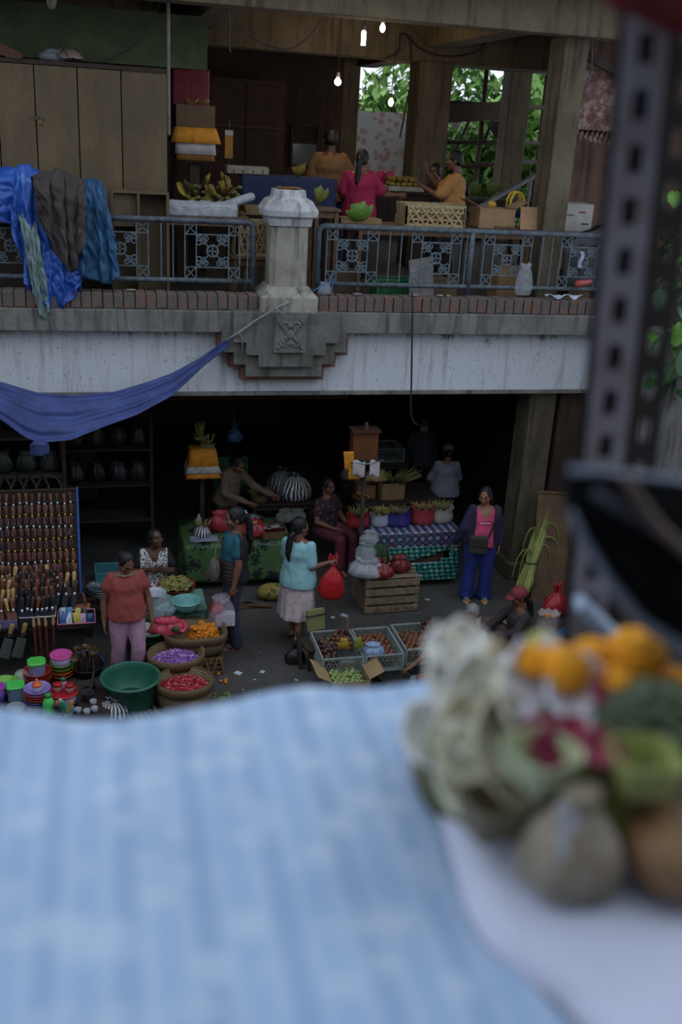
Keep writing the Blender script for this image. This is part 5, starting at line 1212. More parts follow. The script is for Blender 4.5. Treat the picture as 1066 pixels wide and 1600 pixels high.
# hand-held bag, scraps on the ground
hp = aY(347, 930, 9.86)
t = carrier('clear bag with a white carton inside, held by the woman in the vest', (hp.x-.0, 9.84, hp.z-.36), .27, .36, film('cdb9c6', .35, .2), knot=False)
o = MB().box((0, 0, .07), (.21, .12, .14)).obj('white_box', mat('c9ced4', .6, .08), loc=(hp.x+.03, 9.84, hp.z-.345)); tag(o, 'white carton inside the clear carrier bag', 'carton')
carrier('small red bag in the left half of the clear carrier bag', (hp.x-.06, 9.84, hp.z-.21), .14, .14, film('b3303c', .9, .3), knot=False)
for i, (px, py, s, c) in enumerate(((410, 1050, .03, 'b9bdc0'), (398, 1062, .015, 'b9bdc0'), (372, 1052, .04, 'c9ccd0'), (538, 962, .045, 'b9bdc8'), (520, 965, .03, 'b9bdc8'), (463, 1063, .02, 'b9bdc0'), (445, 1078, .012, 'a9adb0'), (405, 1085, .014, 'a9adb0'), (380, 1078, .012, 'a9adb0'), (668, 937, .03, 'b9bdc0'))):
    o = MB().sheet(3, 3, lambda u, v: ((u-.5)*s*2, (v-.5)*s*1.6, .004+.006*nz(u*5+i, v*5))).obj('paper_scrap', mat(c, .8), loc=onf(px, py), rz=U(0, 3), solid=.002); tag(o, 'white scrap of paper lying on the dark ground', 'paper scrap', 'paper scraps on the ground')
b = MB()
for i in range(26):
    a = U(0, 6.3); r = .07*math.sqrt(U(0, 1)); b.box((r*math.cos(a)*1.3, r*math.sin(a), .006), (.035, .012, .006), rz=U(0, 3))
o = b.obj('leaf_scraps', mat('7d9a4a', .8), loc=onf(347, 1088)); tag(o, 'patch of green leaf scraps on the ground', 'leaf scraps', None, 'stuff')
b = MB()
for i in range(60): p = onf(U(300, 760), U(935, 1085)); b.box((p.x, p.y, .004), (U(.008, .02), U(.006, .015), .004), rz=U(0, 3))
o = b.obj('ground_litter', mat('8a8478', .9)); tag(o, 'specks of pale litter strewn over the market lane', 'litter', None, 'stuff')

# --- blue awning, its rope, the cable, deeper wall board
upper = [(0, 596), (60, 614), (120, 618), (180, 612), (230, 597), (270, 582), (310, 560), (352, 531)]
lower = [(0, 655), (40, 684), (62, 692), (110, 688), (160, 668), (215, 648), (270, 618), (320, 570), (358, 541)]
def crv(c, t):
    x = 358*t; return x, poly_at(c, x)
def awn(u, v):
    u2 = -.35+1.35*u
    x, ya = crv(upper, max(0, u2)); x2, yb = crv(lower, max(0, u2))
    if u2 < 0: x = x2 = 358*u2; ya += u2*-60; yb += u2*60*1.5
    Y = lerp(10.35, 11.0, max(0, u2)) + (.35-.45*v)*math.sin(PI*min(1, max(.0, u)))*.8
    p = aY(lerp(x, x2, v), lerp(ya, yb, v), Y); f = math.sin(v*17+u*5)*.018+.012*math.sin(v*31-u*9)+.03*nz(u*5, v*4)
    return p+V((0, -f*(1-.6*u), f*.3))
t = thing('blue_awning', 'blue tarpaulin awning sagging from the facade at the left', 'awning', (.2, 10.8, 2.4))
b = MB(); b.sheet(60, 26, awn); o = b.obj('tarpaulin', mat('3d4c86', .65, .25, 5, bump=.3), t, smooth=True, solid=.004); o.matrix_parent_inverse = Matrix.Translation(t.location).inverted()
kp = aY(62, 700, 10.25); b = MB(); b.ell((0, 0, 0), (.10, .08, .09), 14, 10)
for i in range(6): b.tube([(-.09, -.05, -.04+i*.018), (0, -.085, -.05+i*.022), (.09, -.05, -.03+i*.016)], .014, 6)
o = b.obj('knot', mat('3a4680', .65, .3, 8), t, smooth=True); o.location = kp-V(t.location)
M_rope = mat('8d9296', .8, .3, 60)
pts = [aY(352, 533, 11.0), aY(372, 520, 10.98), aY(398, 502, 10.95), aY(425, 486, 10.93), aY(448, 472, 11.02), aY(462, 466, 11.1)]
b = MB(); b.tube(pts, .014, 8); b.tube([p+V((.01*math.sin(i*2), -.008, .014*math.cos(i*2.2))) for i, p in enumerate(pts)], .009, 6); b.tube([aY(430, 480, 10.93), aY(437, 487, 10.9), aY(447, 492, 10.9), aY(444, 480, 10.92)], .007, 6); b.tube([aY(374, 520, 10.96), aY(379, 530, 10.95), aY(378, 555, 10.96)], .006, 6)
o = b.obj('rope', M_rope, smooth=True); tag(o, 'frayed grey rope tying the blue awning to the pier base', 'rope')
pts = [aY(644, 455, 11.1), aY(645, 480, 11.06), aY(644, 530, 11.05), aY(643, 600, 11.05), aY(642, 640, 11.05), aY(646, 658, 11.05), aY(652, 664, 11.05)]
o = MB().tube(curve(pts), .011, 7).obj('hanging_cable', mat('23242a', .6), smooth=True); tag(o, 'dark cable hanging down over the whitewashed fascia', 'cable')
o = MB().box((2.25, 13.45, 2.35), (2.7, .04, .62)).obj('hanging_board', mat('4f3d2c', .85, .3, 6)); tag(o, 'long brown board hanging under the ceiling at the back of the stalls', 'board')
MB().box((2.25, 13.43, 2.03), (2.7, .06, .03)).obj('edge_strip', mat('6b4522', .8), o)
for x in (1.1, 3.4): MB().tube([(x, 13.45, 2.6), (x, 13.45, 2.95)], .008, 6).obj('hanger', M_woodd, o)
MB().box((2.25, 13.46, .9), (.04, .04, .01))
t = carrier('blue and white plastic bag hanging in front of the long brown board', aY(366, 690, 13.2), .22, .22, film('3f5f8a', .9, .3), knot=True)
b = MB(); b.tube([aY(366, 662, 13.2), aY(366, 640, 13.36)], .005, 5); o = b.obj('bag_string', M_rope); tag(o, 'string holding the blue and white hanging bag', 'string')
for i, (x, y) in enumerate(((-.9, 12.0), (.2, 13.0))):
    t = thing('market_shelf', ('shelf of wrapped goods behind the knife rack' if i == 0 else 'tall dark shelf of goods left of the shrine'), 'shelf', (x, y, 0))
    for s in (-1, 1): MB().box((s*.58, 0, 1.0), (.04, .4, 2.0)).obj('side_panel', M_woodd, t)
    for z in (.5, 1.0, 1.5, 1.98): MB().box((0, 0, z), (1.14, .4, .03)).obj('shelf_board', M_woodd, t)
    for z in (1.016, 1.516):
        for q in range(4):
            c = random.choice(['2d3034', '35301f', '2a1a1a', '1f2a1f']); o = carrier('%s sack on the %s shelf %s' % (('first', 'second', 'third', 'fourth')[q]+' from the left', 'upper' if z > 1.2 else 'middle', 'behind the knife rack' if i == 0 else 'left of the shrine'), (x-.42+q*.28, y, z), .24, .26, mat(c, .5, .3), knot=False, group='sacks on the dark shelves')
# ------------------------------------------------------------------ upstairs: lockers, tarps, fruit tables, lamps
ZU = 3.71
k = NT('old_plywood'); v = k.coords(); f = k.noise(k.coords((1.5, 1.5, .6)), 2.2, 6); g = k.noise(k.coords((14, 14, 1)), 3, 4); h = k.noise(v, 55, 2)
k.base(k.mix(k.ramp(h, [(.64, (0, 0, 0)), (.7, (.7, .7, .7))]), k.mix(k.ramp(g, [(.45, (0, 0, 0)), (.75, (.5, .5, .5))]), k.ramp(f, [(.3, H('53452f')), (.7, H('6f5e44'))]), H('54452f')), H('3a2e20')))
k.set(Roughness=.75); M_ply = k.m
Yc = 12.0; xe = [aY(px, 220, Yc).x for px in (-70, 0, 58, 124, 191, 262)]
t = thing('plywood_locker', 'tall plywood locker with hinged doors and a padlock, left upstairs', 'locker', ((xe[0]+xe[-1])/2, Yc+.3, ZU)); L0 = V(t.location)
ztop = aY(130, 105, Yc).z; hh = ztop-ZU
b = MB(); b.box((0, .03, hh/2), (xe[-1]-xe[0], .5, hh)); b.obj('carcass', M_woodd, t)
for i in range(5):
    a, c = xe[i], xe[i+1]
    dname = 'door'
    d = MB().box(((a+c)/2-L0.x, -.29 if i < 4 else -.27, hh/2+.35 if i < 4 else hh/2), (c-a-.012, .03, hh-.72 if i < 4 else hh)).obj(dname, M_ply, t, bevel=.003)
    if i == 1:
        p = aY(62, 190, Yc-.02)-L0; b = MB(); b.box((p.x, -.315, p.z), (.05, .02, .045)); b.tube(arc((p.x, -.318, p.z+.022), .018, 0, PI, 8), .005, 6); b.obj('padlock', mat('8f7a4a', .4, .2, metal=.7), d); MB().box((p.x-.03, -.308, p.z+.03), (.16, .006, .03)).obj('hasp', mat('5b5148', .5, .2, metal=.5), d)
MB().box((0, -.28, hh+.02), (xe[-1]-xe[0]+.03, .06, .045)).obj('top_rail', M_woodd, t)
q = thing('low_cupboard', 'low open cupboard under the plywood locker doors', 'cupboard', (.62, 11.72, ZU)); zc_ = aY(210, 300, 11.6).z-ZU
b = MB(); b.box((0, 0, zc_), (.62, .3, .03)); b.box((0, .13, zc_/2), (.6, .02, zc_))
for s in (-.3, -.02, .3): b.box((s, -.01, zc_/2), (.03, .28, zc_-.03))
b.obj('cupboard_frame', M_ply, q); MB().box((-.16, -.06, zc_-.2), (.24, .04, .34)).obj('panel', M_ply, q)
o = MB().cone((0, 0, 0), (0, 0, 7.1-5.45), .018, .018).obj('metal_pole', mat('7a726a', .6, .3, metal=.3), smooth=True, loc=aY(264, 165, 11.66)); o.location.z = 5.45; tag(o, 'thin grey metal pole from the ceiling beside the plywood locker', 'pole')
p = aY(106, 98, 12.0); o = MB().sheet(10, 8, lambda u, v: ((u-.5)*.26+.02*nz(v*5, u*3), (v-.5)*.2, .03+.09*math.sin(u*PI)*math.sin(v*PI)+.02*nz(u*6, v*6))).obj('crumpled_cloth', mat('8f7a72', .8), smooth=True, solid=.012, loc=(p.x+.03, 12.15, ztop+.052)); tag(o, 'crumpled pinkish cloth on top of the plywood locker', 'cloth')
carrier('grey plastic bag beside the crumpled cloth on the locker', (p.x-.16, 12.2, ztop+.045), .24, .12, film('7d8084', .8, .3), knot=False)
p = aY(12, 82, 11.9); o = MB().box((0, 0, 0), (.5, .06, .1), ry=.36).obj('plank', mat('5b3a22', .8), loc=(p.x-.1, 12.02, ztop+.13)); tag(o, 'slanted brown plank on the left end of the locker', 'plank')

o = MB().box((.0, 12.5, 6.42), (2.9, .03, .55)).obj('painted_board', mat('4a5233', .85, .3, 4)); tag(o, 'olive green board fixed above the back of the plywood locker', 'board')
# tarps thrown over the railing and the low cupboard
def tarp(label, top_px, bot_px, mats, seed, Yf=11.24, name='tarpaulin', back=.35, folds=5, amp=.03, topz=0):
    """top_px: [(px, py)] crest line; bot_px: [(px, py)] hem, same number of points"""
    t = thing(name, label, 'tarpaulin', tuple(aY(top_px[0][0], top_px[0][1], Yf))); o0 = V(t.location)
    tp = [(i/(len(top_px)-1), V((*q, 0))) for i, q in enumerate(top_px)]; bp = [(i/(len(bot_px)-1), V((*q, 0))) for i, q in enumerate(bot_px)]
    def fn(u, v):
        a, c = poly_at(tp, u), poly_at(bp, u); f = math.sin(u*folds*6.28+seed+2.2*nz(v*2+seed, u*3))
        crest = aY(a.x, a.y, Yf+.14)
        if v < .18:
            w = v/.18; p = crest+V((.0, back*(1-w), -.16*(1-w)**2))
            return p+V((0, 0, amp*f*.5)) - o0
        w = (v-.18)/.82; px, py = lerp(a.x, c.x, w**.9), lerp(a.y, c.y, w)
        Y = Yf+.14*(1-min(1, w*2.6))**2-.0
        p = aY(px, py, Y)
        return p+V((amp*.5*math.cos(u*23+w*3)+.02*nz(u*9, w*7, seed), -.035-amp*f*min(1, .35+w)-.035*nz(u*7+seed, w*5)-.022*nz(u*17+seed, w*13), .0)) - o0
    b = MB(); b.sheet(70, 60, fn); b.obj('cloth', mats, t, smooth=True, solid=.004); return t
k = NT('blue_tarp'); v = k.coords(); f = k.noise(v, 3, 5); h = k.noise(v, 9, 4); k.base(k.mix(k.ramp(h, [(.62, (0, 0, 0)), (.66, (1, 1, 1))]), k.ramp(f, [(.3, H('1c3f8f')), (.7, H('2f62bd'))]), H('5f8bc9'))); k.set(Roughness=.42); k.bump(k.noise(v, 16, 5), .5, .03); M_tarpb = k.m
M_tarpd = mat('463e3b', .85, .3, 6, bump=.5); M_tarpt = mat('1f557c', .55, .3, 5, bump=.5); M_tarpg = mat('7d9694', .5, .3, 6, bump=.4)
tarp('bright blue tarpaulin bunched over the left railing at the picture edge', [(-60, 268), (20, 262), (40, 256), (75, 275), (128, 300)], [(-60, 330), (18, 350), (40, 440), (85, 496), (124, 455)], M_tarpb, 1.0, 11.22, folds=6, amp=.035)
tarp('grey-green underside of a tarpaulin hanging lowest over the brick edge', [(28, 330), (36, 330), (45, 332), (56, 345)], [(52, 455), (62, 492), (72, 499), (78, 484)], M_tarpg, 2.0, 11.13, folds=2, amp=.012, back=.05)
tarp('dark brown-grey cloth hanging between the blue tarpaulins', [(47, 275), (70, 268), (92, 264), (110, 272), (132, 284)], [(62, 345), (85, 392), (108, 426), (120, 420), (132, 372)], M_tarpd, 3.0, 11.10, folds=4, amp=.03)
tarp('teal-blue tarpaulin hanging on the right of the dark cloth', [(124, 288), (135, 280), (150, 279), (163, 288)], [(120, 428), (140, 436), (172, 444), (186, 432)], M_tarpt, 4.0, 11.20, folds=3, amp=.03)
tarp('low blue tarpaulin fold swelling under the dark cloth', [(62, 372), (75, 366), (90, 372), (105, 392), (118, 405)], [(66, 470), (84, 492), (100, 480), (118, 460), (126, 440)], M_tarpb, 5.0, 11.16, folds=3, amp=.03, back=.05)

# left fruit table behind the railing
def utable(label, pa, pb, Y0, Y1, py, z=None, m=None, **kw):
    a, c = aY(pa, py, Y0), aY(pb, py, Y0); return table('fruit_table', label, a.x, c.x, Y0, Y1, z or a.z, m or M_wood, z0=ZU, **kw), (z or a.z)
_, z1 = utable('wooden fruit table behind the left railing, heaped with bananas', 250, 392, 11.78, 12.55, 336)
M_paper = mat('b3b6bb', .75, .3, 8, bump=.5)
o = MB(); o.sheet(24, 12, lambda u, v: ((u-.5)*.80, (v-.5)*.26, .05+.05*math.sin(v*PI)+.03*nz(u*9, v*6)+.012*nz(u*24, v*14))); o.sheet(24, 6, lambda u, v: ((u-.5)*.80, -.13-.01*math.sin(u*20), .05*(1-v)+.03*nz(u*9, 0)*(1-v)-.05*v)); o = o.obj('paper_bundle', M_paper, smooth=True, solid=.01, loc=(aY(316, 330, 11.85).x, 11.92, z1+.05)); tag(o, 'crumpled white paper spread on the front of the banana table', 'paper')
p = aY(372, 312, 11.95); t = MB(); t.cone((-.19, 0, -.07), (.16, 0, .06), .055, .05, 14); o = t.obj('paper_roll', M_paper, smooth=True, loc=(p.x, 12.02, z1+.16)); tag(o, 'white paper roll lying slanted on the banana heap', 'paper roll')
for i in range(18):
    px, py = (294+i*15.5 % 84, 312-(i//6)*9+U(-2, 2)); Y = 12.12+.13*(i//6); p = aY(px, py, Y)
    c, lb = (('b3962e', 'yellow'), ('a5872c', 'brown-spotted yellow'), ('6d6a30', 'half-ripe'), ('8d7a30', 'dark-tipped yellow'))[i % 4] if px > 305 or i < 6 else ('4c5a2c', 'green')
    hand_ = banana_hand('%s banana hand heaped on the left table, %s layer' % (lb, ('front', 'middle', 'back')[i//6]), p+V((0, 0, .02)), (PI+U(-.5, .3) if i % 3 else U(-.4, .2), U(-.3, .3), U(0, 6.2)), 6, c, 1.25, '%s bananas, %s layer of the left heap' % (lb, ('front', 'middle', 'back')[i//6]), 1, c2='54441f')
for i in range(3): tag(MB().box((0, 0, 0), (.3, .24, .10)).obj('banana_box', M_card, loc=(1.32+i*.31, 12.36, z1+.051+.0*i)), '%s flat carton under the banana heap' % ('left', 'middle', 'right')[i], 'carton', 'cartons under the bananas')
def wicker(label, loc, w, d, h, nx=7, nz_=3, m=None, rz=0, name='bamboo_basket'):
    t = thing(name, label, 'basket', loc, rz); b = MB(); b.box((0, 0, .006), (w, d, .012)); b.obj('basket_floor', m, t); b = MB()
    for s in (-1, 1):
        for zz_ in (0.02, h-.02): b.box((0, s*d/2, zz_), (w+.02, .012, .04)); b.box((s*w/2, 0, zz_), (.012, d, .04))
    b.obj('rim', m, t); b = MB()
    for s in (-1, 1):
        for i in range(-1, nx+1):
            for e in (-1, 1):
                xa = -w/2+w*i/nx; xb = xa+e*w/nx*1.6; xa2, xb2 = max(-w/2, min(w/2, xa)), max(-w/2, min(w/2, xb))
                b.bar((xa2, s*d/2+.006*e, .02), (xb2, s*d/2+.006*e, h-.02), .006, .022)
                ya, yb = xa/w*d, xb/w*d; b.bar((s*w/2+.006*e, max(-d/2, min(d/2, ya)), .02), (s*w/2+.006*e, max(-d/2, min(d/2, yb)), h-.02), .022, .006)
        for q in range(1, nz_): b.box((0, s*d/2, h*q/nz_), (w, .008, .02)); b.box((s*w/2, 0, h*q/nz_), (.008, d, .02))
    b.obj('lattice', m, t); return t
M_wick = mat('a08c66', .75, .3, 20)
p = aY(390, 378, 11.95); z_ = min(p.z, 4.3)
table('low_bench', 'low bench behind the railing beside the pier', 1.66, 2.12, 11.72, 12.1, 4.16, M_wood, z0=ZU, cat='bench')
wicker('openwork bamboo basket left of the pier', (1.90, 11.92, 4.162), .36, .3, .40, 4, 3, M_wick)
# dark corner with shrine
X = aY(304, 240, 12.85).x; Y = 12.9; zs = aY(304, 205, 12.8).z
t = thing('offering_shrine', 'upstairs shrine dressed in gold cloth with a white band and fringe', 'shrine', (X, Y, ZU)); zr = zs-ZU
MB().box((0, 0, zr/2-.1), (.12, .12, zr-.2)).obj('post', M_woodd, t); MB().box((0, 0, zr+.12), (.46, .36, .34)).obj('box', mat('6b5238', .8, .2, 8), t)
skirtcloth(MB(), .48, .38, zr+.04, zr-.13, .12).obj('gold_cloth', M_gold, t, smooth=True, solid=.004); skirtcloth(MB(), .46, .36, zr-.10, zr-.26, .03).obj('white_band', M_whitec, t, smooth=True, solid=.004); skirtcloth(MB(), .44, .34, zr-.25, zr-.33, .03).obj('fringe', M_fringe, t, smooth=True, solid=.004)
MB().box((0, 0, zr-.34), (.36, .28, .03)).obj('shelf', M_woodd, t)
b = MB()
for i in range(16): b.box((U(-.16, .16), U(-.08, .08), zr+.31+U(0, .05)), (.06, .012, .03), rz=U(0, 3), ry=U(-.8, .8))
b.obj('offering', mat('8f6a3a', .8, .3), t)
for i, px in enumerate((284, 310)):
    p = aY(px, 170, 13.5); tag(MB().box((0, 0, .22), (.25, .22, .44)).obj('red_box', mat('7d1d26', .6), loc=(p.x, 13.5, aY(px, 168, 13.5).z), bevel=.02), '%s of two dark red boxes behind the gold-dressed shrine' % ('left', 'right')[i], 'box', 'red boxes behind the shrine')
table('high_shelf', 'dark stand carrying the two red boxes', aY(268, 150, 13.3).x, aY(328, 150, 13.3).x, 13.3, 13.75, aY(300, 168, 13.5).z-.002, M_woodd, z0=ZU, cat='stand')
p = aY(351, 226, 13.6); o = MB().box((0, 0, 0), (.10, .02, .30)).obj('yellow_banner', mat('a8782a', .8), loc=(p.x, 13.2, p.z)); tag(o, 'small yellow and white paper banner right of the gold-dressed shrine', 'banner'); o2 = MB().box((0, -.002, .15), (.10, .02, .06)).obj('white_end', M_whitec, o)
b = MB(); b.cone((p.x, 13.22, ZU), (p.x, 13.22, p.z+.3), .015, .015); o = b.obj('banner_stick', M_woodd); tag(o, 'thin stick holding the yellow paper banner', 'stick')
p = aY(386, 270, 12.9); table('rear_table', 'table under a dark blue cloth behind the bananas', 1.95, 3.05, 12.75, 13.25, p.z-.03, M_woodd, z0=ZU)
tarp_ = MB(); zt_ = p.z-.022; tarp_.sheet(20, 8, lambda u, v: (lerp(1.9, 3.1, u), lerp(12.7, 13.3, v), zt_+.004*nz(u*9, v*9))); tarp_.sheet(30, 8, lambda u, v: (lerp(1.9, 3.1, u), 12.7-.02*v*(1+math.sin(u*30)), zt_-.45*v)); o = tarp_.obj('blue_cover', mat('18264a', .8, .3), smooth=True, solid=.006); tag(o, 'dark blue cloth over the rear table upstairs', 'cloth')
t = thing('foam_box', 'white foam box lid on the dark blue table upstairs', 'box', (p.x, 12.95, zt_+.01)); b = MB(); b.box((0, 0, .045), (.52, .3, .09)); b.obj('box_body', mat('8f8775', .7), t, bevel=.01)
b = MB()
for i in range(4): b.box((-.18+i*.12, -.152, .03), (.012, .006, .035))
b.obj('slots', M_woodd, t)
p = aY(466, 268, 13.0); banana_hand('dull yellow bananas on the blue table behind the pier', (p.x, 12.92, zt_+.03), (.3, 0, -1.6), 7, '8f7a34', 1.2, None, 1)
p = aY(495, 318, 12.2); table('low_bench', 'low bench just right of the pier, carrying green bananas', 2.62, 2.95, 11.8, 12.2, p.z-.03, M_wood, z0=ZU, cat='bench')
banana_hand('greenish bananas right beside the pier', (p.x-.02, 12.0, p.z+.04), (.4, 0, -1.2), 7, '7d7f35', 1.3, None, 2)
p = aY(478, 228, 18.4); q = thing('window', 'small window in the dark back wall upstairs', 'window', (p.x, 18.49, p.z)); b = MB()
for s in (-1, 1): b.box((s*.24, 0, 0), (.04, .05, .72)); b.box((0, 0, s*.34), (.48, .05, .04))
b.box((0, 0, .05), (.44, .045, .03)); b.obj('frame', M_woodd, q); MB().box((0, .005, -.15), (.44, .01, .36)).obj('pane', NT('pane').set(Roughness=.1, Base_Color=H('6d767a')+(1,)).m, q)
b = MB(); b.box((1.75, 17.9, 5.0), (3.2, .5, 2.56)); q = b.obj('wall_cabinet', mat('4a3020', .7, .3, 5), None); q.location.z = 0; tag(q, 'dark brown cabinet along the back wall upstairs', 'cabinet')
for i in range(5): MB().box((.5+i*.62, 17.64, 5.0), (.57, .02, 2.4)).obj('door', mat('452c1e', .7, .3, 5), q, bevel=.006)
MB().box((1.75, 17.62, 5.55), (3.2, .06, .04)).obj('ledge', mat('5b3d28', .7), q)

# right fruit tables behind the railing
_, z2 = utable('long wooden fruit table behind the right railing', 560, 836, 11.72, 12.35, 352)
banana_hand('hand of bright green bananas on the long fruit table', (aY(565, 345, 11.9).x, 11.95, z2+.04), (.25, 0, -PI/2-.1), 12, '6f9a3c', 1.5, None, 2)
tag(MB().box((0, 0, .03), (.5, .3, .06)).obj('flat_carton', M_card, loc=(aY(565, 345, 11.9).x, 12.05, z2+.001)), 'flat carton under the bright green bananas', 'carton')
p = aY(673, 350, 11.95); wk = wicker('shallow openwork bamboo basket of fruit on the long fruit table', (p.x, 12.0, z2+.001), .74, .42, .26, 6, 3, mat('b09c72', .75, .3, 20))
for i, (x, y, z) in enumerate(heap(26, .33, .18, .05, .02)):
    c = ('8a7a3a', 'yellow-brown') if i % 5 else ('a8283c', 'red')
    o = MB().ell((0, 0, 0), (.05, .05, .045), 12, 8).obj('round_fruit', mat(c[0], .5, .3), smooth=True, loc=(p.x+x, 12.0+y, z2+.01+z)); tag(o, c[1]+' fruit inside the shallow bamboo basket', 'fruit', c[1]+' fruit in the bamboo basket')
p = aY(772, 350, 11.9); cartonbox('open brown cardboard box on the long fruit table, flaps out', (p.x, 11.98, z2+.001), (.46, .34, .24), mat('9a7a58', .85, .15, 6), 0, True)
p = aY(828, 352, 11.82); o = MB().box((0, 0, 0), (.34, .012, .27), rx=-.2).obj('cardboard_flap', mat('b08a66', .85, .15, 6), loc=(p.x, 11.74, z2+.15)); tag(o, 'pale cardboard sheet leaning on the fruit table right of the open box', 'cardboard')
p = aY(808, 330, 12.1); t = thing('shopping_basket', 'blue shopping basket with yellow handles behind the cardboard sheet', 'basket', (p.x, 12.18, z2+.001)); b = MB(); b.rings([octring(.36, 0, .03), octring(.42, .20, .03), octring(.40, .20, .03), octring(.34, .01, .03)], 8); b.obj('basket_body', mat('1f4fb0', .4), t)
for s in (-1, 1): MB().tube([(-.09, s*.06, .18), (-.085, s*.06, .34), (-.05, s*.055, .41), (0, s*.05, .43), (.05, s*.055, .41), (.085, s*.06, .34), (.09, s*.06, .18)], .018, 8).obj('handle', mat('d8b52a', .4), t, smooth=True)
o = MB().ell((0, 0, 0), (.06, .06, .055), 14, 10).obj('melon', mat('c9a23a', .5), smooth=True, loc=(aY(772, 320, 12.15).x, 12.22, z2+.26)); tag(o, 'small yellow melon above the open cardboard box', 'fruit')
tag(MB().box((0, 0, .1), (.24, .2, .2)).obj('carton', M_card, loc=(aY(772, 320, 12.15).x, 12.25, z2+.002)), 'carton under the small yellow melon', 'carton')
p = aY(838, 358, 11.9); p.x = 5.12; tray('flat wooden tray of pale green guavas at the right end of the fruit table', p.x-.22, p.x+.22, 11.78, 12.05, z2+.001, .04, M_wood)
for x, y, z in heap(26, .19, .11, .034, .02): d_ = dup(gv, (p.x+x, 11.92+y, z2+.012+z), rrot(), 'pale green guava on the flat tray upstairs', 'guavas on the upstairs tray', 1.1)
# below and on the right railing
for i, (px, w, h, c, lb) in enumerate(((545, .3, .3, '5b4a38', 'brown carton under the fruit table, nearest the pier'), (690, .4, .22, '6d5a45', 'long brown carton under the fruit table, beside the green crate'), (795, .34, .4, '8f7350', 'tall carton under the fruit table'), (850, .3, .34, '9a7d58', 'tan carton standing under the guava tray'), (905, .3, .36, '8a6d4a', 'carton at the right end under the fruit table'))):
    p = aY(px, 450, 11.85); cartonbox(lb, (p.x, 12.0, ZU), (w, .3, h), mat(c, .85, .15, 6), U(-.1, .1), False, open_=False)
netcrate('green plastic crate under the long fruit table', aY(590, 440, 11.8).x, aY(642, 440, 11.8).x, 11.8, 12.1, ZU, ZU+.22, mat('2a7a4a', .5), name='plastic_crate')
o = MB().sheet(6, 8, lambda u, v: ((u-.5)*.3, -.16*v, .46-.46*v+.06*(1-v)*u)).obj('loose_cardboard', mat('8d8a86', .85), solid=.012, loc=(aY(655, 395, 11.75).x, 11.66, ZU+.008)); tag(o, 'slanted grey board leaning under the fruit table', 'board')
p = aY(818, 462, 11.28); carrier('clear plastic bag hanging on the right railing', (p.x, 11.30, p.z), .20, .38, film('b9c0c6', .24, .2), knot=False, d=.35)
p = aY(878, 474, 11.25)
b = MB(); b.sheet(24, 8, lambda u, v: ((u-.5)*.48, -.06*v+.03*nz(u*7, v*3), .03*math.sin(u*14)*v+.02*nz(u*9, v*4)+.02-.01*v)); o = b.obj('white_rag', mat('b9c0d0', .8), smooth=True, solid=.006, loc=(p.x, 11.26, 3.84)); tag(o, 'torn white and blue rag lying on the brick edge under the railing', 'rag')
p = aY(912, 444, 11.3); o = MB().cone((-.07, 0, 0), (.09, 0, .03), .045, .03).obj('red_bottle', mat('b8524f', .5), smooth=True, loc=(p.x, 11.31, p.z)); tag(o, 'red and white plastic bottle wedged in the right railing', 'bottle')
p = aY(908, 405, 11.35); o = MB().sheet(5, 10, lambda u, v: ((u-.5)*.05+.01*math.sin(v*7), -.01*math.sin(v*5), -.2*v)).obj('blue_ribbon', spots('3a4f8a', 'a9b0c0', 60), smooth=True, solid=.006, loc=(p.x, 11.345, p.z+.09)); tag(o, 'blue patterned rag tied to the right railing', 'rag')
p = aY(507, 455, 11.28); carrier('clear bag of scraps at the foot of the pier', (p.x, 11.27, 3.815), .16, .14, film('9fa6ac', .5, .2), knot=False)
b = MB(); b.tube([aY(478, 462, 11.1), aY(500, 448, 11.15), aY(515, 440, 11.2), aY(520, 425, 11.33)], .006, 6); b.tube([aY(515, 440, 11.2), aY(522, 436, 11.2), aY(518, 455, 11.2)], .006, 6); o = b.obj('blue_string', mat('2f7ab8', .6)); tag(o, 'bright blue string tied from the railing to the pier foot', 'string')
for i, (px, c, n) in enumerate(((455+60, '8f7a5a', 'brown'), (650, 'a9a08c', 'pale'), (692, 'b8b2a8', 'white'), (700, 'b0a13a', 'yellow'), (560, '9a9aa2', 'grey'), (205, 'a8a890', 'greenish white'))):
    p = aY(px, 462, 11.2); o = MB().sheet(4, 4, lambda u, v: ((u-.5)*.10, (v-.5)*.06, .01+.02*nz(u*4+i, v*4))).obj('litter_scrap', mat(c, .8), smooth=True, solid=.004, loc=(p.x, 11.24, 3.83)); tag(o, n+' scrap of litter on the brick edge under the railing', 'scrap')
p = aY(449, 298, 11.36); o = MB().sheet(6, 6, lambda u, v: ((u-.5)*.26, (v-.5)*.2, .012+.012*nz(u*5, v*5))).obj('palm_leaf_offering', mat('8a5a34', .8, .4, 20), solid=.012, loc=(2.225, 11.36, 4.953)); tag(o, 'dried orange-brown palm-leaf offering on top of the pier cap', 'offering')

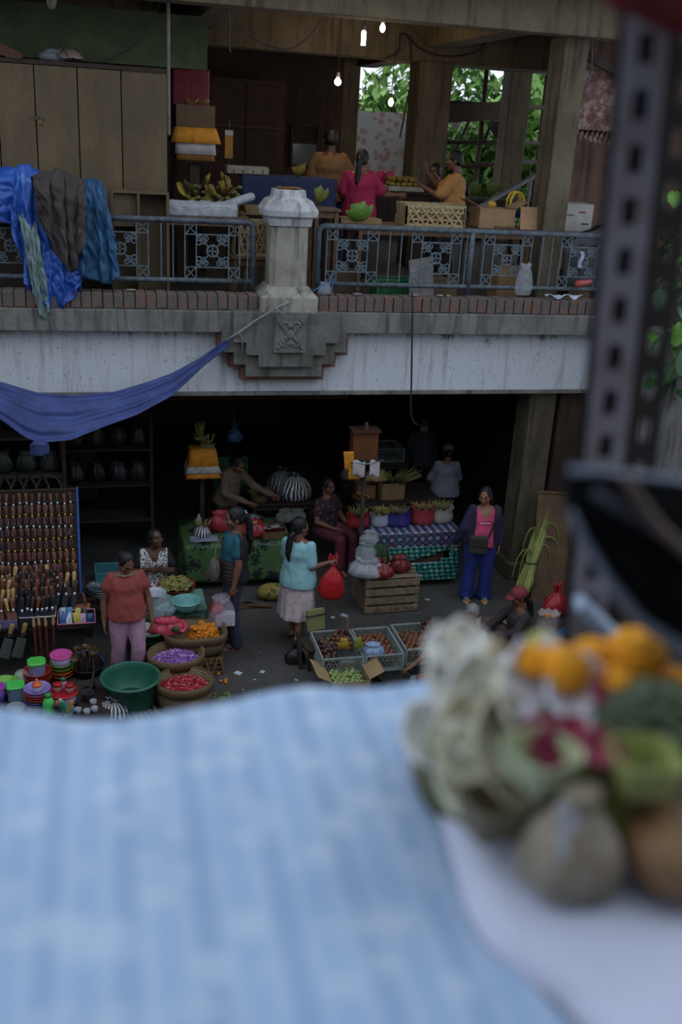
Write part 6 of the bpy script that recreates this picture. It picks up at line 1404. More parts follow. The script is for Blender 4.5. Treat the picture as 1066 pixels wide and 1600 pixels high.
# middle of the hall: fruit tables and fruit
za = aY(632, 300, 13.9).z
table('fruit_table', 'dark fruit table in the middle of the upstairs hall', 3.75, 4.75, 13.85, 14.45, za-.002, M_woodd, z0=ZU)
p = aY(632, 298, 14.0); tray('white tray of mangoes between the two vendors upstairs', p.x-.26, p.x+.26, 13.9, 14.3, za, .07, mat('b5afa0', .6))
for x, y, z in heap(30, .23, .17, .045, .02): o = MB().ell((0, 0, 0), (.058, .042, .04), 12, 8).obj('mango', mat('8a7a34', .5, .3), smooth=True, loc=(p.x+x, 14.1+y, za+.03+z)); o.rotation_euler = (U(-.3, .3), U(-.3, .3), U(0, 6)); tag(o, 'dull yellow mango in the white tray upstairs', 'fruit', 'mangoes in the white tray')
for i in range(7):
    p = aY(580+(i % 4)*15, 268-6*(i//4), 14.35); t = thing('dragon_fruit', 'pink dragon fruit heaped behind the crimson shirt woman', 'fruit', (p.x, 14.36, za+.07+.10*(i//4)), 0, 'dragon fruits upstairs'); MB().ell((0, 0, 0), (.07, .065, .075), 14, 10).obj('fruit_skin', mat('b0244a', .5, .2), t, smooth=True)
    b = MB()
    for q in range(14): a = q*2.4; el = -.8+q*.13; d = V((math.cos(a)*math.cos(el), math.sin(a)*math.cos(el), math.sin(el))); b.cone(d*.06, d*.10+V((0, 0, .025)), .016, .003, 6)
    b.obj('scales', mat('c2455f', .6), t, smooth=True)
p = aY(770, 305, 14.2); table('fruit_table', 'dark fruit table carrying green bananas near the right column upstairs', p.x-.5, p.x+.7, 14.0, 14.5, p.z-.05, M_woodd, z0=ZU)
for i, px in enumerate((745, 768, 792)): q_ = aY(px, 300, 14.15); banana_hand('%s hand of dull green bananas near the right column' % ('left', 'middle', 'right')[i], (q_.x, 14.2, p.z), (.3, 0, -1.5+U(-.5, .5)), 6, '6b7a35', 1.4, 'green bananas near the right column', 2)
o = MB().bar(aY(735, 332, 13.0), aY(858, 262, 13.4), .05, .05).obj('handrail', mat('6d6a6c', .6, .2)); tag(o, 'slanted grey handrail descending behind the ochre shirt man', 'handrail')
b = MB(); 
for px, py in ((760, 318), (830, 278)): a = aY(px, py, 13.1); b.cone((a.x, a.y, ZU), tuple(a), .02, .02)
b.obj('rail_post', mat('6d6a6c', .6, .2), o)

# lamps
def lamp(label, px, py, Y, kind, r, h, zc, power, tone='fff2dc'):
    p = aY(px, py, Y); t = thing('ceiling_bulb', label, 'lamp', p)
    MB().tube([(0, 0, h*.5+.06), (.01, 0, (zc-p.z)*.5), (0, 0, zc-p.z)], .006, 6).obj('cord', mat('1d1a18'), t); MB().lathe([(.022, h*.5), (.026, h*.5+.02), (.02, h*.5+.07)], 14).obj('socket', mat('c9c4b8', .5), t, smooth=True)
    b = MB()
    if kind == 'tube':
        for q in range(3): a = q*2.1; b.tube([(.018*math.cos(a), .018*math.sin(a), h*.5), (.018*math.cos(a), .018*math.sin(a), -h*.5)], .012, 8)
    else: b.ell((0, 0, 0), (r, r, h*.5), 16, 10)
    b.obj('bulb', emit(tone, 18), t, smooth=True)
    l = bpy.data.lights.new('bulb_light', 'POINT'); l.energy = power; l.color = lin((1, .9, .74)); l.shadow_soft_size = .06; lo = bpy.data.objects.new('bulb_light', l); C.objects.link(lo); lo.location = p+V((0, -.0, -h*.5-.08))
lamp('long white energy-saving bulb, brightest of the hanging bulbs', 568, 60, 12.6, 'tube', .03, .15, 7.1, 6)
lamp('small bulb hanging just right of the long white bulb', 598, 44, 13.4, 'bulb', .035, .10, 7.1, 4)
lamp('round bulb hanging lower, left of the upstairs columns', 528, 128, 13.8, 'bulb', .045, .09, 7.1, 5)
lamp('farthest bulb hanging deep in the hall beside the column', 611, 160, 16.5, 'bulb', .04, .12, 7.1, 6)
o = MB().lathe([(.03, 0), (.05, .05), (.055, .1), (.05, .15), (.02, .2)], 16).obj('unlit_bulb', mat('8f897a', .5, .2), smooth=True, loc=aY(81, 14, 11.9)); tag(o, 'unlit spiral bulb near the ceiling above the locker', 'lamp'); MB().tube([(0, 0, .2), (0, 0, 7.14-o.location.z)], .006, 6).obj('cord', M_woodd, o)
M_wire = mat('1f1a17', .7)
def wire(label, pts, r=.008):
    P_ = [aY(*q) for q in pts]; o = MB().tube(curve(P_), r, 6).obj('hanging_wire', M_wire, smooth=True); tag(o, label, 'wire'); return o
wire('drooping black wire across the cream ceiling beam', [(360, 14, 11.33), (375, 40, 11.3), (400, 62, 11.3), (425, 73, 11.3), (452, 76, 11.3), (480, 60, 11.3), (502, 32, 11.33)])
wire('short black wire hanging from the beam left of the drooping wire', [(357, 8, 11.33), (359, 40, 11.31), (358, 70, 11.31), (360, 82, 11.31)], .012)
wire('black wire slanting behind the locker top', [(250, 5, 11.7), (215, 65, 11.8), (160, 100, 11.9)], .006)
wire('thin wire running down beside the unlit bulb', [(82, 30, 11.9), (92, 62, 11.9), (106, 88, 12.0)], .005)
wire('black wire tangle running along the beam above the middle column', [(600, 92, 14.7), (622, 80, 14.7), (628, 52, 14.7), (660, 78, 14.7), (700, 88, 14.7), (745, 80, 14.7), (768, 55, 14.7)], .010)
wire('black wire running down the middle column', [(640, 55, 14.7), (642, 120, 14.7), (634, 170, 14.7), (625, 215, 14.7)], .012)

# right corner upstairs
def rusty():
    k = NT('rusty_sheet'); v = k.coords(); f = k.noise(v, 6, 8, .75); sp = k.n('SeparateXYZ'); k.l(v, sp.inputs[0])
    k.base(k.ramp(f, [(.35, H('3a2a24')), (.5, H('6d4a3c')), (.58, H('8f7a74')), (.7, H('a08d88'))])); k.set(Roughness=.8); return k.m
M_rust = rusty()
a, c = aY(892, 108, 11.95), aY(952, 205, 11.95)
o = MB().box((0, 0, 0), (c.x-a.x+.1, .03, a.z-c.z)).obj('rusty_panel', M_rust, loc=((a.x+c.x)/2+.04, 12.0, (a.z+c.z)/2)); tag(o, 'stained rusty metal panel right of the tall upstairs column', 'panel')
b = MB(); pa, pb, pc, pd = aY(896, 213, 11.85), aY(978, 232, 11.85), aY(905, 196, 12.2), aY(985, 214, 12.2)
b.sheet(60, 3, lambda u, v: V(pa).lerp(pb, u).lerp(V(pc).lerp(pd, u), v)+V((0, 0, .018*math.sin(u*70)))); o = b.obj('corrugated_awning', M_rust, smooth=True, solid=.006); tag(o, 'short corrugated rusty awning under the stained panel', 'awning')
o = MB().bar(aY(878, 66, 11.85), aY(985, 122, 11.85), .07, .10).obj('timber', mat('3f2c22', .8), ); tag(o, 'dark slanted timber above the rusty panel', 'timber')
b = MB(); b.tube([aY(926, 50, 11.8), aY(925, 110, 11.8), aY(921, 130, 11.8), aY(920, 153, 11.8)], .006, 6); o = b.obj('pale_string', mat('6d7d8a')); tag(o, 'pale blue-grey string hanging from the slanted timber', 'string')
table('box_stand', 'dark stand behind the right end of the railing', 5.78, 6.45, 11.85, 12.35, 4.55, M_woodd, z0=ZU, cat='stand')
t = cartonbox('white cardboard carton on the stand at the right end upstairs', (6.08, 12.12, 4.552), (.38, .34, .34), mat('a9a59c', .8, .15), -.1, False, open_=False)
for i, (dx, dz, c) in enumerate(((-.1, .2, '5b6f4a'), (.05, .24, '8a3a2f'), (.1, .1, '2a2a2a'))): MB().box((dx, -.172, dz), (.09, .004, .016)).obj('printed_mark', mat(c, .8), t)
b = MB(); b.sheet(26, 14, lambda u, v: (5.76+u*.85, 11.62+.02*nz(u*5, v*5)+v*.18, 4.36+(.36*u**.8+.05)*math.sin(min(1, v*1.6+.12)*PI*.5)+.03*nz(u*8, v*7))); b.sheet(26, 8, lambda u, v: (5.76+u*.85, 11.62-.02*v+.02*nz(u*5, v*9), 4.36+(.36*u**.8+.05)*.187*(1-v)-.5*v+.03*nz(u*8, 0)*(1-v))); o = b.obj('black_plastic_sheet', mat('1d1d20', .35, .3, bump=.5), smooth=True, solid=.006); tag(o, 'crumpled black plastic sheet heaped at the right end behind the railing', 'plastic sheet')

# outside, beyond the hall and beside the right wall
struct('ground_outside', MB().box((9, 30, -.1), (40, 16, .2)), M_ground)
def leafball(b, c, r, n, size, ms=3):
    for i in range(n):
        d = V((random.gauss(0, 1), random.gauss(0, 1), random.gauss(0, 1))).normalized()*r*U(.55, 1.0)*V((1, 1, 1)).length/1.732
        s = size*U(.6, 1.4); b.m = random.randrange(ms)
        M_ = Matrix.Translation(V(c)+d) @ Matrix.Rotation(U(0, 6.3), 4, 'Z') @ Matrix.Rotation(U(-1.2, 1.2), 4, 'X')
        b.add([(0, -s, 0), (s*.5, 0, s*.12), (0, s, -s*.1), (-s*.5, 0, s*.12), (0, 0, .0)], [(0, 1, 4), (1, 2, 4), (2, 3, 4), (3, 0, 4)], M_)
LV = [mat('86b356', .6, .3), mat('a9cc70', .6, .3), mat('5f8f42', .6, .3)]
def shrub(name, label, x, y, z, r, n, size, hgt, cat='shrub', group=None, ms=None):
    t = thing(name, label, cat, (x, y, z), 0, group); b = MB()
    for i in range(7): leafball(b, (U(-r, r)*.6, U(-r, r)*.4, hgt+U(-r, r)*.6), r*.6, n//7, size)
    b.obj('foliage', ms or LV, t); MB().tube([(0, 0, 0), (.05, .03, hgt*.5), (0, 0, hgt)], [.09, .07, .05], 8).obj('trunk', M_woodd, t, smooth=True); return t
for i, (px, py, Y, r) in enumerate(((722, 262, 21.6, .7), (752, 250, 22, .6), (735, 225, 24, 1.0), (860, 200, 23.5, 1.3), (880, 290, 23, 1.0), (790, 250, 25, 1.1), (600, 210, 25, .9), (905, 130, 26, 1.3))):
    p = aY(px, py, Y); shrub('bushy_tree', 'sunlit green tree outside the hall, %s' % ('low and nearest, left of the scaffold', 'low and nearest, under the hanging basket', 'seen left of the bamboo scaffold', 'seen in the gap beside the tall column', 'lowest by the handrail', 'behind the bamboo scaffold', 'in the left gap between columns', 'highest behind the tall column')[i], p.x, Y, 0, r, 900, .2, p.z, 'tree', 'trees outside the hall')
p = aY(722, 215, 22.5); t = thing('garden_roof', 'grey moss-stained roof of a low pavilion outside the hall', 'roof', (p.x, 23, 0)); b = MB(); b.add([(-1.3, -.9, 4.2), (1.3, -.9, 4.2), (1.3, .9, 4.2), (-1.3, .9, 4.2), (-.3, 0, p.z+.1), (.3, 0, p.z+.1)], [(0, 1, 5, 4), (1, 2, 5), (2, 3, 4, 5), (3, 0, 4), (0, 3, 2, 1)]); b.obj('roof_tiles', mat('6d6a66', .9, .3, 12), t); MB().box((0, 0, 2.1), (1.8, 1.2, 4.2)).obj('walls', M_wall, t); MB().lathe([(.16, 0), (.2, .08), (.1, .16), (.14, .26), (.07, .36), (.09, .42), (.01, .6)], 14, c=(0, 0, p.z+.06)).obj('finial', M_orn, t, smooth=True)
p = aY(575, 215, 22); tag(MB().box((0, 0, 3), (1.6, .3, 6)).obj('brick_wall', spots('c09a90', 'd3cdca', 6, .3, .5), loc=(p.x+.5, 22.5, 0)), 'pale mottled wall outside, seen in the left gap between the columns', 'wall')
M_bam = mat('4a3a2c', .7, .3)
def pole(label, a, c, r=.05, g='bamboo scaffold poles'):
    o = MB().tube([V(a), V(a).lerp(V(c), .5), V(c)], r, 8).obj('bamboo_pole', M_bam, smooth=True); tag(o, label, 'pole', g); return o
for i, px in enumerate((752, 782, 788, 846, 868)):
    p = aY(px, 200, 20.6); pole('upright dark bamboo pole, %s of five from the left' % ('first', 'second', 'third', 'fourth', 'fifth')[i], (p.x, 20.6, 0), (p.x, 20.6, 6.9))
pole('slanted bamboo brace leaning left', aY(712, 235, 20.7), aY(746, 160, 20.7), .035); pole('slanted bamboo brace leaning right', aY(755, 225, 20.75), aY(778, 165, 20.75), .035)
for i, (ya, yb) in enumerate(((160, 170), (222, 224), (262, 250))): pole('level bamboo pole, %s of three from the top' % ('first', 'second', 'third')[i], aY(690, ya, 20.5), aY(880, yb, 20.5), .045)
o = MB().bar(aY(688, 178, 19.9), aY(806, 172, 19.9), .12, .34).obj('timber', mat('5b4632', .8)); tag(o, 'thick dark timber under the eaves outside the hall', 'timber')
t = thing('basket_hood', 'dark wide basket hung on the bamboo scaffold', 'basket', aY(790, 205, 20.35)); MB().lathe([(.12, -.2), (.36, .05), (.42, .16), (.1, .2)], 20).obj('basket_body', mat('3a2f26', .8), t, smooth=True)
t = thing('eave_sheet', 'dark eave of the neighbouring roof seen from below, with daylight gaps', 'roof', (0, 0, 0)); MB().box((6.5, 20.6, 7.2), (6, 2.2, .05), rx=-.08).obj('roof_sheet', M_dark, t)
for i, (px, py, Y, r) in enumerate(((640, 195, 33, 2.6), (880, 190, 33, 2.8), (990, 190, 32, 2.6), (700, 250, 31, 2.2), (850, 260, 31, 2.4))):
    p = aY(px, py, Y); shrub('tall_tree', 'tall dark tree in the background outside, %s' % ('upper left behind the middle column', 'upper right behind the tall column', 'farthest right behind the dark wall', 'low behind the pavilion roof', 'low behind the right-hand poles')[i], p.x, Y, 0, r, 3200, .21, p.z, 'tree', 'background trees')
# broad-leaved plant by the right wall
bl = [mat('35662e', .4, .25, 30), mat('284f27', .4, .25, 30), mat('6fa53a', .4, .25, 30)]
def bigleaf(b, M_, L, W):
    b.sheet(6, 12, lambda u, v: M_ @ V(((u-.5)*W*math.sin(PI*min(1, v*.92+.06))**.75*(.55+.7*v), L*v, -.35*L*v*v+.10*W*abs(u-.5)*2+.012*math.sin(v*30)*abs(u-.5))))
PL = [(1054, 300), (1045, 330), (1062, 360), (1040, 395), (1060, 420), (1035, 450), (1056, 480), (1042, 500), (1064, 505), (1030, 535), (1050, 545), (1062, 575), (1038, 570), (1062, 605), (1050, 625), (1000, 560), (1010, 520), (1066, 330), (1060, 260), (1030, 290), (985, 190), (975, 165), (1040, 470), (1068, 545), (1075, 400), (1080, 470), (1090, 560), (1058, 455), (1072, 430), (1048, 520), (1066, 560), (1055, 390), (1070, 345), (1050, 610), (1046, 435), (1066, 480), (1034, 590), (1076, 520), (1058, 590), (1040, 350), (1066, 310)]
t = thing('broad_leaved_plant', 'broad-leaved green plant growing above the right wall', 'plant', aY(1062, 640, 10.4)); o0 = V(t.location)
for i, (px, py) in enumerate(PL):
    b = MB(); b.m = 0; p = aY(px, py, U(9.6, 10.6) if px > 990 else 12.6)-o0; Mx = Matrix.Translation(p) @ Matrix.Rotation(U(-.9, .9)+PI*.9+(U(-.6, .6)), 4, 'Z') @ Matrix.Rotation(U(-.7, .3), 4, 'X'); bigleaf(b, Mx, U(.26, .40), U(.16, .24)); b.obj('leaf', bl[2] if i % 8 == 0 else bl[i % 2], t, smooth=True, solid=.002)
b = MB()
for i in range(6): px, py = PL[2+i*3]; b.tube([(0, 0, 0), (aY(px, py, 10.2)-o0)*.5+V((.1, .1, .1)), aY(px, py, 10.2)-o0], [.025, .018, .008], 6)
b.obj('stem', mat('5b5a3a', .8), t, smooth=True)
struct('wall_far_right', MB().box((8.6, 13.3, 1.8), (4.0, .2, 3.6)), M_dark)
shrub('dark_shrub', 'dark green shrub filling the corner behind the broad-leaved plant', 8.2, 11.6, 3.0, .9, 420, .12, 1.8, ms=[mat('2c4a26', .6, .3), mat('3f6a30', .6, .3), mat('24401f', .6, .3)])
# ------------------------------------------------------------------ the people of the market
def loc_of(px, py, Y, loc, rz):
    return tuple(Matrix.Rotation(-rz, 4, 'Z') @ (aY(px, py, Y)-V(loc)))
def shifted(dz, lean=0, side=0):
    out = {}
    for k in ('pel', 'waist', 'chest', 'sh', 'neck', 'head', 'shL', 'elL', 'wrL', 'shR', 'elR', 'wrR'):
        x, y, z = J0[k]; h = max(0, z-.84); out[k] = (x+side*h, y-lean*h, z+dz-.35*abs(lean)*h*abs(lean))
    return out
def sit(pz, kn=.40, kz=.45, an=.38, spread=.11, lean=0, az=.075, side=0):
    out = shifted(pz-.84, lean, side)
    for s, g in (('L', 1), ('R', -1)):
        out['hi'+s] = (g*.09, 0, pz-.02); out['kn'+s] = (g*spread, -kn, kz); out['an'+s] = (g*spread*.9, -an, az)
    return out
def upd(J, **k): J = dict(J); J.update(k); return J

# woman in the red blouse, walking with bowed head
M_redblouse = mat('9a4740', .85, .12, 14); M_lilac = mat('b98fa8', .85, .12, 12)
P = person('woman in a red short-sleeved blouse and lilac trousers walking with bowed head', (.30, 9.42, 0), R(8),
           upd(J0, head=(.0, -.055, 1.41), neck=(0, .0, 1.295), elL=(.225, .02, .99), wrL=(.24, -.07, .78), elR=(-.22, .04, .98), wrR=(-.235, -.02, .76), knL=(.10, -.08, .45), anL=(.10, .02, .08), knR=(-.09, .0, .44), anR=(-.09, .12, .10)),
           (14, 36, 6), 'brown', 1.0, 1.04, smile=True)
hair(P, 'bun'); trousers(P, M_lilac, .02, .03); top(P, M_redblouse, 'blouse', .42, .014, -.3, .03, neck=(.03, .09), sl_r=.02)
HM = P[2]; b = MB()
b.sheet(12, 4, lambda u, v: HM @ V((math.sin((u-.5)*2.3)*.082, -.052-.05*math.cos((u-.5)*2.3)+.03*v, -.085-.035*v-.03*abs(u-.5))))
b.obj('face_mask', mat('c9b09a', .8, .1), P[0], smooth=True, solid=.004)['label'] = 'pale face mask pulled under the chin'
sandals(P, mat('2a2624'))

# elderly woman seated behind the bowls
k = NT('speckled_print'); v = k.coords(); x = k.n('TexVoronoi'); x.inputs['Scale'].default_value = 46; k.l(v, x.inputs['Vector'])
sp = k.n('SeparateXYZ'); k.l(v, sp.inputs[0]); side = k.ramp(k.math('ABSOLUTE', sp.outputs[0]), [(.155, (0, 0, 0)), (.16, (1, 1, 1))])
k.base(k.mix(side, k.ramp(x.outputs['Distance'], [(.35, H('1b1a1b')), (.5, H('cdccca'))]), H('1d1714'))); k.set(Roughness=.8)
J = upd(sit(.42, kn=.32, an=.25, lean=.06), head=(.02, -.05, 1.01), elL=(.21, -.10, .61), wrL=(.05, -.24, .68), elR=(-.20, -.10, .61), wrR=(-.02, -.24, .70))
P = person('elderly woman in a black and white speckled dress seated behind the bowls', (.68, 10.98, 0), R(-2), J, (34, -12, 0), 'dark', 1.0, 1.02, hands=dict(L=dict(d=(-.8, -.4, .2), n=(0, 1, 0), curl=.9), R=dict(d=(.8, -.4, .2), n=(0, 1, 0), curl=.9)))
hair(P, 'bun', '17120f'); top(P, k.m, 'dress_top', .6, .012, -.4, .02, neck=(.13, .07)); skirt(P, k.m, .25, 'dress_skirt', .17, .2, .13, .34, -.12)

# woman with the vest, in profile
k = NT('teal_black_shirt'); v = k.coords(); sp = k.n('SeparateXYZ'); k.l(v, sp.inputs[0])
vest = k.ramp(sp.outputs[1], [(.0, (0, 0, 0)), (.012, (1, 1, 1))], 'CONSTANT')
zb = k.math('FRACT', k.math('MULTIPLY', sp.outputs[2], 22)); band = k.ramp(zb, [(0, H('4b3d34')), (.5, H('201b1a'))], 'CONSTANT')
low = k.ramp(sp.outputs[2], [(0, (1, 1, 1)), (1, (0, 0, 0))], 'CONSTANT'); 
col = k.mix(k.math('LESS_THAN', sp.outputs[2], 1.13), H('1c5a6a'), band); k.base(k.mix(vest, col, H('131316'))); k.set(Roughness=.8)
loc = (1.50, 10.06, 0); rz = R(-88)
J = upd(J0, elL=(.20, .01, 1.0), wrL=(.21, -.04, .77), elR=(-.19, .02, 1.0), wrR=(-.17, -.16, .83), knL=(.08, -.04, .44), anL=(.085, .03, .075))
P = person('woman with a ponytail, dark vest and teal sleeve standing in profile holding a plastic bag', loc, rz, J, (0, 14, 0), 'brown', 1.10, 1.02, hands=dict(L=dict(d=(0, -.1, -1), n=(-1, 0, 0), curl=1.2)))
hair(P, 'pony'); trousers(P, mat('33364a', .9, .15), .016, .02); top(P, k.m, 'vest_and_shirt', .5, .016, -.45, .022, neck=(.02, .07)); sandals(P, mat('6d5348'))
b = MB(); HM = P[2]
b.ell((.0, .125, .03), (.05, .012, .018), M=HM); b.obj('hair_clip', mat('c9ced4', .25, .1, metal=.6), P[0], smooth=True)
# her bag: grey pouch on a strap
b = MB(); s = 1.1
t = thing('shoulder_bag', 'grey cloth pouch worn on a strap by the woman in the dark vest', 'bag', loc, rz)
b.ell((.12, -.24, 1.03), (.10, .06, .14), 16, 12); me_ = b.obj('pouch', mat('6d685f', .9, .2), t, smooth=True)
MB().sheet(3, 16, lambda u, v: (lerp(-.1, .235, v)+(u-.5)*.03, lerp(-.02, -.2, v)-.035*math.sin(v*PI)-.07*math.sin(v*PI)*(1 if v > .2 else .6), lerp(1.42, 1.06, v)+.02*math.sin(v*PI)+(u-.5)*.03)).obj('strap', mat('77716a', .9, .2), t, solid=.006)

# woman in the teal shirt, seen from behind
loc = (2.24, 10.08, 0); rz = R(146)
bag_hand = aY(521, 876, 9.92)
J = upd(J0, elR=loc_of(486, 888, 9.95, loc, rz), wrR=loc_of(513, 879, 9.92, loc, rz), elL=(.2, -.1, 1.0), wrL=(.06, -.22, 1.22), head=(0, .0, 1.435), knL=(.09, -.13, .46), anL=(.085, -.1, .075), knR=(-.09, .02, .44), anR=(-.09, .17, .15), ftR=(-.03, -.85, -.5))
J = {k_: tuple(V(p)/1.02) for k_, p in J.items()}; J.update({k_: v_ for k_, v_ in J0.items() if k_ in ()})
P = person('woman in a pale teal shirt and greyish skirt seen from behind, carrying a red bag', loc, rz, J, (-28, 4, 0), 'brown', 1.02, 1.03, hands=dict(R=dict(d=tuple(V(J['wrR'])-V(J['elR'])), n=(0, 0, -1), curl=1.5), L=dict(d=(-.1, -.2, 1), n=(-.3, 1, 0), curl=1.3)))
hair(P, 'low'); skirt(P, spots('b8a4a6', 'c7b6b6', 14), .33, 'skirt', .155, .205, .13, .19); top(P, mat('8fc0c6', .8, .1, 10), 'shirt', .75, .016, -.75, .04, neck=(.01, .065), sl_r=.022); sandals(P, mat('1b1a1c'), 'flip_flop')
b = MB(); HM = P[2]; b.tube([HM @ V(p) for p in arc((0, .098, -.06), .022, 0, 2*PI, 10)[:-1]], .008, 6, closed=True); b.obj('hair_tie', mat('b79a3a'), P[0], smooth=True)
carrier('bright red knotted plastic bag held by the woman in the teal shirt', (bag_hand.x+.0, bag_hand.y+.0, bag_hand.z-.47), .27, .46, film('b81f25', .9, .3), cl='bag', m2=film('c0272c', .97, .35))

# woman in the pink top by the column
loc = (4.78, 10.86, 0); rz = R(-14)
J = upd(J0, elR=(-.235, -.03, 1.0), wrR=loc_of(710, 848, 11.0, loc, rz), elL=(.225, .05, .99), wrL=(.215, -.05, .80), head=(-.02, -.01, 1.43), anL=(.11, .02, .075), anR=(-.12, -.0, .075), knR=(-.11, -.02, .44), knL=(.10, -.03, .44))
P = person('woman in a pink top, navy cardigan and blue track trousers standing by the column', loc, rz, J, (-20, 12, -3), 'light', 1.0, 1.14, hands=dict(R=dict(d=(-.3, -.1, -1), n=(1, 0, -.2), curl=.5)))
hair(P, 'long'); trousers(P, mat('23357f', .75, .2, 12), .028, .035)
top(P, mat('d24f77', .8, .1, 10), 'pink_top', 0, .012, -.3, .026, neck=(.13, .085))
k = NT('white_print'); k.base(H('e8e0e0')); k.set(Roughness=.7)
b = MB()
for i in range(9):                                            # a short line of unreadable white letters
    b.box((-.062+i*.0145, -.155+.0012*i*0, 1.115+.001*i), (.010, .004, .014), ry=.1)
b.obj('chest_print', k.m, P[0])['label'] = 'line of small white letters'
def sleeves_open(P, m, ext=.03):
    b = MB(); t, j, HM, s, fat = P
    b.rings(spine_rings(j, ext*s, [(a, w*fat*s, d*fat*s) for a, w, d in [(-.2, .185, .125), (0, .185, .125), (1, .165, .118), (2, .162, .118), (2.6, .155, .105), (3, .13, .09), (3.35, .085, .07)]]), 20)
    for sd in 'LR':
        S, E, W = [V(j[k+sd]) for k in ('sh', 'el', 'wr')]
        b.ell(S, .064*s*fat); b.cone(S, E, .064*s*fat, .06*s*fat); b.cone(E, E.lerp(W, .93), .062*s*fat, .048*s)
    def cf(c):
        w = .112+.03*max(0, (1.15-c.z))
        return (abs(c.x) < w and c.y < -.02 and c.z > .6) or (c.z > 1.275 and abs(c.x) < .085)
    return garment(P, 'cardigan', b, m, .012, .009, 9, cf, 2, .006)
sleeves_open(P, mat('2b2744', .85, .2, 12))
for sd in ('',): sandals(P, spots('4f9aa6', 'd8c06a', 40), 'sandal', mat('3f8c9c', .5))
t = thing('crossbody_bag', 'dark grey crossbody bag worn by the woman in the pink top', 'bag', loc, rz)
b = MB(); b.box((-.075, -.245, .865), (.235, .075, .24)); b.obj('bag_body', mat('3f3a39', .8, .2), t, bevel=.025)
b = MB(); b.box((-.075, -.288, .91), (.225, .014, .12)); b.obj('flap', mat('38332f', .8, .2), t, bevel=.006)
MB().sheet(2, 18, lambda u, v: (lerp(.04, .155, v)+(u-.5)*.028, -.24+.03*v-.0*math.sin(v*PI)+(.14*max(0, v-.75)*2.4), lerp(.96, 1.335, v))).obj('strap', mat('26222a', .8), t, solid=.006)

# women sitting on the ground in front
loc = (4.76, 9.42, 0); rz = R(-100)
J = upd(sit(.14, .36, .30, .36, .20, lean=.12, az=.06), elR=(-.2, -.17, .40), wrR=(-.02, -.42, .28), elL=(.24, -.12, .38), wrL=loc_of(766, 992, 9.3, loc, rz))
P = person('seated person in a red cap and dark brown long-sleeved shirt sorting flowers', loc, rz, J, (12, 14, 0), 'brown', 1.0, 1.08)
hair(P, 'low'); top(P, mat('3b3132', .85, .2, 10), 'shirt', 2, .016, -.4, .03, neck=(.01, .065)); trousers(P, mat('5c4536'), .02, .02)
HM = P[2]; b = MB(); b.ell((0, .008, .042), (.092, .104, .088), 18, 12, HM)
c_ = b.obj('cap', mat('83303a', .8, .12, 14), P[0], smooth=True); c_['label'] = 'dark red baseball cap'
MB().sheet(8, 4, lambda u, v: HM @ V(((u-.5)*.15, -.075-.085*v*math.cos((u-.5)*2.2), .05-.02*v-.06*(u-.5)**2))).obj('visor', mat('83303a', .8, .12, 14), c_, smooth=True, solid=.006)

loc = (4.02, 9.12, 0); rz = R(-52)
J = upd(sit(.12, .30, .22, .34, .22, lean=.10, az=.06), elR=loc_of(668, 1020, 8.95, loc, rz), wrR=loc_of(645, 1040, 8.85, loc, rz), elL=(.22, -.12, .34), wrL=loc_of(668, 1054, 8.7, loc, rz), head=(.0, -.045, .725))
P = person('elderly woman with grey hair and glasses in a pale green shirt sitting on the ground', loc, rz, J, (10, 22, 0), 'brown', 1.0, 1.0, glasses=True, hands=dict(R=dict(d=(-.6, -.7, -.5), n=(0, 0, -1), curl=.4), L=dict(d=(-.6, -.8, -.1), n=(0, 0, -1), curl=.5)))
hair(P, 'bun', '8e8c89', .5); top(P, mat('8fb89a', .85, .12), 'shirt', .5, .016, -.4, .02, neck=(.03, .07))
k = NT('sarong_print'); v = k.coords(); w = k.n('TexWave'); w.inputs['Scale'].default_value = 14; w.inputs['Distortion'].default_value = 5; k.l(v, w.inputs['Vector'])
k.base(k.ramp(w.outputs['Fac'], [(.3, H('6d685c')), (.6, H('a8a28f'))])); k.set(Roughness=.85)
trousers(P, k.m, .05, .03, 'sarong')

# dark figures deeper inside the ground floor
loc = (3.08, 12.25, 0); rz = R(30)
P = person('woman in a printed dark top and maroon trousers seated deep in the stall', loc, rz, upd(sit(.52, .42, .5, .42, .12), elL=(.22, -.05, .66), wrL=(.15, -.3, .6), elR=(-.22, -.05, .66), wrR=(-.12, -.3, .62)), (0, 8, 0), 'brown', 1.0, 1.1)
hair(P, 'bun'); trousers(P, mat('6f2f42'), .02, .02); top(P, spots('6b3a44', '2a2025', 18), 'shirt', .5, .016, -.35, .02, neck=(.02, .065))
loc = (1.78, 12.75, 0); rz = R(40)
P = person('dark-clothed vendor in beige sleeves reaching across the green table', loc, rz, upd(shifted(0, .25), elL=(.2, -.35, 1.02), wrL=(.32, -.55, .93), elR=(-.25, -.2, 1.0), wrR=(-.1, -.48, .9), head=(0, -.2, 1.36)), (5, 30, 0), 'brown', .98, 1.05)
hair(P, 'bun'); top(P, mat('6f5f50', .9), 'shirt', 2, .016, -.4, .03, neck=(.02, .065)); trousers(P, mat('2b2a2e'))
P = person('person in a grey long-sleeved shirt and cap with back turned, inside the market', (5.0, 12.9, 0), R(175), upd(J0, elL=(.23, -.05, 1.0), wrL=(.2, -.22, .86), elR=(-.23, -.05, 1.0), wrR=(-.2, -.22, .86)), (0, 10, 0), 'brown', .94, 1.15)
hair(P, 'bun'); top(P, mat('7d818c', .9, .12), 'shirt', 2, .02, -.6, .04, neck=(.01, .065)); trousers(P, mat('4b2a30'))
HM = P[2]; b = MB(); b.ell((0, .01, .045), (.09, .102, .08), 16, 10, HM); b.obj('cap', mat('3c5b63', .8), P[0], smooth=True)
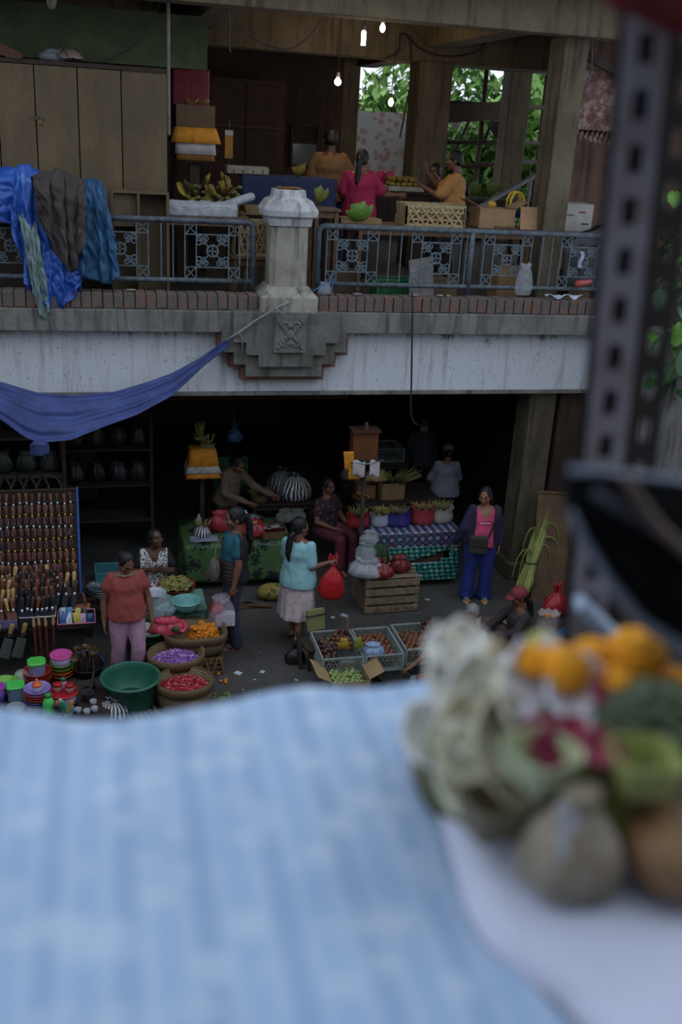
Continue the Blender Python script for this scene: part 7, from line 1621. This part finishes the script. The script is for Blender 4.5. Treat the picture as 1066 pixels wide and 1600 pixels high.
P = person('person in a pale blue face mask and dark jacket standing far inside', (5.02, 14.1, 0), R(-10), None, (0, 6, 0), 'brown', 1.0, 1.1)
hair(P, 'bun'); top(P, mat('43464f', .9), 'jacket', 2, .02, -.5, .03, neck=(.02, .065)); trousers(P, mat('26262b'))
HM = P[2]; b = MB(); b.sheet(10, 5, lambda u, v: HM @ V((math.sin((u-.5)*2)*.07, -.062-.055*math.cos((u-.5)*2)+.01*v, -.015-.08*v))); b.obj('face_mask', mat('7fa6b4', .8), P[0], smooth=True, solid=.004)

# upstairs
FU = 3.71
loc = (3.60, 13.45, FU); rz = R(158)
P = person('woman with a ponytail in a crimson shirt at the upstairs fruit tables', loc, rz, upd(J0, elR=(-.27, -.1, 1.03), wrR=(-.46, -.2, 1.03), elL=(.22, .0, .99), wrL=(.16, -.2, .86), head=(-.01, -.03, 1.43)), (-10, 10, 0), 'brown', 1.07, 1.15, group=None)
hair(P, 'pony'); top(P, mat('a82350', .85, .12), 'shirt', .75, .018, -.6, .03, neck=(.01, .065), sl_r=.024); trousers(P, mat('2a2430'))
loc = (4.93, 13.45, FU); rz = R(-112)
J = upd(J0, elL=(.20, -.18, 1.02), wrL=(.06, -.40, 1.12), elR=(-.18, -.2, 1.08), wrR=(-.05, -.36, 1.28), head=(0, -.03, 1.44))
P = person('man in an ochre shirt with raised hands upstairs', loc, rz, J, (0, 8, 0), 'brown', 1.1, 1.05, hands=dict(R=dict(d=(0, -.3, 1), n=(0, 1, 0), curl=.9), L=dict(d=(0, -.8, .5), n=(0, .2, 1), curl=.7)))
hair(P, 'none' if False else 'short'); top(P, mat('c08a4e', .85, .12), 'shirt', .8, .018, -.6, .035, neck=(.01, .065), sl_r=.026); trousers(P, mat('2c2b2e'))
loc = (3.38, 14.35, FU); rz = R(170)
P = person('large person in a brown shirt with back turned, left of the crimson shirt upstairs', loc, rz, upd(J0, elR=(-.27, -.05, 1.02), wrR=(-.32, -.22, .95)), (10, 12, 0), 'dark', 1.22, 1.25)
hair(P, 'short'); top(P, mat('7c5a3a', .9, .12), 'shirt', .8, .018, -.6, .04, neck=(.01, .065)); trousers(P, mat('2a3560', .85), .03, .03)
loc = (5.75, 15.2, FU); rz = R(200)
P = person('person in a grey patterned shirt seated with back turned upstairs', loc, rz, sit(.5, lean=.05), (0, 10, 0), 'dark', 1.0, 1.15)
hair(P, 'short'); top(P, spots('9a988f', '33312f', 22), 'shirt', .6, .018, -.4, .03, neck=(.01, .065)); trousers(P, mat('2c2b2e'))
P = person('dark-haired person half hidden behind the man in the ochre shirt', (4.98, 14.35, FU), R(-60), upd(J0, head=(-.02, -.03, 1.42)), (0, 10, 0), 'brown', .98, 1.0)
hair(P, 'short'); top(P, mat('2c2a2c', .9), 'shirt', .6, .018, -.5, .03, neck=(.01, .065)); trousers(P, mat('2c2b2e'))
# ------------------------------------------------------------------ right in front of the camera: cloth, flowers, post
ZK = 5.0
table('front_table', 'dark purple-brown table under the blue cloth in front of the camera', -1.1, 1.3, .22, .80, ZK-.012, mat('3f3445', .6, .2), z0=4.2)
topl = [(-200, 1108), (0, 1108), (60, 1107), (130, 1122), (190, 1128), (245, 1124), (300, 1110), (400, 1087), (480, 1077), (600, 1070), (700, 1064), (900, 1050)]
rgt = [(1050, 690), (1160, 668), (1250, 692), (1330, 706), (1420, 735), (1500, 790), (1560, 850), (1620, 910), (1750, 1020)]
k = NT('blue_white_cloth'); v = k.coords(); sp = k.n('SeparateXYZ'); k.l(v, sp.inputs[0])
w = k.n('TexWave', wave_type='BANDS', bands_direction='X'); w.inputs['Scale'].default_value = 5.2; w.inputs['Distortion'].default_value = 1.2; w.inputs['Detail'].default_value = 1; k.l(k.coords((1, .12, 1), (0, 0, .22)), w.inputs['Vector'])
x = k.n('TexVoronoi'); x.inputs['Scale'].default_value = 22; k.l(v, x.inputs['Vector'])
c = k.ramp(w.outputs['Fac'], [(.1, H('8fa9c7')), (.45, H('a9bdd6')), (.9, H('98b2cf'))])
c = k.mix(k.ramp(x.outputs['Distance'], [(.25, (.6, .6, .6)), (.5, (0, 0, 0))]), c, H('b9c8da')); c = k.mix(k.ramp(k.noise(v, 5, 3), [(.5, (0, 0, 0)), (.75, (.6, .6, .6))]), c, H('809dc0'))
k.base(c); k.set(Roughness=.8); M_cloth = k.m
def clothf(u, v):
    py0 = lerp(1060, 1750, v); xr = poly_at(rgt, py0); px = lerp(-200, xr, u); py = lerp(poly_at(topl, px), 1750, v)
    p = aZ(px, py, ZK); rip = .006*math.sin(p.x*38+2*nz(p.x*3, p.y*2))*(.6+.4*v)+.010*nz(p.x*7, p.y*5)
    return p+V((0, 0, rip))
b = MB(); b.sheet(90, 60, clothf)
def hang(u, v):
    p = V(clothf(u, 0)); return p+V((0, .012*math.sin(v*PI*.5), -.16*v*v-.005*v))
b.sheet(90, 8, hang); o = b.obj('blue_cloth', M_cloth, smooth=True, solid=.004); tag(o, 'pale blue and white striped quilted cloth covering the table in front', 'tablecloth')
# white paper under the flowers
lf = [(1130, 622), (1190, 640), (1260, 690), (1340, 712), (1400, 732), (1450, 764), (1500, 832), (1530, 880), (1620, 960), (1750, 1060)]
ZP = ZK+.022
def paperf(u, v):
    py = lerp(1130, 1750, v); px = lerp(poly_at(lf, py), 1330, u); p = aZ(px, py, ZP); return p+V((0, 0, .010*nz(p.x*9, p.y*9)+.004*math.sin(p.x*40+p.y*20)-.016*max(0, 1-u*14)))
b = MB(); b.sheet(40, 40, paperf); o = b.obj('white_paper', mat('c9cde0', .7, .06, 6), smooth=True, solid=.003); tag(o, 'white paper sheet spread under the flower offerings', 'paper')
Yf = aZ(870, 1370, ZP).y
MC_, MR_ = V((.435, .755, ZP)), V((.145, .14, .10))
def fp(px, py, dy):
    d = ray(px, py); e = EYE-MC_                              # the point where this line of sight meets the heap
    A_ = sum((d[i]/MR_[i])**2 for i in range(3)); B2 = sum(d[i]*e[i]/MR_[i]**2 for i in range(3)); C_ = sum((e[i]/MR_[i])**2 for i in range(3))-1
    q = B2*B2-A_*C_
    if q > 0: return EYE+d*((-B2-math.sqrt(q))/A_-.004)
    return EYE+d*((MC_-EYE).dot(FWD)/d.dot(FWD)) if py < 1150 else aZ(px, py, ZP+.012)
t = thing('woven_tray', 'flat brown woven tray carrying the flower pile', 'tray', (MC_.x, MC_.y, ZP+.006)); MB().lathe(bowl_prof(.13, .035, foot=.75), 30).obj('tray_body', weave('8a7250', '5b4630', 60), t, smooth=True)
b = MB(); b.ell((0, 0, 0), tuple(MR_*.985), 40, 24); o = b.obj('leaf_litter', mat('6d6a4c', .9, .4, 30, bump=.6), t, smooth=True)
def petal(label, px, py, dy, L, W, c, rot, name='petal', cat='petal', curl=.5, group=None, near=1.0):
    b = MB(); b.sheet(10, 14, lambda u, v: ((u-.5)*W*math.sin(PI*min(1, v*.9+.05))**.6, L*(v-.5), curl*L*((v-.5)**2)+curl*W*(u-.5)**2*1.6)); o = b.obj(name, mat(c, .6, .12, 30), smooth=True, solid=.004, loc=EYE+(fp(px, py, dy)-EYE)*near); o.rotation_euler = rot; return tag(o, label, cat, group)
def blob(label, px, py, dy, r, c, name, cat, group=None, rot=(0, 0, 0), n=16): o = MB().ell((0, 0, 0), r, n, 12).obj(name, mat(c, .6, .2, 40), smooth=True, loc=fp(px, py, dy)); o.rotation_euler = rot; return tag(o, label, cat, group)
PT = [(706, 1018, .12, .045, .05, 'f0f0ea', 'white petal at the top left tip of the flower pile'), (735, 1050, .12, .08, .055, 'cfc9ae', 'olive-cream petal below the top left white petal'), (770, 1075, .13, .07, .05, 'd6d0b6', 'cream petal behind the long white petals'), (700, 1100, .08, .09, .05, 'f2f2ec', 'long white petal on the left of the flower pile'), (750, 1112, .07, .09, .055, 'edede4', 'second long white petal, right of the first'), (664, 1150, .06, .06, .035, 'f3f4ea', 'white oval petal at the leftmost edge of the pile'), (850, 1092, .10, .09, .055, 'eceaf0', 'large white petal in the centre under the marigolds'), (905, 1098, .10, .07, .05, 'e4e8f0', 'bluish white petal right of the large central one'), (800, 1130, .07, .08, .05, 'dad5bc', 'cream petal below the large central white one'), (720, 1165, .05, .08, .045, 'd3cdb2', 'pale cream petal low on the left slope'), (775, 1180, .05, .09, .05, 'cfcaad', 'cream strip beside the pale leaf cup'), (735, 1210, .03, .075, .042, 'dcdfc4', 'pale petal just above the paper on the left')]
for i, (px, py, dy, L, W, c, lb) in enumerate(PT): petal(lb, px, py, dy, L*1.1, W*1.5, c, (U(.5, 1.0), U(-.3, .3), U(-.3, .9)))
proto2 = proto.copy(); proto2.data = proto.data.copy(); proto2.data.materials[0] = mat('ffae1c', .75, .15, 30)
for ki in ('label', 'category', 'group'):
    if ki in proto2: del proto2[ki]
for i, (px, py, dy, s, lb) in enumerate(((832, 1042, .15, .9, 'leftmost large marigold on the flower pile'), (880, 1050, .14, 1.0, 'second large marigold from the left'), (925, 1036, .16, 1.0, 'third large marigold from the left'), (992, 1030, .15, 1.25, 'largest marigold, right of the third'), (962, 1072, .12, .8, 'marigold in front of the largest one'), (1050, 1082, .10, 1.0, 'marigold at the right picture edge'))):
    o = dup(proto2, EYE+(fp(px, py, dy)-EYE)*.96, (U(-.6, .3), U(-.3, .3), U(0, 6)), lb, 'large marigolds', s*1.0); o['category'] = 'flower'
blob('yellow-green round bud behind the marigolds', 848, 1012, .17, (.019, .019, .017), 'b0b062', 'flower_bud', 'bud')
b = MB()
for i in range(700):
    a = U(0, 6.3); r = math.sqrt(U(0, 1)); b.m = i % 2; b.box((.07*r*math.cos(a), .05*r*math.sin(a), .045*(1-r*r)+U(0, .008)), (.016, .004, .003), rz=U(0, 3.1), rx=U(-.6, .6), ry=U(-.6, .6))
b.m = 0; b.ell((0, 0, -.01), (.06, .045, .03), 18, 10); o = b.obj('chopped_leaf_heap', [mat('79876a', .85, .2), mat('67775c', .85, .2)], loc=fp(1015, 1150, .09)); tag(o, 'heap of finely chopped grey-green leaves on the flower pile', 'leaves', None, 'stuff')
for i, (px, py, c) in enumerate(((845, 1150, '93244a'), (872, 1160, '8a2046'), (900, 1168, 'b0455a'), (925, 1172, 'b8586a'), (860, 1172, '8a2046'), (890, 1150, '9a2a4a'), (950, 1082, 'a02a55'), (945, 1178, '8f2a4c'))):
    petal('deep crimson petal in the middle of the flower pile' if i < 6 else ('small crimson petal beside the chopped leaves' if i == 6 else 'crimson petal under the pale green leaf cup'), px, py, 0, .034, .03, c, (U(.5, .9), U(-.3, .3), U(-.5, .5)), group='crimson petals' if i < 6 else None, near=.965)
def leafcup(label, px, py, dy, w, h, c, rz):
    t = thing('leaf_cup', label, 'leaf cup', EYE+(fp(px, py, dy)-EYE)*.96, rz); b = MB(); b.rings([octring(w*.8, 0, w*.1), octring(w, h, w*.16), octring(w*.92, h, w*.15), octring(w*.72, .004, w*.1)], 8); o = b.obj('cup_body', mat(c, .6, .15, 30), t, smooth=False, bevel=.003); return t
leafcup('pale green folded leaf cup in the middle front of the flower pile', 842, 1215, .045, .058, .03, 'b9c29a', .3)
leafcup('yellow-green folded leaf cup on the right front of the flower pile', 1000, 1225, .05, .056, .032, 'a3ab62', -.2)
petal('dark olive leaf between the two leaf cups', 930, 1240, .045, .07, .06, '7d8440', (1.0, .1, .3), 'olive_leaf', 'leaf')
leafcup('olive-brown leaf cup at the front left corner of the pile', 765, 1295, .01, .05, .032, '7a7058', .2)
petal('tan curled strip on the rim of the olive-brown leaf cup', 775, 1240, .02, .05, .03, 'b0865a', (.7, 0, 1.2), 'leaf_strip', 'leaf strip')
t = thing('plastic_bag', 'crumpled clear plastic bag of brown seeds at the front of the pile', 'bag', aZ(885, 1375, ZP+.006)); 
b = MB(); b.rings([[(.043*r*math.cos(2*PI*q/26)*(1+.2*nz(2*math.cos(2*PI*q/26), 2*math.sin(2*PI*q/26), z*30)), .036*r*math.sin(2*PI*q/26)*(1+.2*nz(2*math.cos(2*PI*q/26), 2*math.sin(2*PI*q/26)+5, z*30)), z) for q in range(26)] for r, z in ((.7, 0), (1, .010), (1.05, .03), (.85, .05), (.5, .066), (.3, .074), (.42, .088))], 26); b.obj('bag_film', mat('857459', .45, .3, 34, c2='a59c8c'), t, smooth=True)
b = MB(); b.sheet(8, 6, lambda u, v: ((u-.5)*.026-.012+.006*nz(v*5, u*5), -.026+.02*v+.006*nz(u*8, v*8), .045+.038*v)); b.obj('film_fold', mat('c9cad2', .35, .1), t, smooth=True, solid=.003)
t = thing('round_basket', 'small round tan wooden bowl at the right picture edge', 'bowl', aZ(1050, 1372, ZP+.006)); MB().lathe([(.024, 0), (.04, .01), (.047, .03), (.042, .046), (.016, .053), (.001, .054)], 26).obj('bowl_body', mat('8f6c48', .6, .25, 30), t, smooth=True)

# perforated steel post with the black bag and red bag
A, B_ = aY(1012, 40, .95), aY(943, 720, .95); D = (A-B_).normalized(); LEN2 = 2.4
Mp = Matrix.Translation(B_-D*((B_.z-4.205)/D.z))
ax_z = D; ax_x = (RT-D*RT.dot(D)).normalized(); ax_y = ax_z.cross(ax_x)
Fp = Matrix((ax_x, ax_y, ax_z)).transposed().to_4x4(); Fp.translation = Mp.translation
t = thing('slotted_post', 'slotted grey steel angle post standing close on the right', 'post', tuple(Mp.translation)); iv = Matrix.Translation(-V(t.location))
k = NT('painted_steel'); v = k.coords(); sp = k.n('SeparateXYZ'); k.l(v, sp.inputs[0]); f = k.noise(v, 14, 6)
rust = k.ramp(k.math('ADD', f, k.math('MULTIPLY', k.math('SUBTRACT', .9, sp.outputs[2]), .9)), [(.55, (0, 0, 0)), (.75, (1, 1, 1))])  # bag's shade painted on the lower post as a browner colour
k.base(k.mix(rust, k.ramp(f, [(.3, H('82757a')), (.66, H('9a9aa4'))]), H('4a3733'))); k.set(Roughness=.6); M_post = k.m; M_post2 = mat('1f1113', .8, .3, 14)  # the rust mask holds the bag's painted shade
def flange(b, M_, w, Ln, hw, hl, step, th=.002):
    s = (w-hw)/2
    b.box((s/2, 0, Ln/2), (s, th, Ln), M_); b.box((w-s/2, 0, Ln/2), (s, th, Ln), M_); n = int(Ln/step)
    for i in range(n+1):
        z0 = i*step; z1_ = min(Ln, z0+step-hl)
        if z1_ > z0: b.box((w/2, 0, (z0+z1_)/2), (hw, th, z1_-z0), M_)
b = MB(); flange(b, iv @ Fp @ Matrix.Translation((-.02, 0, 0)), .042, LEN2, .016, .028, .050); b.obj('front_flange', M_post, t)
MB().box((.001, .03, LEN2/2), (.044, .003, LEN2-.01), iv @ Fp).obj('slot_dark_sheet', mat('140c0e', .8), t)  # dark sheet added behind the slots so the holes read dark
b = MB(); flange(b, iv @ Fp @ Matrix.Translation((.024, .002, .012)) @ Matrix.Rotation(.5, 4, 'Z'), .05, LEN2-.02, .014, .024, .050); b.obj('side_flange', M_post2, t)
p = aY(1045, 5, .90); t = thing('red_plastic_bag', 'dark red plastic bag tied round the top of the steel post', 'bag', p); b = MB(); b.ell((.03, 0, .02), (.085, .05, .045), 20, 12); b.ell((-.04, -.01, .015), (.03, .03, .03), 14, 8); b.obj('bag_body', mat('7d1517', .45, .3, 18), t, smooth=True)
P0 = .70
OUT = [(897, 730), (980, 738), (1120, 756), (1130, 1050), (1066, 1012), (1000, 968), (950, 905), (912, 842), (892, 800), (890, 760)]
t = thing('black_bag', 'black plastic bag with pale edge highlights hanging from the steel post on the right', 'bag', aY(980, 830, P0)); o0 = V(t.location)
cpt = aY(1010, 870, P0)-o0; b = MB(); n = len(OUT); rings_ = []
for kk, (sc_, dy) in enumerate(((.05, -.028), (.5, -.022), (.85, -.008), (1, .0), (.97, .02), (.6, .035), (.05, .04))):
    rings_.append([cpt+(aY(*OUT[i], P0)-o0-cpt)*sc_+V((0, dy, 0)) for i in range(n)])
b.rings(rings_, n); kb = NT('matt_black_film').set(Roughness=.85, Base_Color=H('08080a')+(1,)); kb.b.inputs['Specular IOR Level'].default_value = .15; b.obj('bag_body', kb.m, t, smooth=True)
M_edge_highlight = mat('8d99ac', .5, .2)  # film highlights along the bag's edges, put in as pale tubes
b = MB(); b.tube([aY(*q, P0-.004)-o0 for q in ((893, 735), (940, 738), (985, 742), (1060, 752), (1125, 760))], .0032, 8); b.obj('rim', M_edge_highlight, t, smooth=True); t.children[-1]['label'] = 'pale highlight painted along the edge of the black bag' if t.children else ''
b = MB(); b.tube([aY(*q, P0-.008)-o0 for q in ((893, 800), (912, 842), (950, 905), (1000, 968), (1066, 1012), (1130, 1045))], [.0025, .004, .005, .006, .0065, .005], 8); b.obj('lower_highlight', M_edge_highlight, t, smooth=True)
b = MB(); b.tube([aY(*q, P0-.03)-o0 for q in ((978, 742), (1000, 785), (1035, 830), (1080, 868), (1130, 890))], .005, 8); b.obj('strap', mat('6d5a50', .6), t, smooth=True)
b = MB(); b.tube([aY(*q, P0-.026)-o0 for q in ((930, 770), (985, 805), (1060, 850), (1130, 880))], .004, 8); b.obj('fold', mat('3a3f4c', .5), t, smooth=True)  # inner highlight strip of the film, also put in as a tube
b = MB(); b.bar(aY(905, 940, .93), aY(1010, 1045, .90), .035, .012); o = b.obj('white_strip', mat('9aa9bf', .6, .1)); tag(o, 'pale blue-white folded strip slanting below the black bag', 'strip')
